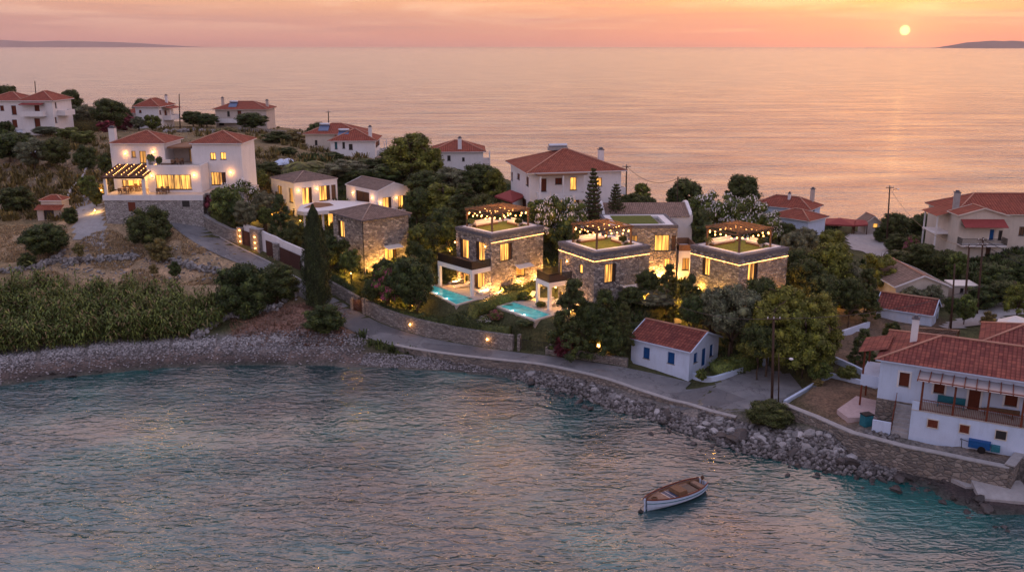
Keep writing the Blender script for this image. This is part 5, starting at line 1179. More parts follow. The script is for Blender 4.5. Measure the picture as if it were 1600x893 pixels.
# side porch and rear wing
MB().box(-1.7, 2.0, zf - .1, -.003, 6.0, zf + .9).build('side_balcony', M['bluewhite'], v12.root); mb = MB(); slope(mb, [Vector((-2.1, 6.4, v12.H - .1)), Vector((-2.1, 1.6, v12.H - .1)), Vector((.3, 1.6, v12.H + .55)), Vector((.3, 6.4, v12.H + .55))]); mb.build('porch_roof', M['tile2'], v12.root)
for y in (2.1, 5.8): MB().box(-1.65, y, -1, -1.5, y + .14, v12.H - .1).build('porch_post', M['wood_red'], v12.root)
MB().box(7.5, v12.D + .003, -2, 16, v12.D + 7, v12.H).build('rear_wing', M['bluewhite'], v12.root); v12.hip(.4, 1.35, 'tile2', x0=7.5, y0=v12.D + .5, x1=16, y1=v12.D + 7, name='rear_roof', fascia='bluewhite')
def bench(label, loc, rz, mat, w=1.6):
    r_ = empty('bench', loc, rz, label, 'bench'); MB().box(-w / 2, -.22, .38, w / 2, .22, .44).build('seat', M[mat], r_); MB().box(-w / 2, .18, .44, w / 2, .23, .9).build('backrest', M[mat], r_)
    for x in (-w / 2 + .05, w / 2 - .13): MB().box(x, -.2, 0, x + .08, .22, .38).build('leg', M[mat], r_)
    return r_
ub = v12.hit('R', 1486, 630)[0]; bench('teal wooden bench against the veranda wall of the seafront house', v12.world(ub, -.45, zf + .05), v12.hd, 'blueg', 2.1)
ub = v12.hit('R', 1560, 645)[0]; r_ = empty('plank_stack', v12.world(ub, -.6, zf + .05), v12.hd, 'stack of brown planks on trestles at the right end of the seafront veranda', 'planks')
for k in range(5): MB().cbox(.1 * k, .06 * k - .1, .42 + .05 * k, 3.0 - .2 * k, .2, .04, rz=.05 * (k - 2)).build('plank', M['wood_mid'], r_)
for x in (-1, 1): MB().box(x - .04, -.3, 0, x + .04, .3, .40).build('trestle', M['wood'], r_)
# chequered shade behind it, on posts
Wc = [np.array(U(a, b_, 6.3)) for a, b_ in ((1424, 525), (1489, 529), (1500, 513), (1437, 509))]; c = sum(Wc) / 4; r_ = empty('shade_canopy', (c[0], c[1], 2.4), 0, 'chequered cream strip canopy behind the seafront house and its chimney', 'canopy')
mb = MB(); md = MB()
for i in range(5):
    for j in range(6):
        A_ = lambda u, v: (Wc[0] * (1 - u) * (1 - v) + Wc[1] * u * (1 - v) + Wc[2] * u * v + Wc[3] * (1 - u) * v) - c
        u0_, u1_, w0, w1 = i / 5, (i + 1) / 5, (j + (i % 2) * .5) / 6.5, (j + (i % 2) * .5 + .62) / 6.5
        mb.face([(*A_(u0_, w0), 3.95), (*A_(u1_, w0), 3.95), (*A_(u1_, w1), 3.85), (*A_(u0_, w1), 3.85)])
mb.build('canvas', M['fabric'], r_); md.face([(*(p - c), 3.80) for p in Wc]); md.build('lattice', M['wood'], r_)
for p in Wc: q = (p - c) * .96; MB().box(q[0] - .07, q[1] - .07, -.3, q[0] + .07, q[1] + .07, 3.79).build('post', M['wood'], r_)
slab('concrete_platform', 'pale pink flat concrete platform in the yard of the seafront house', 'platform', [(1308, 639), (1325, 652), (1373, 651), (1375, 626), (1338, 618)], 2.7, .7, 'pinkpad')
gx_, gy_, gz_ = ground(1353, 664)
r_ = empty('plastic_bin', (gx_, gy_, gz_), .3, 'dark lidded blue bin beside the pink platform', 'bin'); MB().box(-.42, -.35, 0, .42, .35, 1.0).build('body', M['blueg'], r_); MB().box(-.46, -.39, 1.003, .46, .39, 1.1).build('lid', M['metal'], r_)
gx_, gy_, gz_ = ground(1533, 705)
r_ = empty('handcart', (gx_, gy_, gz_), v12.hd, 'blue handcart with bent handle parked against the seafront house wall', 'cart'); MB().box(-1.0, -.4, .35, .6, .4, .95).build('tub', M['blue'], r_); MB().box(.65, -.35, .3, 1.3, .35, .75).build('crate', M['blueg'], r_)
for y in (-.45, .42): MB().tube([(0, y, .3), (0, y + .05, .3)], .3, 14).build('wheel', M['metal'], r_)
MB().tube([(-1.0, -.35, .8), (-1.5, -.35, .9), (-1.6, 0, .7), (-1.5, .35, .9), (-1.0, .35, .8)], .03, 6).build('handle', M['metal'], r_); MB().tube([(-1.5, 0, .7), (-1.45, 0, 0)], .03, 6).build('prop', M['metal'], r_)
# small red-roofed barn
zt = P(1457, 492.5, 102)[2]; v13 = House('small_barn', 'low white barn with bright red tiled roof behind the seafront house', 'barn', (1457, 492.5), 102, (1471.5, 474), 4.6, span((1457, 492.5), (1369, 481.5), zt), 1.4)
v13.win('R', (1463, 489, 1467, 503), 'concrete', n=1); v13.walls(M['bluewhite']); v13.fit(); v13.gable(.2, 1.3, 'tile2', 'y', 'bluewhite'); MB().tube([(4.2, 1.0, v13.H), (4.2, 1.0, v13.H + 1.5)], .06, 6).build('flue', M['metal'], v13.root)
v14 = House('brown_roofed_house', 'low cream house with weathered brown gable roof and white verge, behind the small barn', 'house', (1400, 447.5), 110, None, 6.7, 9.0, 2.2, heading=1)
v14.win('R', (1452, 452, 1462, 464), 'wood', n=1); v14.walls(M['cream']); v14.fit(); v14.gable(.3, 1.35, 'tile_old', 'y', 'cream', verge='white')
v15 = House('flat_roofed_hut', 'small white flat-roofed hut beside the brown-roofed house and the poles', 'hut', (1491.5, 447), 111, None, 2.9, 2.6, 2.4, heading=-2); v15.win('R', (1500, 450, 1506, 458), 'dark', n=1); v15.walls(M['pinkish']); v15.fit(); MB().box(-.15, -.15, v15.H, 3.05, 2.75, v15.H + .15).build('flat_roof', M['fabric'], v15.root)
# cream gabled house on the right
v16 = House('cream_house', 'cream two-storey house with red roof, red awning and blue balcony door', 'house', (1493, 335), 130, None, 17, 9.0, 4.0, heading=-1)
v16.win('R', (1592, 354, 1601, 368), 'wood_mid', n=2); v16.walls(M['cream']); v16.fit(); v16.hip(.45, 2.3, 'tile_far', fascia='cream')
b16 = House('f', 'front', 'f', (1500, 336), 127.5, None, 6.5, 3.0, 4.0, heading=-1)
b16.win('R', (1551, 328, 1557, 334.5), 'dark', n=1); b16.win('R', (1546, 358, 1554, 376), 'blue', n=1, frame='white'); b16.win('R', (1560, 360, 1566, 375), 'dark', n=1); b16.win('R', (1540, 385, 1548, 400), 'wood', n=1)
b16.walls(M['cream']); b16.fit(); b16.gable(.35, .95, 'tile_far', 'y', 'cream'); zb16 = b16.hit('R', 1536, 380)[1]; balcony(b16, 'R', .1, 6.4, zb16, 1.5, .8, 'white', post='rail')
awning(b16, 'R', .2, 6.3, b16.hit('R', 1536, 343)[1], 1.6, 'redcloth', drop=.9); merge(v16, b16)
v16.chimney(.6, 1.5, v16.H + .2, v16.H + 3.0, .7, 'concrete')
MB().box(-2.4, .5, v16.H - 3.0, -.004, 5, v16.H - 2.8).build('side_balcony', M['white'], v16.root); mb = MB(); slope(mb, [Vector((-2.7, 5.4, v16.H - .25)), Vector((-2.7, .1, v16.H - .25)), Vector((.2, .1, v16.H + .45)), Vector((.2, 5.4, v16.H + .45))]); mb.build('porch_roof', M['tile_far'], v16.root)
for y in (.6, 4.8): MB().box(-2.3, y, -2, -2.12, y + .18, v16.H - .25).build('porch_post', M['white'], v16.root)
MB().tube([(11.5, 2.5, v16.H + .5), (11.5, 2.5, v16.H + 2.6)], .04, 6).build('dish_mast', M['metal'], v16.root); MB().ball((11.5, 2.4, v16.H + 2.8), .5, .9, 10, 5).build('satellite_dish', M['steel'], v16.root)
# two white houses by the oleanders
v17 = House('seaside_house', 'white house with a low red hip roof, right behind the white oleanders', 'house', (1263, 346), 138, (1288, 340), 5.2, 6.6, 3.2)
v17.win('L', (1234, 351, 1240, 357), 'dark', n=1); v17.walls(M['bluewhite']); v17.fit(); v17.hip(.4, 1.1, 'tile_far')
v18 = House('seaside_house', 'larger red-roofed white house with two chimneys, rearmost by the oleanders near the water', 'house', (1265, 329), 147, (1279, 323), 5.5, 9.5, 3.0)
v18.win('R', (1270, 327, 1273, 335), 'dark', n=1); v18.walls(M['bluewhite']); v18.fit(); v18.hip(.4, 1.5, 'tile_far'); v18.chimney(4.6, 1.2, v18.H, v18.H + 2.9, .6, 'pinkish'); v18.chimney(2.0, 4.2, v18.H + .8, v18.H + 2.2, .4, 'white')
canopy('long dark red canopy of the waterfront tavern nearest the white houses', [(1289, 350), (1334, 352), (1336, 343), (1291, 341)], 4.2, .7, 'redcloth'); canopy('shorter dark red tavern canopy beside the long one', [(1334, 352), (1356, 351), (1356, 344), (1336, 343)], 4.0, .5, 'redcloth')
v19 = House('tavern_hut', 'small brown gabled tavern hut at the water beyond the concrete yard', 'hut', (1353, 348), 158, None, 2.7, 3.4, 2.0, heading=0); v19.win('R', (1364, 349, 1372, 356), 'lit2', n=1); v19.walls(M['pinkish']); v19.fit(); v19.gable(.4, 1.1, 'tile_old', 'y', 'pinkish')
# far houses on the left
def farhouse(label, near, Y, Wd, D, hd, wins, fw=(), wall='white', mat='tile_far', rise=1.7, zb=None, name='far_house'):
    x, y, zt = P(*near, Y); b_ = h(x + Wd / 2, y + D / 2) - .2 if zb is None else zb; s = House(name, label, 'house', near, Y, None, Wd, D, b_, heading=hd)
    for w in wins: s.win('R', w[:4], w[4] if len(w) > 4 else 'wood_red', n=1)
    for w in fw: s.win('F', w[:4], w[4] if len(w) > 4 else 'wood_red', n=1)
    s.walls(M[wall]); s.fit(); s.hip(.5, rise, mat, fascia=wall); return s
f1 = farhouse('white two-storey house with red hip roof and stacked balconies, furthest from the restaurant', (33, 158), 184, 6.2, 7.5, -2, [(54, 164.5, 62, 178), (54, 185, 63, 200), (37, 184, 40, 199)], [(80, 162, 83.5, 171), (86, 160, 88.5, 169), (86, 183, 89, 192)])
g_ = House('w', 'w', 'w', (-22, 158), 185, None, 7.2, 6.5, f1.zb, heading=-2); g_.win('R', (0, 165, 6, 173), 'wood_red', n=1); g_.win('R', (18, 165, 25.5, 179), 'wood_red', n=1); g_.win('R', (19, 187, 27, 199), 'wood_red', n=1); g_.walls(M['white']); g_.fit(); g_.hip(.5, 1.5, 'tile_far'); merge(f1, g_)
zz_ = f1.hit('R', 50, 180)[1]; balcony(f1, 'R', .2, 4.8, zz_, 1.3); balcony(f1, 'R', .2, 4.8, .35, 1.3); awning(f1, 'R', .1, 4.7, f1.H - .4, 1.5, 'redcloth'); balcony(f1, 'F', 1.5, 5.5, zz_, 1.6)
f2 = farhouse('small white two-storey house with red hip roof and porch beside the purple shrub', (211, 167.5), 213, 5.4, 8.5, -2, [(217, 172, 221, 176.5)], [(249, 172, 252, 179), (257, 172, 261, 180), (249, 190, 252, 195)])
balcony(f2, 'F', 2.5, 8, f2.H - 2.9, 1.8, roof=2.7); mb = MB(); slope(mb, [Vector((7.6, 2.0, f2.H - .5)), Vector((7.6, 8.6, f2.H - .5)), Vector((5.3, 8.6, f2.H)), Vector((5.3, 2.0, f2.H))]); mb.build('porch_roof', M['tile_far'], f2.root); f2.chimney(4.8, 6.5, f2.H + .3, f2.H + 2.3, .5)
MB().box(-5.0, 4, -1, -.003, 8, 3.2).build('side_wing', M['pinkish'], f2.root); f2.hip(.3, .9, 'tile_far', x0=-5, y0=4, x1=-.5, y1=8, z=3.2, name='wing_roof')
f3 = farhouse('pinkish house with solar panel and two chimneys, above the low ridge wall', (336, 171.5), 226, 12.5, 8, 0, [(355, 174, 359, 182, 'dark'), (371, 173, 377, 181), (342, 188, 350, 196, 'dark')], [], 'pinkish')
f3.chimney(.8, 4, f3.H, f3.H + 2.6, .6, 'pinkish'); f3.chimney(11.8, 4, f3.H, f3.H + 2.0, .6, 'pinkish'); solar(f3, 4, 1.6, f3.H + 1.0); balcony(f3, 'R', .3, 5.5, f3.H - 2.9, 1.4)
f4 = farhouse('cream and white house with red roof and two solar panels above the palm', (477, 210), 182, 11.0, 9, 0, [(492, 219, 496, 227, 'dark')], [], 'cream')
g_ = House('w', 'w', 'w', (516, 221), 173, None, 8.4, 8.5, f4.zb - 1, heading=2); g_.win('R', (535, 222, 539, 232), 'dark', n=1); g_.win('R', (523, 222, 527, 233), 'blueg', n=1); g_.win('R', (545, 225, 551, 234), 'dark', n=1); g_.win('F', (587, 219, 593, 228), 'wood_red', n=1); g_.walls(M['white']); g_.fit(); g_.hip(.45, 1.9, 'tile_far'); g_.chimney(7.4, 1.5, g_.H, g_.H + 2.6, .6); balcony(g_, 'R', .4, 5.8, g_.H - 2.8, 1.4); balcony(g_, 'F', 3, 7.5, g_.H - 2.9, 1.5, roof=2.7); solar(g_, 2.2, 2.2, g_.H + 1.1, 0, .45); merge(f4, g_)
solar(f4, 3.4, 1.8, f4.H + 1.0, 0, .45)
f5 = farhouse('plain white house with red roof and tall chimney, beyond the tallest pine', (676, 238), 168, 9.3, 8, 3, [(699, 243, 704, 251, 'dark'), (722, 246, 726, 252, 'dark')], [(756, 238, 759, 246)])
f5.chimney(5.0, .8, f5.H - 1, f5.H + 2.5, .7); balcony(f5, 'F', 3, 7, f5.H - 2.7, 1.4, roof=2.5)
# garden hut on the left
hx, hy, hz = ground(58, 345); hut = House('garden_hut', 'little stone hut with two-step red tiled roof in the field below the far houses', 'hut', (57, 326), hy, None, 3.6, 3.2, hz - .1, heading=0)
hut.win('R', (68.5, 327.5, 84.5, 343), 'dark', n=1, name='door'); hut.walls(M['pinkish']); hut.fit(); mb = MB(); slope(mb, [Vector((-.2, -.6, hut.H - .1)), Vector((3.8, -.6, hut.H - .1)), Vector((3.8, .9, hut.H + .45)), Vector((-.2, .9, hut.H + .45))]); mb.build('porch_roof', M['tile'], hut.root)
MB().box(.3, .9, hut.H - .4, 3.4, 3.1, hut.H + 1.0).build('upper_wall', M['pinkish'], hut.root); hut.hip(.2, .6, 'tile', x0=.3, y0=.9, x1=3.4, y1=3.1, z=hut.H + 1.0)
canopy('cream tent-like canopy at the right edge of the track, behind the seafront house', [(1556, 512), (1612, 515), (1612, 500), (1560, 498)], 4.6, 1.0, 'fabric', posts=True)
# ------------------------------------------------------------------ walls along the lane and round the yards
def wallpath(name, label, pts, ht, th, mat, cap=None, cat='wall', zs=None, depth=1.5, caph=.08, capo=.06, dz=0.0, step=True):
    """pts: world (x, y); top follows the ground + ht"""
    pts = [np.array(p[:2], float) for p in pts]; n_ = len(pts); zg = [h(*p) for p in pts] if zs is None else zs
    o = pts[0]; r_ = empty(name, (o[0], o[1], zg[0]), 0, label, cat); nrm = []
    for i in range(n_):
        d = pts[min(i + 1, n_ - 1)] - pts[max(i - 1, 0)]; d = d / (np.linalg.norm(d) + 1e-9); nrm.append(np.array([-d[1], d[0]]))
    def prof(mb, w, z0, z1):
        for i in range(n_ - 1):
            j = i + 1; P8 = []
            for zz in (z0, z1):
                for k, sg in ((i, -1), (j, -1), (j, 1), (i, 1)):
                    q = pts[k] + nrm[k] * sg * w / 2 - o; P8.append((q[0], q[1], zg[k] - zg[0] + zz))
            a = len(mb.v); mb.v += P8; fs = [(0, 1, 5, 4), (2, 3, 7, 6), (4, 5, 6, 7)]
            if i == 0: fs.append((3, 0, 4, 7))
            if j == n_ - 1: fs.append((1, 2, 6, 5))
            for f in fs: mb.f.append(tuple(a + q for q in f)); mb.uv.append(None)
        return mb
    prof(MB(), th, -depth, ht).build('masonry', M[mat], r_)
    if cap: prof(MB(), th + capo * 2, ht + .002, ht + caph).build('coping', M[cap], r_)
    return r_
def offs(path, d):
    path = [np.array(p[:2], float) for p in path]; out = []
    for i in range(len(path)):
        t_ = path[min(i + 1, len(path) - 1)] - path[max(i - 1, 0)]; t_ = t_ / np.linalg.norm(t_); out.append(path[i] + np.array([-t_[1], t_[0]]) * d)
    return out
nI = 6   # stations per control point of the lane
def lane(i0, i1, d, side='i'): src = ric if side == 'i' else roc; k0, k1 = int(i0 * nI), int(i1 * nI); return offs(src[k0:k1 + 1], d), [zr[k] for k in range(k0, k1 + 1)]
w_, z_ = lane(7.3, 11.0, .55); wallpath('stone_wall', 'long stone garden wall along the lane below the two rectangular pools', w_, 1.75, .5, 'wall_stone', None, zs=z_)
for px in (640, 764): 
    k = min(range(len(ric)), key=lambda i: abs(proj(*ric[i])[0] - px)); p = offs(ric, .22)[k]; o = empty('wall_lamp', (p[0], p[1], zr[k] + .95), 0, 'small warm lamp set in the long stone wall, nearer the %s' % ('cypress' if px == 640 else 'metal gate'), 'lamp'); MB().cbox(0, 0, 0, .2, .12, .2).build('glass', M['lamp'], o); lamp(o, (.05, -.3, 0), 2)
w_, z_ = lane(11.9, 14.0, .55); wallpath('stone_wall', 'low rough stone wall by the lane between the metal gate and the white cottage', w_, .85, .45, 'wall_stone', None, zs=z_)
w_, z_ = lane(5.25, 7.0, .7); wallpath('stone_wall', 'stone wall with a clipped hedge on top, beside the cypress', w_, 1.5, .45, 'wall_stone', None, zs=z_)
wp = [march(G, a, b_) for a, b_ in ((321, 354), (330, 361), (350, 371), (373.5, 379.5))]; wallpath('stone_wall', 'curved stone wall at the bend of the lane below the lit garden trees', catmull(wp, 4), 1.75, .5, 'wall_stone', 'concrete')
wallpath('kerb', 'pale concrete kerb round the inner bend of the lane', lane(.3, 5.2, .12)[0], .07, .22, 'concrete', None, cat='kerb', zs=lane(.3, 5.2, .12)[1], depth=.3)
# white boundary wall with brown gates and lit stone piers
bl = [(373.5, 379.5), (380, 381.8), (397.7, 388), (416.5, 398), (429, 403), (438, 408.6), (470, 423), (500, 437)]
bw = [march(G, a, b_) for a, b_ in bl]
def along(a, b_, t): return tuple(a[i] * (1 - t) + b_[i] * t for i in range(3))
wallpath('white_wall', 'white rendered boundary wall with brown gates along the upper lane', [offs(bw, .45)[i] for i in range(1, len(bw))], 2.9, .3, 'white', None, zs=[p[2] for p in bw[1:]])
for i, lb in ((1, 'brown slatted gate between the curved stone wall and the first lit pier'), (3, 'narrow brown gate just past the lit stone pier'), (5, 'wide brown double gate in the white wall nearest the cypress')):
    a, b_ = Vector(bw[i]), Vector(bw[i + 1]); d = b_ - a; ln = d.xy.length; r_ = empty('gate', a, math.atan2(d.y, d.x), lb, 'gate'); sl_ = d.z / ln; lv = 2 if i == 5 else 1
    for k in range(lv):
        x0, x1 = ln * k / lv + .04, ln * (k + 1) / lv - .04; mb = MB(); z = -.1
        while z < 1.95: mb.box8([(x0, 0, z + sl_ * x0), (x1, 0, z + sl_ * x1), (x1, .05, z + sl_ * x1), (x0, .05, z + sl_ * x0), (x0, 0, z + .12 + sl_ * x0), (x1, 0, z + .12 + sl_ * x1), (x1, .05, z + .12 + sl_ * x1), (x0, .05, z + .12 + sl_ * x0)]); z += .14
        lf = mb.build('gate_leaf', M['gate'], r_); f = MB()
        for x in (x0, x1): f.box(x - .03, -.02, -.3 + sl_ * x, x + .03, .07, 2.05 + sl_ * x)
        f.bar((x0, .025, 2.0 + sl_ * x0), (x1, .025, 2.0 + sl_ * x1), .08)
        f.build('gate_frame', M['gate'], lf)
for px, py, lb, ht in ((377, 380.5, 'lit stone pier at the first brown gate', 2.2), (402, 391, 'tall stone pier with stepped lights between two brown gates', 2.95), (433, 405.5, 'narrow stone pier between the narrow and wide brown gates', 2.2)):
    x, y, z = march(G, px, py); w_ = .9 if ht > 2.5 else .5; r_ = empty('stone_pier', (x, y + w_ * .3, z), -.6, lb, 'pier'); MB().box(-w_, -w_ / 2, -1, w_, w_ / 2, ht).build('masonry', M['wall_stone'], r_); MB().box(-w_ - .05, -w_ / 2 - .05, ht, w_ + .05, w_ / 2 + .05, ht + .08).build('cap', M['concrete'], r_)
    if ht != 2.2 or px < 400:
        for zz in (.35, 1.1, 1.9): o = MB().cbox(.1, -w_ / 2 - .04, zz, .25, .07, .10).build('step_light', M['lamp'], r_); lamp(o, (.1, -w_ / 2 - .25, zz), 2.2)
# metal gate
a, b_ = Vector(march(G, 811, 549)), Vector(march(G, 857, 554)); d = b_ - a; r_ = empty('garden_gate', a, math.atan2(d.y, d.x), 'black metal garden gate with stone posts in the lane wall', 'gate'); ln = d.xy.length
for k in range(3): mb = MB(); railing(mb, [(ln * k / 3 + .08, .3, 0), (ln * (k + 1) / 3 - .08, .3, 0)], 1.35, .16, .014); mb.build('gate_leaf', M['metal'], r_)
for x in (-.25, ln + .05): MB().box(x, .05, -.5, x + .3, .55, 1.9).build('gate_post', M['wall_stone'], r_)
o = MB().cbox(ln + .2, .3, 2.0, .16, .16, .2).build('post_lamp', M['lamp'], r_); lamp(o, (ln + .2, .1, 2.0), 5)
for (a_, b2, lb) in (((548, 487), (566, 492), 'small lit wooden gate where the hedge wall meets the long stone wall'),):
    a, b_ = Vector(march(G, *a_)), Vector(march(G, *b2)); d = b_ - a; ln = d.xy.length; r_ = empty('garden_gate', a, math.atan2(d.y, d.x), lb, 'gate'); mb = MB(); railing(mb, [(.1, .5, 0), (ln - .1, .5, 0)], 1.4, .1, .02); mb.build('gate_leaf', M['gate'], r_); lamp(r_, (ln / 2, -.1, 1.2), 3)
    for x in (-.15, ln - .1): MB().box(x, .3, -.5, x + .3, .7, 1.7).build('gate_post', M['wall_stone'], r_)
x, y, z = march(G, 935, 549); o = empty('path_lantern', (x, y, z), 0, 'square glowing lantern by the low wall in front of the conifers', 'lantern'); MB().box(-.06, -.06, -.3, .06, .06, .5).build('post', M['metal'], o); MB().box(-.14, -.14, .5, .14, .14, .85).build('glass', M['lamp'], o); lamp(o, (0, -.3, .7), 8)
# sea side of the lane
w_, z_ = lane(9.0, 16, .25, 'o'); w_ = [np.array(p) for p in offs([(p[0], p[1]) for p in w_], -.45)]
ext = [march(G, a, b_) for a, b_ in ((1075, 634), (1110, 645), (1150, 655))]
wallpath('quay_wall', 'long low concrete and rubble sea wall edging the lane above the rocks', w_ + [np.array(p[:2]) for p in ext], .22, .45, 'sea_stone', 'concrete', zs=z_ + [p[2] for p in ext], depth=2.2, caph=.09, capo=.04)
# junction and yards
def patch(name, poly, mat, z, lift=.05):
    W_ = [U(a, b_, z) for a, b_ in poly]; xs = [p[0] for p in W_]; ys_ = [p[1] for p in W_]; mb = MB(); s = .75
    for i in range(int((max(xs) - min(xs)) / s) + 1):
        for j in range(int((max(ys_) - min(ys_)) / s) + 1):
            x, y = min(xs) + i * s, min(ys_) + j * s
            if inpoly(np.array([x + s / 2]), np.array([y + s / 2]), W_)[0]:
                mb.face([(a, b_, h(a, b_) + lift) for a, b_ in ((x, y), (x + s, y), (x + s, y + s), (x, y + s))])
    return tag(mb.build(name, M[mat], None), kind='structure')
patch('road_junction', [(1040, 590), (1080, 599), (1112, 599), (1190, 572), (1235, 585), (1258, 612), (1215, 632), (1160, 641), (1090, 634), (1050, 628)], 'asphalt', 1.15, .03)
patch('track', [(1340, 352), (1380, 352), (1392, 372), (1384, 388), (1402, 405), (1395, 415), (1360, 400), (1330, 390), (1322, 370)], 'concrete', 2.8, .10)
patch('track', [(1470, 505), (1512, 496), (1526, 478), (1540, 463), (1600, 462), (1640, 470), (1640, 500), (1570, 500), (1560, 512), (1480, 516)], 'concrete', 2.2, .10)
gw = [march(G, a, b_) for a, b_ in ((1082, 590), (1112, 596), (1135, 590), (1165, 578), (1189, 571))]
wallpath('garden_wall', 'low whitewashed wall round the front garden of the cottage', catmull(gw, 4), .55, .35, 'bluewhite', None)
x, y, z = march(G, 1194, 569); r_ = empty('gate_pillar', (x, y, z), .4, 'pale square pillar at the end of the cottage garden wall', 'pillar'); MB().box(-.3, -.3, -.3, .3, .3, 1.7).build('shaft', M['bluewhite'], r_); MB().box(-.36, -.36, 1.703, .36, .36, 1.8).build('cap', M['concrete'], r_)
sw = [U(a, b_, 2.35) for a, b_ in ((1223, 631), (1250, 642), (1276, 652), (1305, 665), (1333, 677), (1372, 687), (1413, 698), (1465, 708), (1516, 719), (1577, 731))]
wallpath('sea_wall', 'tall stone sea wall with pale coping below the seafront house', sw, 2.4, .5, 'sea_stone', 'concrete', zs=[0.0] * len(sw), depth=1.5, caph=.1)
sw2 = [U(a, b_, 2.4) for a, b_ in ((1577, 731), (1588, 718), (1600, 704), (1625, 690))]; wallpath('sea_wall', 'short return of the stone sea wall by the slipway', sw2, 2.6, .6, 'sea_stone', 'concrete', zs=[0.0] * 4, depth=1.5, caph=.1)
yw = [march(G, a, b_) for a, b_ in ((1226, 632), (1250, 618), (1275, 603), (1298, 589), (1320, 594), (1345, 600), (1370, 607))]; wallpath('yard_wall', 'whitewashed kerb wall round the bare yard beside the seafront house', yw, .45, .28, 'bluewhite', None)
for pts, lb, ht in ((((1317, 524), (1337, 517), (1357, 510)), 'short white wall running up to the small barn', .6), (((1285, 560), (1305, 566), (1330, 577), (1352, 588)), 'low white wall behind the bare yard', .6), (((1480, 395), (1470, 385), (1452, 379)), 'white wall beside the bushes below the cream house', .9), (((1397, 398), (1412, 404), (1424, 408)), 'short white wall by the bend of the track', .8)):
    wallpath('garden_wall', lb, [march(G, *p) for p in pts], ht, .3, 'bluewhite', None)
tag(MB().box8([(0, 0, -2), (6, -1, -2), (7.5, 4.5, -1.5), (1, 6, -1.2), (0, 0, .35), (6, -1, .3), (7.5, 4.5, 1.6), (1, 6, 1.5)]).build('slipway', M['concrete'], None, (*U(1530, 786, 0), .1)), 'sloping concrete slipway at the right end of the sea wall', 'slipway')
tag(MB().box8([(0, 0, -2), (3.4, -.6, -2), (3.2, 3.6, -1.5), (-1.8, 3.2, -1.2), (0, 0, .45), (3.4, -.6, .55), (3.2, 3.6, 1.1), (-1.8, 3.2, 1.0)]).build('concrete_ledge', M['concrete'], None, (*U(1508, 768, 0), .0)), 'broken concrete ledge at the foot of the sea wall', 'ledge')
# dry-stone field walls
RK = []
def rockmesh(seed, flat_=.7, mat='rubble'):
    rng = random.Random(seed); mb = MB().ball((0, 0, 0), 1, flat_, 9, 6); pl = [(Vector((rng.gauss(0, 1), rng.gauss(0, 1), rng.gauss(0, .8))).normalized(), rng.uniform(.42, .78)) for _ in range(12)]
    V = []
    for v in mb.v:
        p = Vector(v)
        for n_, d_ in pl:
            k = p.dot(n_) - d_
            if k > 0: p -= n_ * k
        p *= 1 + .10 * mnoise.noise(p * 2.3 + Vector((seed, 0, 0))); V.append(tuple(p))
    return V, mb.f
for i in range(8): RK.append(rockmesh(i))
def stones(pts_world, n_, size, rng, spread=.5, hgt=.6, lift=0):
    """many stones heaped along a line, as numpy mesh data"""
    V = []; Fs = []; o = 0
    for k in range(n_):
        t = rng.uniform(0, len(pts_world) - 1.001); i = int(t); a, b_ = pts_world[i], pts_world[i + 1]; f = t - i; x = a[0] * (1 - f) + b_[0] * f + rng.gauss(0, spread); y = a[1] * (1 - f) + b_[1] * f + rng.gauss(0, spread)
        v, fc = RK[rng.randrange(8)]; s = size * rng.uniform(.5, 1.4); m_ = Matrix.Translation((x, y, h(x, y) + rng.uniform(0, hgt) + lift)) @ Matrix.Rotation(rng.uniform(0, 6.3), 4, 'Z') @ Matrix.Rotation(rng.uniform(-.5, .5), 4, 'X')
        V += [tuple(m_ @ (Vector(q) * s)) for q in v]; Fs += [tuple(q + o for q in f_) for f_ in fc]; o += len(v)
    return V, Fs
def rockmat(name, c, var=.5):
    m, n, b = newmat(name); t = N(n, 'ShaderNodeTexCoord'); g = N(n, 'ShaderNodeNewGeometry'); oi = N(n, 'ShaderNodeObjectInfo')
    q = N(n, 'ShaderNodeTexNoise', inp={'Scale': 2.6, 'Detail': 7.0, 'Roughness': .7}); L(n, g.outputs['Position'], q.inputs['Vector'])
    isl = math_(n, 'FRACT', math_(n, 'ADD', g.outputs['Random Per Island'], oi.outputs['Random']))
    f = math_(n, 'ADD', math_(n, 'MULTIPLY', q.outputs[0], .6), math_(n, 'MULTIPLY', isl, .4))
    col = ramp(n, f, [(.25, tuple(x * (1 - var) for x in c)), (.5, c), (.75, tuple(min(1, x * (1 + var)) for x in c))])
    L(n, col, b.inputs['Base Color']); b.inputs['Roughness'].default_value = .85; bump(n, b, q.outputs[0], .6, .15); return m
M['rock_pale'] = rockmat('pale_rock', (.31, .295, .29), .6); M['rock_dark'] = rockmat('wet_rock', (.055, .045, .042), .5); M['rock_dark'].node_tree.nodes['Principled BSDF'].inputs['Roughness'].default_value = .45
M['rock_small'] = rockmat('broken_rock', (.17, .155, .15), .75); M['pebble'] = rockmat('pebble', (.25, .235, .235), .75); M['rock_field'] = rockmat('field_stone', (.26, .245, .235), .5)
rr_ = random.Random(8)
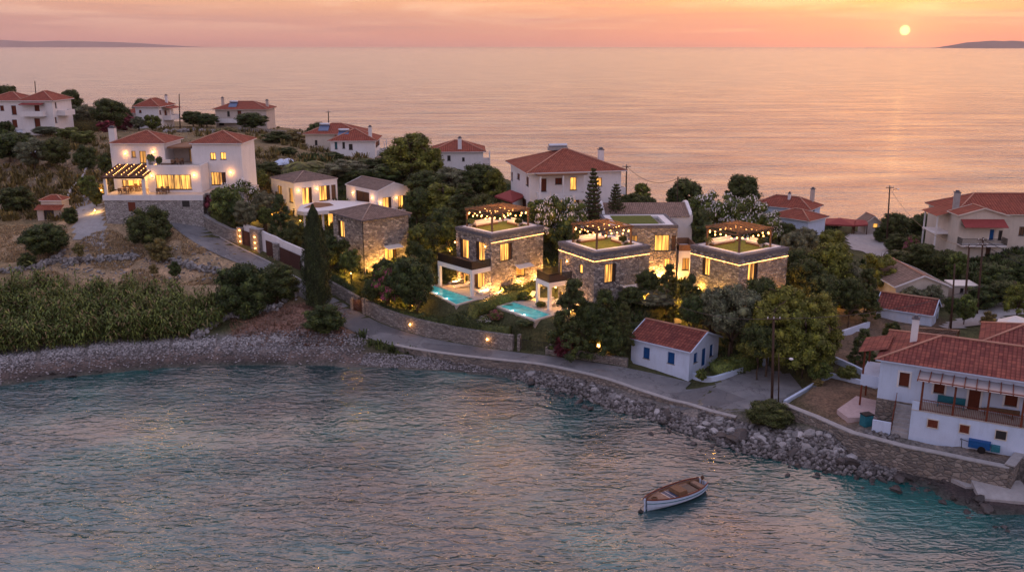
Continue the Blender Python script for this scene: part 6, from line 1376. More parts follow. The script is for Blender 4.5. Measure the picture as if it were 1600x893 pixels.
for pts, n_, lb in (([(100, 411), (130, 409), (160, 408), (190, 405), (216, 403)], 230, 'grey dry-stone field wall in the dry grass above the reeds'), ([(0, 425), (30, 424), (60, 418), (85, 410), (96, 400)], 150, 'tumbled dry-stone wall at the far left of the field'), ([(250, 402), (280, 414), (310, 421), (346, 428)], 150, 'crumbling line of field stones running to the big round bush'), ([(306, 526), (318, 518), (335, 506), (355, 497), (390, 490), (430, 483), (464, 462)], 330, 'pale rubble wall climbing from the beach to the lane')):
    wp = [march(G, *p) for p in pts]; V, Fs = stones(wp, n_, .30, rr_, .28, .55); me = bpy.data.meshes.new('dry_stone_wall'); me.from_pydata(V, [], Fs); me.materials.append(M['rock_field' if n_ < 300 else 'rock_pale']); tag(link('dry_stone_wall', me), lb, 'wall')
# ------------------------------------------------------------------ poles and wires
def pole(bp, tp, label, Y=None, arms=1, lampd=False, r=.14):
    if Y is None: x, y, z = march(G, *bp)
    else: x, y, _ = P(bp[0], bp[1], Y); z = h(x, y)
    xt, _, zt = P(tp[0], tp[1], y); dx = xt - x; dx = max(-.5, min(.5, dx)); r_ = empty('utility_pole', (x, y, z), 0, label, 'utility pole')
    H_ = zt - z; MB().tube([(0, 0, -.4), (dx * .5, 0, H_ / 2), (dx, 0, H_)], [r, r * .85, r * .68], 8).build('post', M['polewood'], r_, smooth=True)
    for k in range(arms): 
        a = MB().cbox(dx, -.08, H_ - .3 - .6 * k, 1.3, .1, .1).build('crossarm', M['polewood'], r_)
        for q in (-.55, 0, .55): MB().tube([(dx + q, -.08, H_ - .25 - .6 * k), (dx + q, -.08, H_ - .08 - .6 * k)], .045, 6).build('insulator', M['white'], a)
    if lampd: o = MB().bar((0, -.1, H_ * .93), (.5, -.6, H_ * .96), .06).build('lamp_arm', M['metal'], r_); MB().ball((.6, -.7, H_ * .955), .22, .5, 8, 4).build('lamp_head', M['white'], o)
    return Vector((x + dx, y, zt - .25))
t1 = pole((1205, 652), (1209, 493), 'tall timber pole by the round bush at the lane junction', 79.5, 1)
pole((1216, 640), (1217, 553), 'short thin lamp pole beside the tall junction pole', 80.5, 0, True, .07)
t2 = pole((1386, 376), (1389, 290), 'dark timber pole standing at the concrete yard against the sea', 146, 1, True)
t3 = pole((1486, 512), (1487, 412), 'slender grey pole behind the small barn', 100, 0, r=.12)
t4 = pole((1506, 498), (1510, 382), 'dark timber pole in front of the cream house, the left one of the pair', 104, 1)
t5 = pole((1527, 488), (1536, 371), 'dark timber pole nearest the track, under the balcony of the cream house', 106, 2)
t6 = pole((1411, 362), (1411, 337), 'short distant pole between the dark bushes by the shore', 150, 0, r=.09)
t7 = pole((979, 292), (979, 257), 'distant pole just behind the large red-roofed house', 142, 1); t8 = pole((1059, 320), (1059, 276), 'thin distant pole between the oleanders and the sea', 138, 0, r=.09)
t9 = pole((513, 205), (513, 173), 'distant pole with crossarm on the ridge above the palm', 200, 1); t10 = pole((281, 197), (281, 147), 'distant pole beside the small white house with the porch', 210, 0); t11 = pole((55, 160), (55, 127), 'distant pole behind the furthest white house', 200, 0)
def wire(a, b_, sag, label, r=.03):
    o = Vector(a); q = [(Vector(a).lerp(Vector(b_), i / 14) - o - Vector((0, 0, sag * 4 * (i / 14) * (1 - i / 14)))) for i in range(15)]
    tag(MB().tube(q, r, 4, False).build('power_line', M['metal'], None, o), label, 'power line')
wire(t1, (-4 + 55, 95, 9.0), 1.0, 'overhead line from the junction pole towards the small barn'); wire(t1, (14, 100, 8.0), 1.4, 'overhead line from the junction pole into the conifers')
wire(t1, march(G, 1243, 585), .0, 'stay wire from the junction pole down to the ground', .02)
wire(t2, (t4.x, t4.y, t4.z), 2.0, 'overhead line from the yard pole to the pole pair'); wire(t5, (75, 95, 7.5), 1.4, 'upper overhead line leaving the track pole towards the viewer'); wire(t5 - Vector((0, 0, .6)), (75, 93, 6.8), 1.6, 'lower overhead line leaving the track pole towards the viewer'); wire(t4, t5, .4, 'short line joining the pair of dark poles', .03); wire(t7, t8, 1.5, 'distant line between the two thin poles by the sea')
# ------------------------------------------------------------------ boat
def boat():
    a = np.array(U(1010, 797, 0)); b_ = np.array(U(1098, 764, 0)); d = b_ - a; Lb = float(np.linalg.norm(d)); hd = math.atan2(d[1], d[0]); Lb = min(Lb, 6.2)
    r_ = empty('fishing_boat', (a[0], a[1], -.08), hd, 'small white wooden fishing boat with brown gunwale moored in the bay', 'boat')
    ns = 17; secs = []
    for i in range(ns):
        t = i / (ns - 1); w = 1.02 * (math.sin(math.pi * min(1, (t * .80 + .02))) ** .62) * (1 if t < .85 else 1 - (t - .85) * 1.6); x = t * Lb + (.0); sh = .72 + .34 * (1 - t) ** 2.2 + .16 * t ** 3; kx = -.18 * (1 - t) ** 3
        secs.append((x, max(w, .03), sh, kx))
    def sec(x, w, sh, kx, ins=0, zb=0):
        pts = []
        for q in range(9):
            a_ = math.pi * q / 8; yy = -math.cos(a_) * (w - ins); zz = zb + (sh - zb) * (1 - math.sin(a_) ** .55) if 0 < q < 8 else sh
            pts.append((x + kx * (zz / sh), yy, zz))
        return pts
    mb = MB(); R_ = [sec(*s) for s in secs]
    for A_, B_ in zip(R_, R_[1:]):
        for k in range(8): mb.face([A_[k], B_[k], B_[k + 1], A_[k + 1]])
    mb.face(R_[-1]); mb.build('hull', M['bluewhite'], r_)
    mb = MB(); Q_ = [sec(s[0] + (.1 if i == 0 else -.02 if i == ns - 1 else 0), max(s[1] - .09, .01), s[2] - .02, s[3], 0, .25) for i, s in enumerate(secs)]
    for A_, B_ in zip(Q_[1:], Q_[2:]):
        for k in range(8): mb.face([A_[k + 1], B_[k + 1], B_[k], A_[k]])
    mb.build('inner_hull', M['deckwood'], r_)
    MB().tube([(-.22, 0, -.1), (-.20, 0, .5), (-.19, 0, 1.12)], .06, 6).build('stem_post', M['bluewhite'], r_)
    for sg in (-1, 1): MB().tube([(s[0] + s[3], sg * (s[1] - .02), s[2] + .03) for s in secs], .055, 6).build('gunwale', M['wood_red'], r_)
    MB().tube([(s[0] + s[3] * .7, -(s[1] + .01), s[2] * .72) for s in secs], .03, 5).build('rubbing_strake', M['blueg'], r_)
    def plat(name, i0, i1, z, mat, w=.88):
        m_ = MB()
        for i in range(i0, i1): A_, B_ = secs[i], secs[i + 1]; m_.face([(A_[0], -A_[1] * w, z), (B_[0], -B_[1] * w, z), (B_[0], B_[1] * w, z), (A_[0], A_[1] * w, z)])
        return m_.build(name, M[mat], r_)
    plat('floor', 1, 15, .30, 'deckwood', .75)
    plat('foredeck', 1, 5, .80, 'boatdeck', .93); plat('side_deck', 5, 13, .66, 'boatdeck', .93).location.z = -.02
    m_ = MB().box(Lb * .27, -.62, .50, Lb * .46, .62, .70); m_.build('blue_hatch', M['darkblue'], r_)
    for x in (.33, .40): MB().box(Lb * x, -.62, .703, Lb * x + .04, .62, .73).build('hatch_batten', M['steel'], r_)
    MB().box8([(Lb * .47, -.62, .6), (Lb * .62, -.62, .6), (Lb * .62, .62, .6), (Lb * .47, .62, .6), (Lb * .48, -.55, .98), (Lb * .61, -.55, .98), (Lb * .61, .55, .98), (Lb * .48, .55, .98)]).build('engine_box', M['wood_mid'], r_)
    MB().box(Lb * .65, -.55, .58, Lb * .80, .55, .665).build('dark_well', M['dark'], r_); MB().box(Lb * .86, -.6, .55, Lb * .94, .6, .74).build('stern_seat', M['boatdeck'], r_)
    MB().tube([(Lb * .965, 0, .5), (Lb * .985, .02, 1.35)], [.05, .03], 6).build('tiller_post', M['wood'], r_); MB().ball((Lb * .98, 0, 1.15), .14, 1.4, 7, 4).build('engine_cover', M['wood'], r_)
    MB().tube([(Lb * .13 + .22 * math.cos(a_ * .5), .22 * math.sin(a_ * .5), .84 + .004 * a_) for a_ in range(26)], .035, 5).build('rope_coil', M['wood_mid'], r_)
    x, y = U(1001, 800, 0); by = empty('mooring_buoy', (x, y, 0), 0, 'small dark buoy floating at the bow of the fishing boat', 'buoy'); MB().ball((0, 0, .05), .2, 1.0, 9, 6).build('float', M['metal'], by, smooth=True); MB().tube([(0, 0, .2), (0, 0, .42)], .03, 6).build('eye', M['metal'], by)
    bow = r_.matrix_basis @ Vector((0, 0, 0)); p0 = Vector((a[0] + .02, a[1], .95)); wire(p0, (x, y, .38), .12, 'short rope from the boat bow to its buoy', .02)
    s_ = a + d / np.linalg.norm(d) * Lb; wire((s_[0], s_[1], .75), (s_[0] + .1, s_[1] - 1.3, -.05), .1, 'thin mooring rope from the boat stern into the water', .018)
boat()
# ------------------------------------------------------------------ shore rocks
rg = random.Random(21); mats_ = ('rock_pale', 'rock_dark'); rmesh = {}
for mt_ in mats_:
    for i in range(8): me = bpy.data.meshes.new('boulder'); me.from_pydata(RK[i][0], [], RK[i][1]); me.materials.append(M[mt_]); me.polygons.foreach_set('use_smooth', [False] * len(me.polygons)); rmesh[mt_, i] = me
def boulder(x, y, z, s, mt_, label, group): 
    o = link('boulder', rmesh[mt_, rg.randrange(8)], None, (x, y, z)); o.rotation_euler = (rg.uniform(-.4, .4), rg.uniform(-.4, .4), rg.uniform(0, 6.3)); o.scale = (s * rg.uniform(.9, 1.9), s * rg.uniform(.7, 1.2), s * rg.uniform(.5, 1.0)); tag(o, label, 'rock', group)
def coastpt(px, off):
    """point off metres inland of the waterline below image column px"""
    cpx = [(p, proj(p[0], p[1], 0)) for p in COAST[1:28]]
    for (a, pa), (b_, pb) in zip(cpx, cpx[1:]):
        if pa[0] <= px <= pb[0]:
            t = (px - pa[0]) / (pb[0] - pa[0] + 1e-9); x = a[0] + (b_[0] - a[0]) * t; y = a[1] + (b_[1] - a[1]) * t; d = Vector((b_[0] - a[0], b_[1] - a[1])).normalized(); return x - d.y * off, y + d.x * off
    return None
nb = 0
while nb < 175:
    px = rg.uniform(815, 1400) if rg.random() > .35 else rg.uniform(1080, 1330); off = rg.uniform(.5, 2.1 if px < 1060 else 3.9); q = coastpt(px, off)
    if not q: continue
    s = min(.95, .30 * math.exp(rg.gauss(0, .42))) * (1.15 if px > 1050 else .9); boulder(q[0], q[1], h(*q) + s * .22, s, 'rock_pale' if off + rg.gauss(0, .3) > 1.2 else 'rock_dark', 'angular boulder in the rock bank below the lane and sea wall', 'boulders of the rock bank'); nb += 1
nb = 0
while nb < 150:
    px = (rg.uniform(805, 1560) if nb < 115 else rg.uniform(1370, 1560)) if nb > 12 else rg.uniform(20, 260); off = (rg.uniform(-.9, .9) if nb < 115 else rg.uniform(-.8, 3.0)) if rg.random() < .8 else rg.uniform(-2.6, -.8); q = coastpt(px, off)
    if not q: continue
    s = min(.8, .27 * math.exp(rg.gauss(0, .45))); boulder(q[0], q[1], max(-.05, h(*q)) + s * .10, s, 'rock_dark', 'dark wet rock at the water edge', 'dark wet rocks along the waterline'); nb += 1
def scatter(name, mat, n_, fn, size, lab=None):
    rng = np.random.RandomState(len(name) * 7 + n_); V = []; Fs = []; o = 0; oc = np.array([(1, 0, 0), (.2, 1, .1), (-1, .1, 0), (-.1, -1, 0), (0, .1, .7), (.1, 0, -.6)]); of_ = np.array([(0, 1, 4), (1, 2, 4), (2, 3, 4), (3, 0, 4), (1, 0, 5), (2, 1, 5), (3, 2, 5), (0, 3, 5)])
    k = 0
    while k < n_:
        p = fn(rng)
        if p is None: continue
        s = size * rng.uniform(.5, 1.6); a = rng.uniform(0, 6.28); c_, s_ = math.cos(a), math.sin(a); v = oc * (1 + rng.uniform(-.25, .25, (6, 3))) * s; v = np.stack([v[:, 0] * c_ - v[:, 1] * s_, v[:, 0] * s_ + v[:, 1] * c_, v[:, 2]], 1) + [p[0], p[1], h(p[0], p[1]) + s * .2]
        V.append(v); Fs.append(of_ + o); o += 6; k += 1
    return tag(link(name, npmesh(name, np.concatenate(V), np.concatenate(Fs), M[mat])), kind='stuff')
def f_(rng):
    px = rng.uniform(-40, 560); q = coastpt(max(px, 1), 4.1 + rng.normal(0, .95) if rng.rand() < .82 else rng.uniform(.2, 6)); return q
scatter('pebbles', 'pebble', 5500, f_, .115)
def f_(rng): return coastpt(rng.uniform(1, 430), 4.7 + rng.normal(0, .45))
scatter('pale_pebbles', 'rock_pale', 2600, f_, .15)
def f_(rng):
    px = rng.uniform(560, 880); return coastpt(px, rng.uniform(.2, 4.0) if px > 700 else rng.uniform(.2, 2.5))
scatter('shingle', 'pebble', 3500, f_, .09)
def f_(rng):
    px = rng.uniform(800, 1400); return coastpt(px, rng.uniform(-.2, 2.4 if px < 1060 else 4.4))
scatter('rubble', 'rock_small', 3200, f_, .20)
def f_(rng): 
    p = march(G, rng.uniform(60, 360), rng.uniform(385, 440)) if rng.rand() < .6 else march(G, rng.uniform(0, 300), rng.uniform(200, 340)); return p[:2]
scatter('field_stones', 'rock_field', 900, f_, .16)
# ------------------------------------------------------------------ hedges
def hedge(label, pts, w, ht, leaf='leaf_dark', lift=0, dens=90, name='hedge'):
    rng = np.random.RandomState(len(label)); pts = [np.array(p[:2], float) for p in pts]; o = pts[0]; z0 = h(*o); V = []; core = MB()
    P_ = []; Nn = []
    for a, b_ in zip(pts, pts[1:]):
        d = b_ - a; ln = np.linalg.norm(d); d /= ln; nn_ = np.array([-d[1], d[0]]); n_ = int(ln * dens * (w + 2 * ht) / 2.5); t = rng.uniform(-.1, ln + .1, n_); f = rng.rand(n_); tot = w + 2 * ht
        za, zb = h(*a) - z0 + lift, h(*b_) - z0 + lift
        for tt, ff in zip(t, f):
            s = ff * tot; z = za + (zb - za) * tt / ln; wob = 1 + .12 * mnoise.noise((a[0] + d[0] * tt, a[1] + d[1] * tt, s))
            if s < ht: l_, zz, n3 = -w / 2, s, (-nn_[0], -nn_[1], .1)
            elif s < ht + w: l_, zz, n3 = s - ht - w / 2, ht, (0, 0, 1)
            else: l_, zz, n3 = w / 2, tot - s, (nn_[0], nn_[1], .1)
            q = a + d * tt + nn_ * l_ * wob - o; P_.append((q[0], q[1], z + zz * wob)); Nn.append(n3)
        c_ = [a - nn_ * w * .42 - o, b_ - nn_ * w * .42 - o, b_ + nn_ * w * .42 - o, a + nn_ * w * .42 - o]
        core.box8([(*c_[0], za - .3), (*c_[1], zb - .3), (*c_[2], zb - .3), (*c_[3], za - .3), (*c_[0], za + ht * .9), (*c_[1], zb + ht * .9), (*c_[2], zb + ht * .9), (*c_[3], za + ht * .9)])
    V, Fq_ = leafquads(np.array(P_) + rng.normal(0, .05, (len(P_), 3)), np.array(Nn, float), .20, rng)
    me = npmesh(name, np.concatenate([V, core.v]), np.concatenate([Fq_, np.array(core.f) + len(V)]), M[leaf]); return tag(link(name, me, None, (o[0], o[1], z0)), label, 'hedge')
w_, _ = lane(7.4, 11.0, 1.5); hedge('long clipped hedge behind the stone wall below the two pools', w_[::3], 1.5, 1.9, 'leaf_dark')
w_, _ = lane(5.3, 6.9, 1.7); hedge('clipped hedge on the wall beside the cypress', w_[::3], 1.4, 1.7, 'leaf_dark')
hedge('hedge running between the two rectangular pools up to the stone villa', [U(722, 489, 4.6), U(742, 480, 4.7), U(775, 470, 4.7), U(812, 458, 4.8), U(838, 448, 4.8)], 1.5, 1.0, 'leaf_green')
hedge('short hedge at the foot of the stone villa wall by the larger pool', [U(785, 456, 4.7), U(812, 450, 4.7)], 1.0, .7, 'leaf_dark')
wp2 = [march(G, a, b_) for a, b_ in ((336, 352), (352, 361), (375, 370), (392, 374))]; hedge('clipped hedge on the curved wall at the bend of the lane', wp2, 1.4, 2.1)
hedge('flowering hedge in the cottage front garden', [march(G, 1118, 586)[:2], march(G, 1145, 578)[:2], march(G, 1180, 567)[:2]], 2.2, 1.2, 'leaf_green')
hedge('green vine-covered arbour between the two furthest white houses', [P(116, 186, 196)[:2], P(153, 185, 196)[:2]], 3.0, 2.2, 'leaf_scrub')
hedge('low hedge in front of the garden near the small barn', [march(G, 1250, 520)[:2], march(G, 1285, 530)[:2]], 1.6, 1.4)
# ------------------------------------------------------------------ trees and bushes, one by one
T_ = [
('cypress',488,319,106,38,'tall dark cypress by the lane in front of the wide brown gate','cypress'),
('bush',378,400,106,92,'very large dark round bush above the red-brown shore, left half'),('bush',428,406,108,72,'large dark round bush leaning over the lane, right half'),
('bush',505,471,100.5,66,'round dark bush at the foot of the cypress'),('bush',229,315,122,68,'round dark bush in front of the restaurant podium'),
('broad',67,347,119,68,'lone dark tree at the field wall above the reeds'),('bush',1205,623,76.5,76,'rounded green bush on the rocks around the tall junction pole'),
('bush',40,392,116,30,'small bush beside the tumbled wall'),('scrub',243,363,118,45,'reddish dry bush in the middle of the dry field'),('scrub',121,374,117,20,'small rusty shrub on the dry ground below the garden hut'),
('bush',271,405,112,20,'small dark shrub on the dry slope near the lane'),('scrub',238,408,111,16,'little shrub at the end of the field wall'),
('broad',10,131,216,44,'dark tree on the skyline behind the furthest house'),('broad',107,138,206,36,'dark bushy tree on the skyline between the far white houses'),('olive',102,160,198,56,'grey-green olive below the skyline tree beside the furthest house'),('olive',130,162,200,40,'second grey-green olive, nearer the vine arbour'),('broad',168,152,196,50,'rounded dark tree just left of the small white house'),('broad',220,152,236,28,'dark tree peeping over the small white house roof'),
('broad',191,165,212,24,'small dark tree between the arbour and the small white house'),
('maroon',164,183,192,28,'maroon shrub below the rounded dark tree'),('maroon',192,174,205,32,'purple bougainvillea beside the small white house'),('green',236,177,206,26,'green bush in front of the small white house'),('olive',214,181,205,22,'grey bush between the purple shrub and the white wall'),
('bush',6,184,168,30,'dark bush under the furthest house at the picture edge'),('broad',8,204,162,62,'large dark tree at the edge of the terraced field'),('olive',50,213,158,50,'flat-topped tree with a visible trunk in the scrub'),('broad',84,212,158,46,'flat-topped dark tree beside it above the white tarpaulin'),('bush',30,203,172,40,'dark hedge-like bush under the balconies of the furthest house'),
('bush',131,221,157,36,'round bush above the bare plot beside the restaurant chimney'),('bush',162,236,150,24,'small round bush left of the restaurant roof'),('green',130,202,176,36,'light green bush on the slope behind the round bushes'),('green',105,197,180,40,'green bush below the vine arbour'),('olive',70,196,182,40,'grey bush at the corner of the furthest house'),
('bush',20,286,138,56,'dark bush at the left edge near the garden hut'),('bush',107,320,128,24,'leafy shrub beside the garden hut door'),('green',135,270,140,30,'green shrub along the plot wall beside the dining pergola'),('bush',148,290,136,22,'dark shrub beside the restaurant ramp'),
('broad',300,172,222,34,'dark tree between the small white house and the pinkish house'),('broad',322,176,222,34,'dark bush left of the pinkish house'),('broad',392,174,218,50,'big dark tree in front of the pinkish house'),('scrub',352,196,205,40,'scrubby bush by the low stone wall'),
('broad',495,189,196,34,'dark tree on the ridge left of the solar-panelled house'),('scrub',455,197,195,44,'pale scrub bush on the ridge beyond the pinkish house'),('bush',430,202,188,46,'dark bush on the ridge slope'),
('palm',478,243,152,84,'broad palm tree between the restaurant garden and the hip-roofed white villa'),('bush',418,250,152,42,'dark bush right of the restaurant'),('green',404,262,146,26,'small green tree by the restaurant side terrace'),('bush',448,228,165,34,'dark bush in front of the solar-panelled house'),('bush',520,236,164,32,'upright dark tree before the cream and white house'),
('olive',541,249,152,66,'large grey-green olive behind the two white villas'),('olive',505,262,150,40,'olive beside the palm'),('broad',578,247,158,44,'dark bush below the cream and white house'),('broad',604,255,150,62,'rounded dark tree right of the large olive'),
('pine',641,206,152,84,'tallest spreading pine against the sea'),('pine',672,228,150,48,'smaller pine at the side of the tallest pine'),('broad',612,235,158,44,'dark tree left of the tallest pine'),
('olive',702,258,146,54,'brownish olive before the plain white house'),('broad',748,253,146,64,'dark tree beside the plain white house veranda'),('pine',770,262,144,38,'dark pine between the plain white house and the red canopy'),('broad',664,264,142,60,'dark round tree behind the gable-roofed villa'),('pine',692,285,136,74,'bushy dark conifer above the path'),('conifer',726,286,131,70,'dark pointed tree before the red canopy'),('broad',650,292,134,44,'dark shrub behind the deck of the gable-roofed villa'),('broad',754,300,126,50,'dark tree behind the first roof pergola'),('broad',690,322,122,52,'dark tree left of the first stone villa'),('broad',672,345,117,42,'dark low tree by the path to the first stone villa'),('green',700,345,117,26,'lit green shrub beside the first stone villa'),
('green',655,348,116,40,'tree lit from below at the right corner of the tiled stone house'),('bush',660,378,112,40,'clipped round bush below the lit tree'),('bush',645,372,112,26,'small clipped bush by the garden path'),
('broad',640,400,105,74,'dark dense tree before the tiled stone house'),('pinkbush',606,412,105.5,52,'pink flowering oleander left of the dark dense tree'),('broad',582,432,106,34,'dark shrub beside the pink oleander'),('bush',598,400,108,36,'dark shrub at the foot of the tiled stone house'),('green',546,386,110,34,'small round tree on a thin stem beside the tiled stone house'),('broad',652,428,103,26,'dark bush at the end of the larger pool'),('scrub',640,388,109,44,'ochre clipped shrub behind the dark dense tree'),
('maroon',330,290,128,34,'maroon-leaved tree at the corner of the curved wall'),('green',350,288,126,50,'light green bush over the curved wall'),('oleander',372,281,130,58,'white-flowering oleander in front of the restaurant block'),('olive',382,310,124,38,'small silvery olive over the clipped hedge'),('bush',362,305,125,36,'dark bush between the oleander and the clipped hedge'),('olive',412,296,128,36,'olive in the garden left of the hip-roofed villa'),('scrub',408,312,126,24,'amber-lit shrub in the garden above the gates'),('conifer',436,303,124,44,'cone-shaped tree lit from below behind the white wall'),('bush',460,340,121,34,'round shrub behind the white wall beside the lit cone-shaped tree'),('green',412,322,125,24,'small shrub with a lit trunk above the first gate'),('bush',512,362,113,40,'dark shrub between the cypress and the tiled stone house'),('broad',536,372,112,20,'dark slender shrub at the corner of the tiled stone house'),('green',512,385,112,26,'lit shrub behind the hedge by the cypress'),
('oleander',868,304,119,62,'white-flowering oleander behind the first roof pergola, left one'),('oleander',892,308,118,54,'white-flowering oleander behind the first roof pergola, right one'),('green',838,308,120,32,'yellow-green shrub at the left of the white oleanders'),('araucaria',928,257,122,38,'taller norfolk pine in front of the red-roofed house'),('araucaria',963,283,124,38,'shorter norfolk pine near the side balcony of the red-roofed house'),
('broad',885,345,116,50,'dark shrub under the white oleanders'),('broad',988,300,132,40,'dark bush right of the red-roofed house'),('pine',1003,285,140,30,'thin dark tree against the sea beside the red-roofed house'),('broad',1012,304,138,30,'small dark bush against the sea'),('broad',1071,276,142,58,'dark round tree against the sea behind the gabled white house'),('broad',1163,269,142,52,'dark round tree against the sea above the oleanders'),
('oleander',1104,293,132,58,'large white oleander nearest the gabled white house'),('oleander',1138,300,130,56,'large white oleander in the middle of the row'),('oleander',1178,308,127,58,'large white oleander behind the right-hand roof pergola'),('oleander',1208,325,124,40,'last white oleander beside the seaside houses'),
('broad',1096,325,123,40,'dark shrub beside the tall gable end'),('broad',1110,345,118,44,'dark bush left of the right-hand roof pergola'),
('olive',1240,360,116,40,'olive in front of the seaside house'),('olive',1262,352,120,50,'grey-green olive below the seaside house wall'),('pine',1302,356,122,62,'pine reaching over the concrete yard'),('broad',1248,385,108,46,'dark tree at the corner of the right-hand villa'),('pine',1296,375,108,84,'big bright green pine right of the right-hand villa'),('broad',1262,400,104,60,'dark tree between the villa and the bright pine'),('olive',1325,405,108,60,'dull green olive below the track'),('pine',1376,395,116,60,'bushy pine beside the track'),('conifer',1357,418,103,54,'pointed green tree above the lit garden'),('broad',1332,430,100,50,'dark tree hiding the lit garden path'),('broad',1290,425,100,60,'dark tree behind the yellow-green pine'),
('pine',1228,440,91,104,'large yellow-green pine before the right-hand villa'),('pine',1275,455,90,84,'large pine nearest the bare garden'),('olive',1150,438,92,84,'big grey-green olive behind the cottage'),('olive',1118,448,93,60,'grey-green olive left of the big one'),('broad',1190,430,95,56,'dark tree at the foot of the right-hand villa'),('pine',1205,470,88,86,'low spreading pine above the gate pillar'),('pine',1262,485,87,86,'spreading pine over the end of the asphalt'),('broad',1190,500,87,56,'dark undergrowth tree beside the gate pillar'),
('conifer',1046,411,99,46,'dark cone-shaped tree by the small hidden pool'),('conifer',1082,428,97,40,'dark cone-shaped tree left of the grey-green olives'),('broad',1012,420,100,34,'dark tree beside the fabric awning of the middle villa'),('olive',1022,452,99,74,'wide olive behind the cottage roof'),('broad',988,448,99,42,'dark tree left of the wide olive'),('broad',1085,460,93,44,'dark tree over the lit steps'),
('conifer',896,434,93,82,'larger dark spreading conifer before the middle villa'),('conifer',946,452,93,72,'second dark conifer beside the larger one'),('conifer',975,470,92,40,'narrow dark conifer nearest the cottage'),('broad',920,470,93,44,'dark growth between the two big conifers'),('maroon',880,515,94,36,'maroon shrub at the foot of the larger conifer'),('broad',962,505,92,46,'dark bushes by the end wall of the cottage'),('pinkbush',775,482,101,26,'pink-flowering shrub between the pools'),('oleander',752,492,101,34,'white-flowering shrub above the stone wall'),
('conifer',1352,513,88,46,'solitary dark tree in the bare plot left of the seafront house'),('green',1325,570,85,34,'leafy bush by the arched wall near the seafront house'),('green',1283,560,85,40,'bush at the back corner of the bare yard'),('bush',1396,498,95,30,'bush between the small barn and the seafront house'),
('olive',1427,447,109,42,'olive in front of the brown-roofed house gable'),('olive',1460,443,109,36,'grey bush covering the brown-roofed house corner'),('broad',1410,390,128,50,'dark bush left of the brown-roofed house'),('broad',1445,378,126,52,'dark round tree below the cream house'),('broad',1480,388,122,44,'dark tree behind the pole pair'),('green',1500,392,118,34,'green bush below the blue balcony door'),('broad',1400,330,150,44,'dark tree by the shore next to the yard pole'),('broad',1445,332,152,50,'rounded tree against the sea right of the yard pole'),('bush',1468,348,140,44,'grey-green bush below the rounded shore tree'),('pinkbush',1426,365,136,26,'pink flowering bush by the track'),('bush',1402,362,140,36,'pale bush right of the yard pole'),('bush',1378,350,150,24,'dark bush at the back of the concrete yard'),
('broad',1560,410,112,64,'dark tree under the cream house on the right'),('broad',1598,402,112,50,'dark tree at the right picture edge below the cream house'),('bush',1535,440,108,50,'dark bush beyond the track poles'),('broad',1575,436,108,56,'bush at the right above the track'),('green',1512,458,102,36,'green bush at the foot of the pole pair'),('broad',1489,462,101,26,'dark bush behind the barn gable'),('scrub',1548,480,101,26,'dry bush at the edge of the track'),('pine',1596,440,101,44,'tree at the right edge over the tent-like canopy'),
('green',1096,574,87,18,'small flowering shrub by the cottage gate'),('scrub',1280,588,83,20,'dry shrub at the corner of the junction'),('bush',822,512,98,36,'clipped bush beside the metal gate'),('broad',845,470,103,16,'small shrub by the smaller loggia'),
('broad',1135,400,108,40,'dark tree between the white wing and the right-hand villa'),('broad',1052,440,105,30,'shrub at the hidden pool edge'),('green',822,455,106,20,'uplit shrub under the window awning of the first villa'),
('broad',1230,345,128,36,'shrub under the last white oleander'),('broad',1015,340,128,40,'shrub behind the grass-roofed house'),('broad',925,335,124,50,'dark shrub under the norfolk pines'),('broad',790,330,122,40,'dark shrub behind the roof terrace of the first villa'),('broad',560,262,150,44,'dark tree behind the gable roof'),
('bush',735,420,112,18,'shrub at the far column of the long loggia'),('bush',695,400,113,40,'round clipped bush at the garden path by the long loggia'),
]
for t in T_: plant(*t[:6])
# garden lamps shining up into shrubs and trees
GL = [(437,338,16,'by the lit cone-shaped tree'),(399,317,10,'at the trunk above the first gate'),(330,334,12,'at the corner of the curved wall'),(470,348,5,'behind the white wall'),(513,392,10,'behind the hedge by the cypress'),(549,430,11,'on the lawn before the tiled stone house'),(671,384,10,'by the path right of the lit tree'),(657,402,11,'under the lit tree'),(609,480,12,'below the pink oleander'),(644,480,14,'under the dark dense tree'),(703,395,10,'beside the first stone villa'),(1065,478,16,'at the top of the lit steps'),(1063,492,16,'on the lower lit step'),(1008,470,8,'between the cottage roof trees'),(1296,478,7,'in the garden under the bright pine'),(1334,475,8,'by the pointed green tree'),(1300,462,7,'on the garden path'),(1160,470,8,'below the right-hand villa'),(1190,455,10,'at the right-hand villa corner'),(829,466,8,'in the hedge between the pools'),(1090,455,7,'among the grey-green olives'),(160,300,12,'on the restaurant ramp'),(150,332,10,'at the foot of the restaurant ramp'),(846,425,10,'between the first two stone villas'),(1390,452,5,'beside the brown-roofed house'),(690,440,10,'at the far end of the larger pool'),(722,415,9,'behind the long loggia'),(780,452,9,'in the hedge under the first villa wall'),(868,452,9,'behind the loggia of the middle villa'),(1000,440,14,'at the corner of the middle villa'),(1030,436,12,'on the terrace below the grass-roofed house'),(1090,440,10,'between the white wing and the right-hand villa'),(1120,470,10,'behind the big olives'),(590,425,12,'at the corner of the tiled stone house'),(630,418,12,'under the awning side of the tiled stone house'),(395,345,8,'behind the first gate pier'),(560,395,8,'on the grass left of the tiled stone house')]
for px, py, w_, lb in GL:
    x, y, z = march(G, px, py); r_ = empty('garden_light', (x, y - .3, z), 0, 'small amber garden light ' + lb, 'garden light'); MB().tube([(0, 0, -.2), (0, 0, .25)], .05, 6).build('spike', M['metal'], r_); MB().ball((0, 0, .34), .12, .9, 8, 4).build('glass', M['lamp'], r_); lamp(r_, (0, -.25, .75), w_ * 3.4, (1, .50, .08), .12)
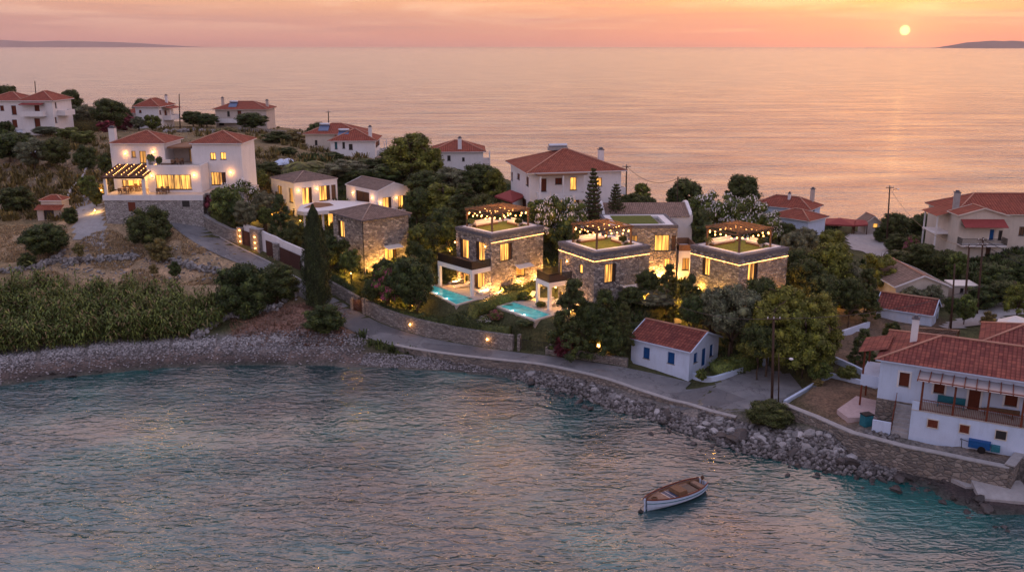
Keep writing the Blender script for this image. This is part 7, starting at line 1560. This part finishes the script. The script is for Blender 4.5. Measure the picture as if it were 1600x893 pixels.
# ------------------------------------------------------------------ reeds, scrub and dry grass
def reeds():
    rng = np.random.RandomState(3); poly = [march(G, a, b_)[:2] for a, b_ in ((-60, 560), (-60, 475), (60, 468), (180, 470), (300, 478), (352, 486), (352, 508), (300, 528), (230, 538), (110, 545), (0, 556))]
    xs = [p[0] for p in poly]; ys_ = [p[1] for p in poly]; n_ = 0; V = []; Nn = 2300
    X = rng.uniform(min(xs), max(xs), 12000); Y = rng.uniform(min(ys_), max(ys_), 12000); k = inpoly(X, Y, poly); X, Y = X[k][:Nn], Y[k][:Nn]
    for x, y in zip(X, Y):
        z0 = h(x, y); H_ = (2.2 + 1.3 * (mnoise.noise((x * .22, y * .3, 0)) + .3) + rng.uniform(-.6, .6)); H_ = max(1.2, H_); lx, ly = rng.normal(0, .10, 2) + [.12 * mnoise.noise((x * .5, y * .5, 2)) * 3, 0]; px_, _ = proj(x, y, z0)
        if px_ > 290: H_ *= .7
        a = rng.uniform(0, 6.28)
        H_ *= .62 + .95 * max(0, mnoise.noise((x * .45, y * .7, 7)) + .42); c_, s_ = math.cos(a), math.sin(a); w = .035; b0 = np.array([x, y, z0]); tp = b0 + [lx * H_, ly * H_, H_]
        V.append([b0 - [c_ * w, s_ * w, 0], b0 + [c_ * w, s_ * w, 0], tp + [c_ * w * .4, s_ * w * .4, 0], tp - [c_ * w * .4, s_ * w * .4, 0]])
        m_ = 15
        for j in range(m_):
            t = rng.uniform(.15, 1); p = b0 + (tp - b0) * t; a = rng.uniform(0, 6.28); d = np.array([math.cos(a), math.sin(a), 0]); L_ = rng.uniform(.45, .95); s_ = np.array([-d[1], d[0], 0]) * .085; q = p + d * L_ * .5 + [0, 0, L_ * .38]; r_ = p + d * L_ + [0, 0, L_ * rng.uniform(-.25, .35)]
            V.append([p - s_ * .5, p + s_ * .5, q + s_, q - s_]); V.append([q - s_, q + s_, r_ + s_ * .15, r_ - s_ * .15])
        if rng.rand() < .3:
            for j in range(5): a = rng.uniform(0, 6.28); s_ = np.array([math.cos(a), math.sin(a), 0]) * .07; V.append([tp - s_ - [0, 0, .05], tp + s_ - [0, 0, .05], tp + s_ * .8 + [.05, 0, .4], tp - s_ * .4 + [.05, 0, .45]])
    V = np.array(V).reshape(-1, 3); tag(link('reeds', npmesh('reeds', V, np.arange(len(V)).reshape(-1, 4), M['leaf_reed'])), kind='stuff')
reeds()
def tufts(name, leaf, n_, fn, sz, ht, blades=6):
    rng = np.random.RandomState(n_); V = []; k = 0; tries = 0
    while k < n_ and tries < n_ * 6:
        tries += 1; p = fn(rng)
        if p is None: continue
        x, y = p[:2]; z = h(x, y) - .03; s = rng.uniform(.5, 1.5)
        for j in range(blades):
            a = rng.uniform(0, 6.28); d = np.array([math.cos(a), math.sin(a), 0]); q = np.array([x, y, z]) + d * rng.uniform(0, sz) * s; s_ = np.array([-d[1], d[0], 0]) * .05 * s * (sz / .25); t_ = q + d * rng.uniform(0, sz * .8) * s + [0, 0, ht * s * rng.uniform(.6, 1.2)]
            V.append([q - s_, q + s_, t_ + s_ * .4, t_ - s_ * .4])
        k += 1
    V = np.array(V).reshape(-1, 3); tag(link(name, npmesh(name, V, np.arange(len(V)).reshape(-1, 4), M[leaf])), kind='stuff')
def infield(px, py): return march(G, px, py)
def fg(rng):
    px, py = rng.uniform(-30, 450), rng.uniform(350, 445)
    if px > 262 and py < 385 + (px - 262) * .35 - 40: return None
    x, y, z = march(G, px, py)
    if mnoise.noise((x * .16, y * .16, 5)) < -.02 or rd[int((y - GY0) / GS), int((x - GX0) / GS)] < .9 or rin[int((y - GY0) / GS), int((x - GX0) / GS)]: return None
    return (x, y)
tufts('dry_grass', 'leaf_dry', 6500, fg, .20, .20)
def fg(rng):
    x, y, z = march(G, rng.uniform(-30, 640), rng.uniform(190, 345)); px, py = proj(x, y, z)
    if 150 < px < 400 and py > 200 and y < 137: return None
    if mnoise.noise((x * .09, y * .09, 9)) < -.08: return None
    return (x, y)
tufts('dry_grass', 'leaf_dry', 5000, fg, .3, .28)
tufts('scrub', 'leaf_scrub', 1200, fg, .7, .75, 16)
def fg(rng):
    x = rng.uniform(-60, 112); y = rng.uniform(92, 165) if x < 52 else rng.uniform(70, 165); 
    if h(x, y) < .8: return None
    px, py = proj(x, y, h(x, y))
    if px < 470 or (px < 560 and py > 440) or rin[int((y - GY0) / GS), int((x - GX0) / GS)] or rd[int((y - GY0) / GS), int((x - GX0) / GS)] < .8: return None
    if px > 1240 and 480 < py < 690: return None
    if (1310 < px < 1410 and py < 410) or (px > 1470 and 455 < py < 520): return None
    if 655 < px < 925 and 425 < py < 530: return None
    if 975 < px < 1260 and py > 560: return None
    return (x, y)
tufts('garden_undergrowth', 'leaf_dark', 8500, fg, .6, .5, 14)
def fg(rng):
    px, py = rng.uniform(360, 545), rng.uniform(475, 540); x, y, z = march(G, px, py)
    if rd[int((y - GY0) / GS), int((x - GX0) / GS)] < 1.0: return None
    return (x, y)
M['leaf_rust'] = leafmat('rust_grass', (.23, .135, .095), .3, (1.1, 1, 1)); tufts('rust_grass', 'leaf_rust', 1600, fg, .22, .14)
# tarpaulins and small things on the left slope
for px, py, lb, sx, rz in ((33, 208, 'blue-grey tarpaulin heap between the two flat-topped trees and the edge', 2.6, .3), (70, 240, 'white crumpled tarpaulin under the flat-topped trees', 4.0, -.2), (445, 256, 'white folded parasol cover behind the hip-roofed villa', 2.6, .5)):
    x, y, z = march(G, px, py); rng = np.random.RandomState(int(px)); g_ = 12; V = []; Fs = []
    for i in range(g_):
        for j in range(g_):
            u, v = i / (g_ - 1) * 2 - 1, j / (g_ - 1) * 2 - 1; V.append((u * sx, v * sx * .5, max(.02, .8 * (1 - u * u) * (1 - v * v) * (1 + .9 * mnoise.noise((u * 2.5 + px, v * 2.5, 0))))))
    for i in range(g_ - 1):
        for j in range(g_ - 1): Fs.append((i * g_ + j, (i + 1) * g_ + j, (i + 1) * g_ + j + 1, i * g_ + j + 1))
    o = link('tarpaulin', npmesh('tarpaulin', V, Fs, M['bluewhite' if px > 40 else 'steel']), None, (x, y, z)); o.rotation_euler = (0, 0, rz); tag(o, lb, 'tarpaulin')
# lit garden steps behind the cottage
x, y, z = march(G, 1066, 498); r_ = empty('garden_steps', (x, y, z), .1, 'pale lit garden steps climbing between the trees behind the cottage', 'steps')
for k in range(6): MB().box(-.9, k * .9, -.5 + k * .16, .9, k * .9 + .75, .08 + k * .2).build('step', M['paving'], r_)
# ramp beside the restaurant
patch('ramp', [(112, 347), (163, 352), (160, 316), (150, 296), (136, 300), (120, 318)], 'concrete', 10.6, .06)
for px, py, lb in ((150, 304, 'upper post of the plot fence beside the restaurant'),):
    pass
pts = [march(G, a, b_) for a, b_ in ((143, 246), (138, 262), (128, 285), (112, 300), (103, 322))]; wallpath('garden_wall', 'pale low wall between the bare plot and the restaurant ramp', pts, .7, .3, 'concrete')
pts = [march(G, a, b_) for a, b_ in ((372, 203), (400, 206), (440, 208), (470, 212))]; wallpath('garden_wall', 'long low grey wall on the ridge below the pinkish house', pts, .7, .4, 'cafe_stone')
pts = [march(G, a, b_) for a, b_ in ((262, 207), (300, 205), (340, 207))]; V, Fs = stones(pts, 160, .4, rr_, .5, .5); me = bpy.data.meshes.new('dry_stone_wall'); me.from_pydata(V, [], Fs); me.materials.append(M['rock_field']); tag(link('dry_stone_wall', me), 'heap of grey stones along the ridge behind the restaurant', 'wall')

for m_ in bpy.data.materials:
    if m_.use_nodes and 'Principled BSDF' in m_.node_tree.nodes:
        b_ = m_.node_tree.nodes['Principled BSDF']; r0 = b_.inputs['Roughness'].default_value
        if r0 >= .5 and not b_.inputs['Roughness'].is_linked and b_.inputs['Metallic'].default_value < .1: b_.inputs['Specular IOR Level'].default_value = .12
# ------------------------------------------------------------------ evening haze
m = bpy.data.materials.new('haze_air'); m.use_nodes = True; nn = m.node_tree; nn.nodes.clear()
pv = N(nn, 'ShaderNodeVolumePrincipled'); pv.inputs['Color'].default_value = (1, .80, .78, 1); pv.inputs['Density'].default_value = 3.6e-5; pv.inputs['Anisotropy'].default_value = .3
oo = N(nn, 'ShaderNodeOutputMaterial'); L(nn, pv.outputs[0], oo.inputs['Volume'])
tag(MB().box(-36000, -1500, -14, 36000, 31000, 900).build('haze', m), kind='stuff')
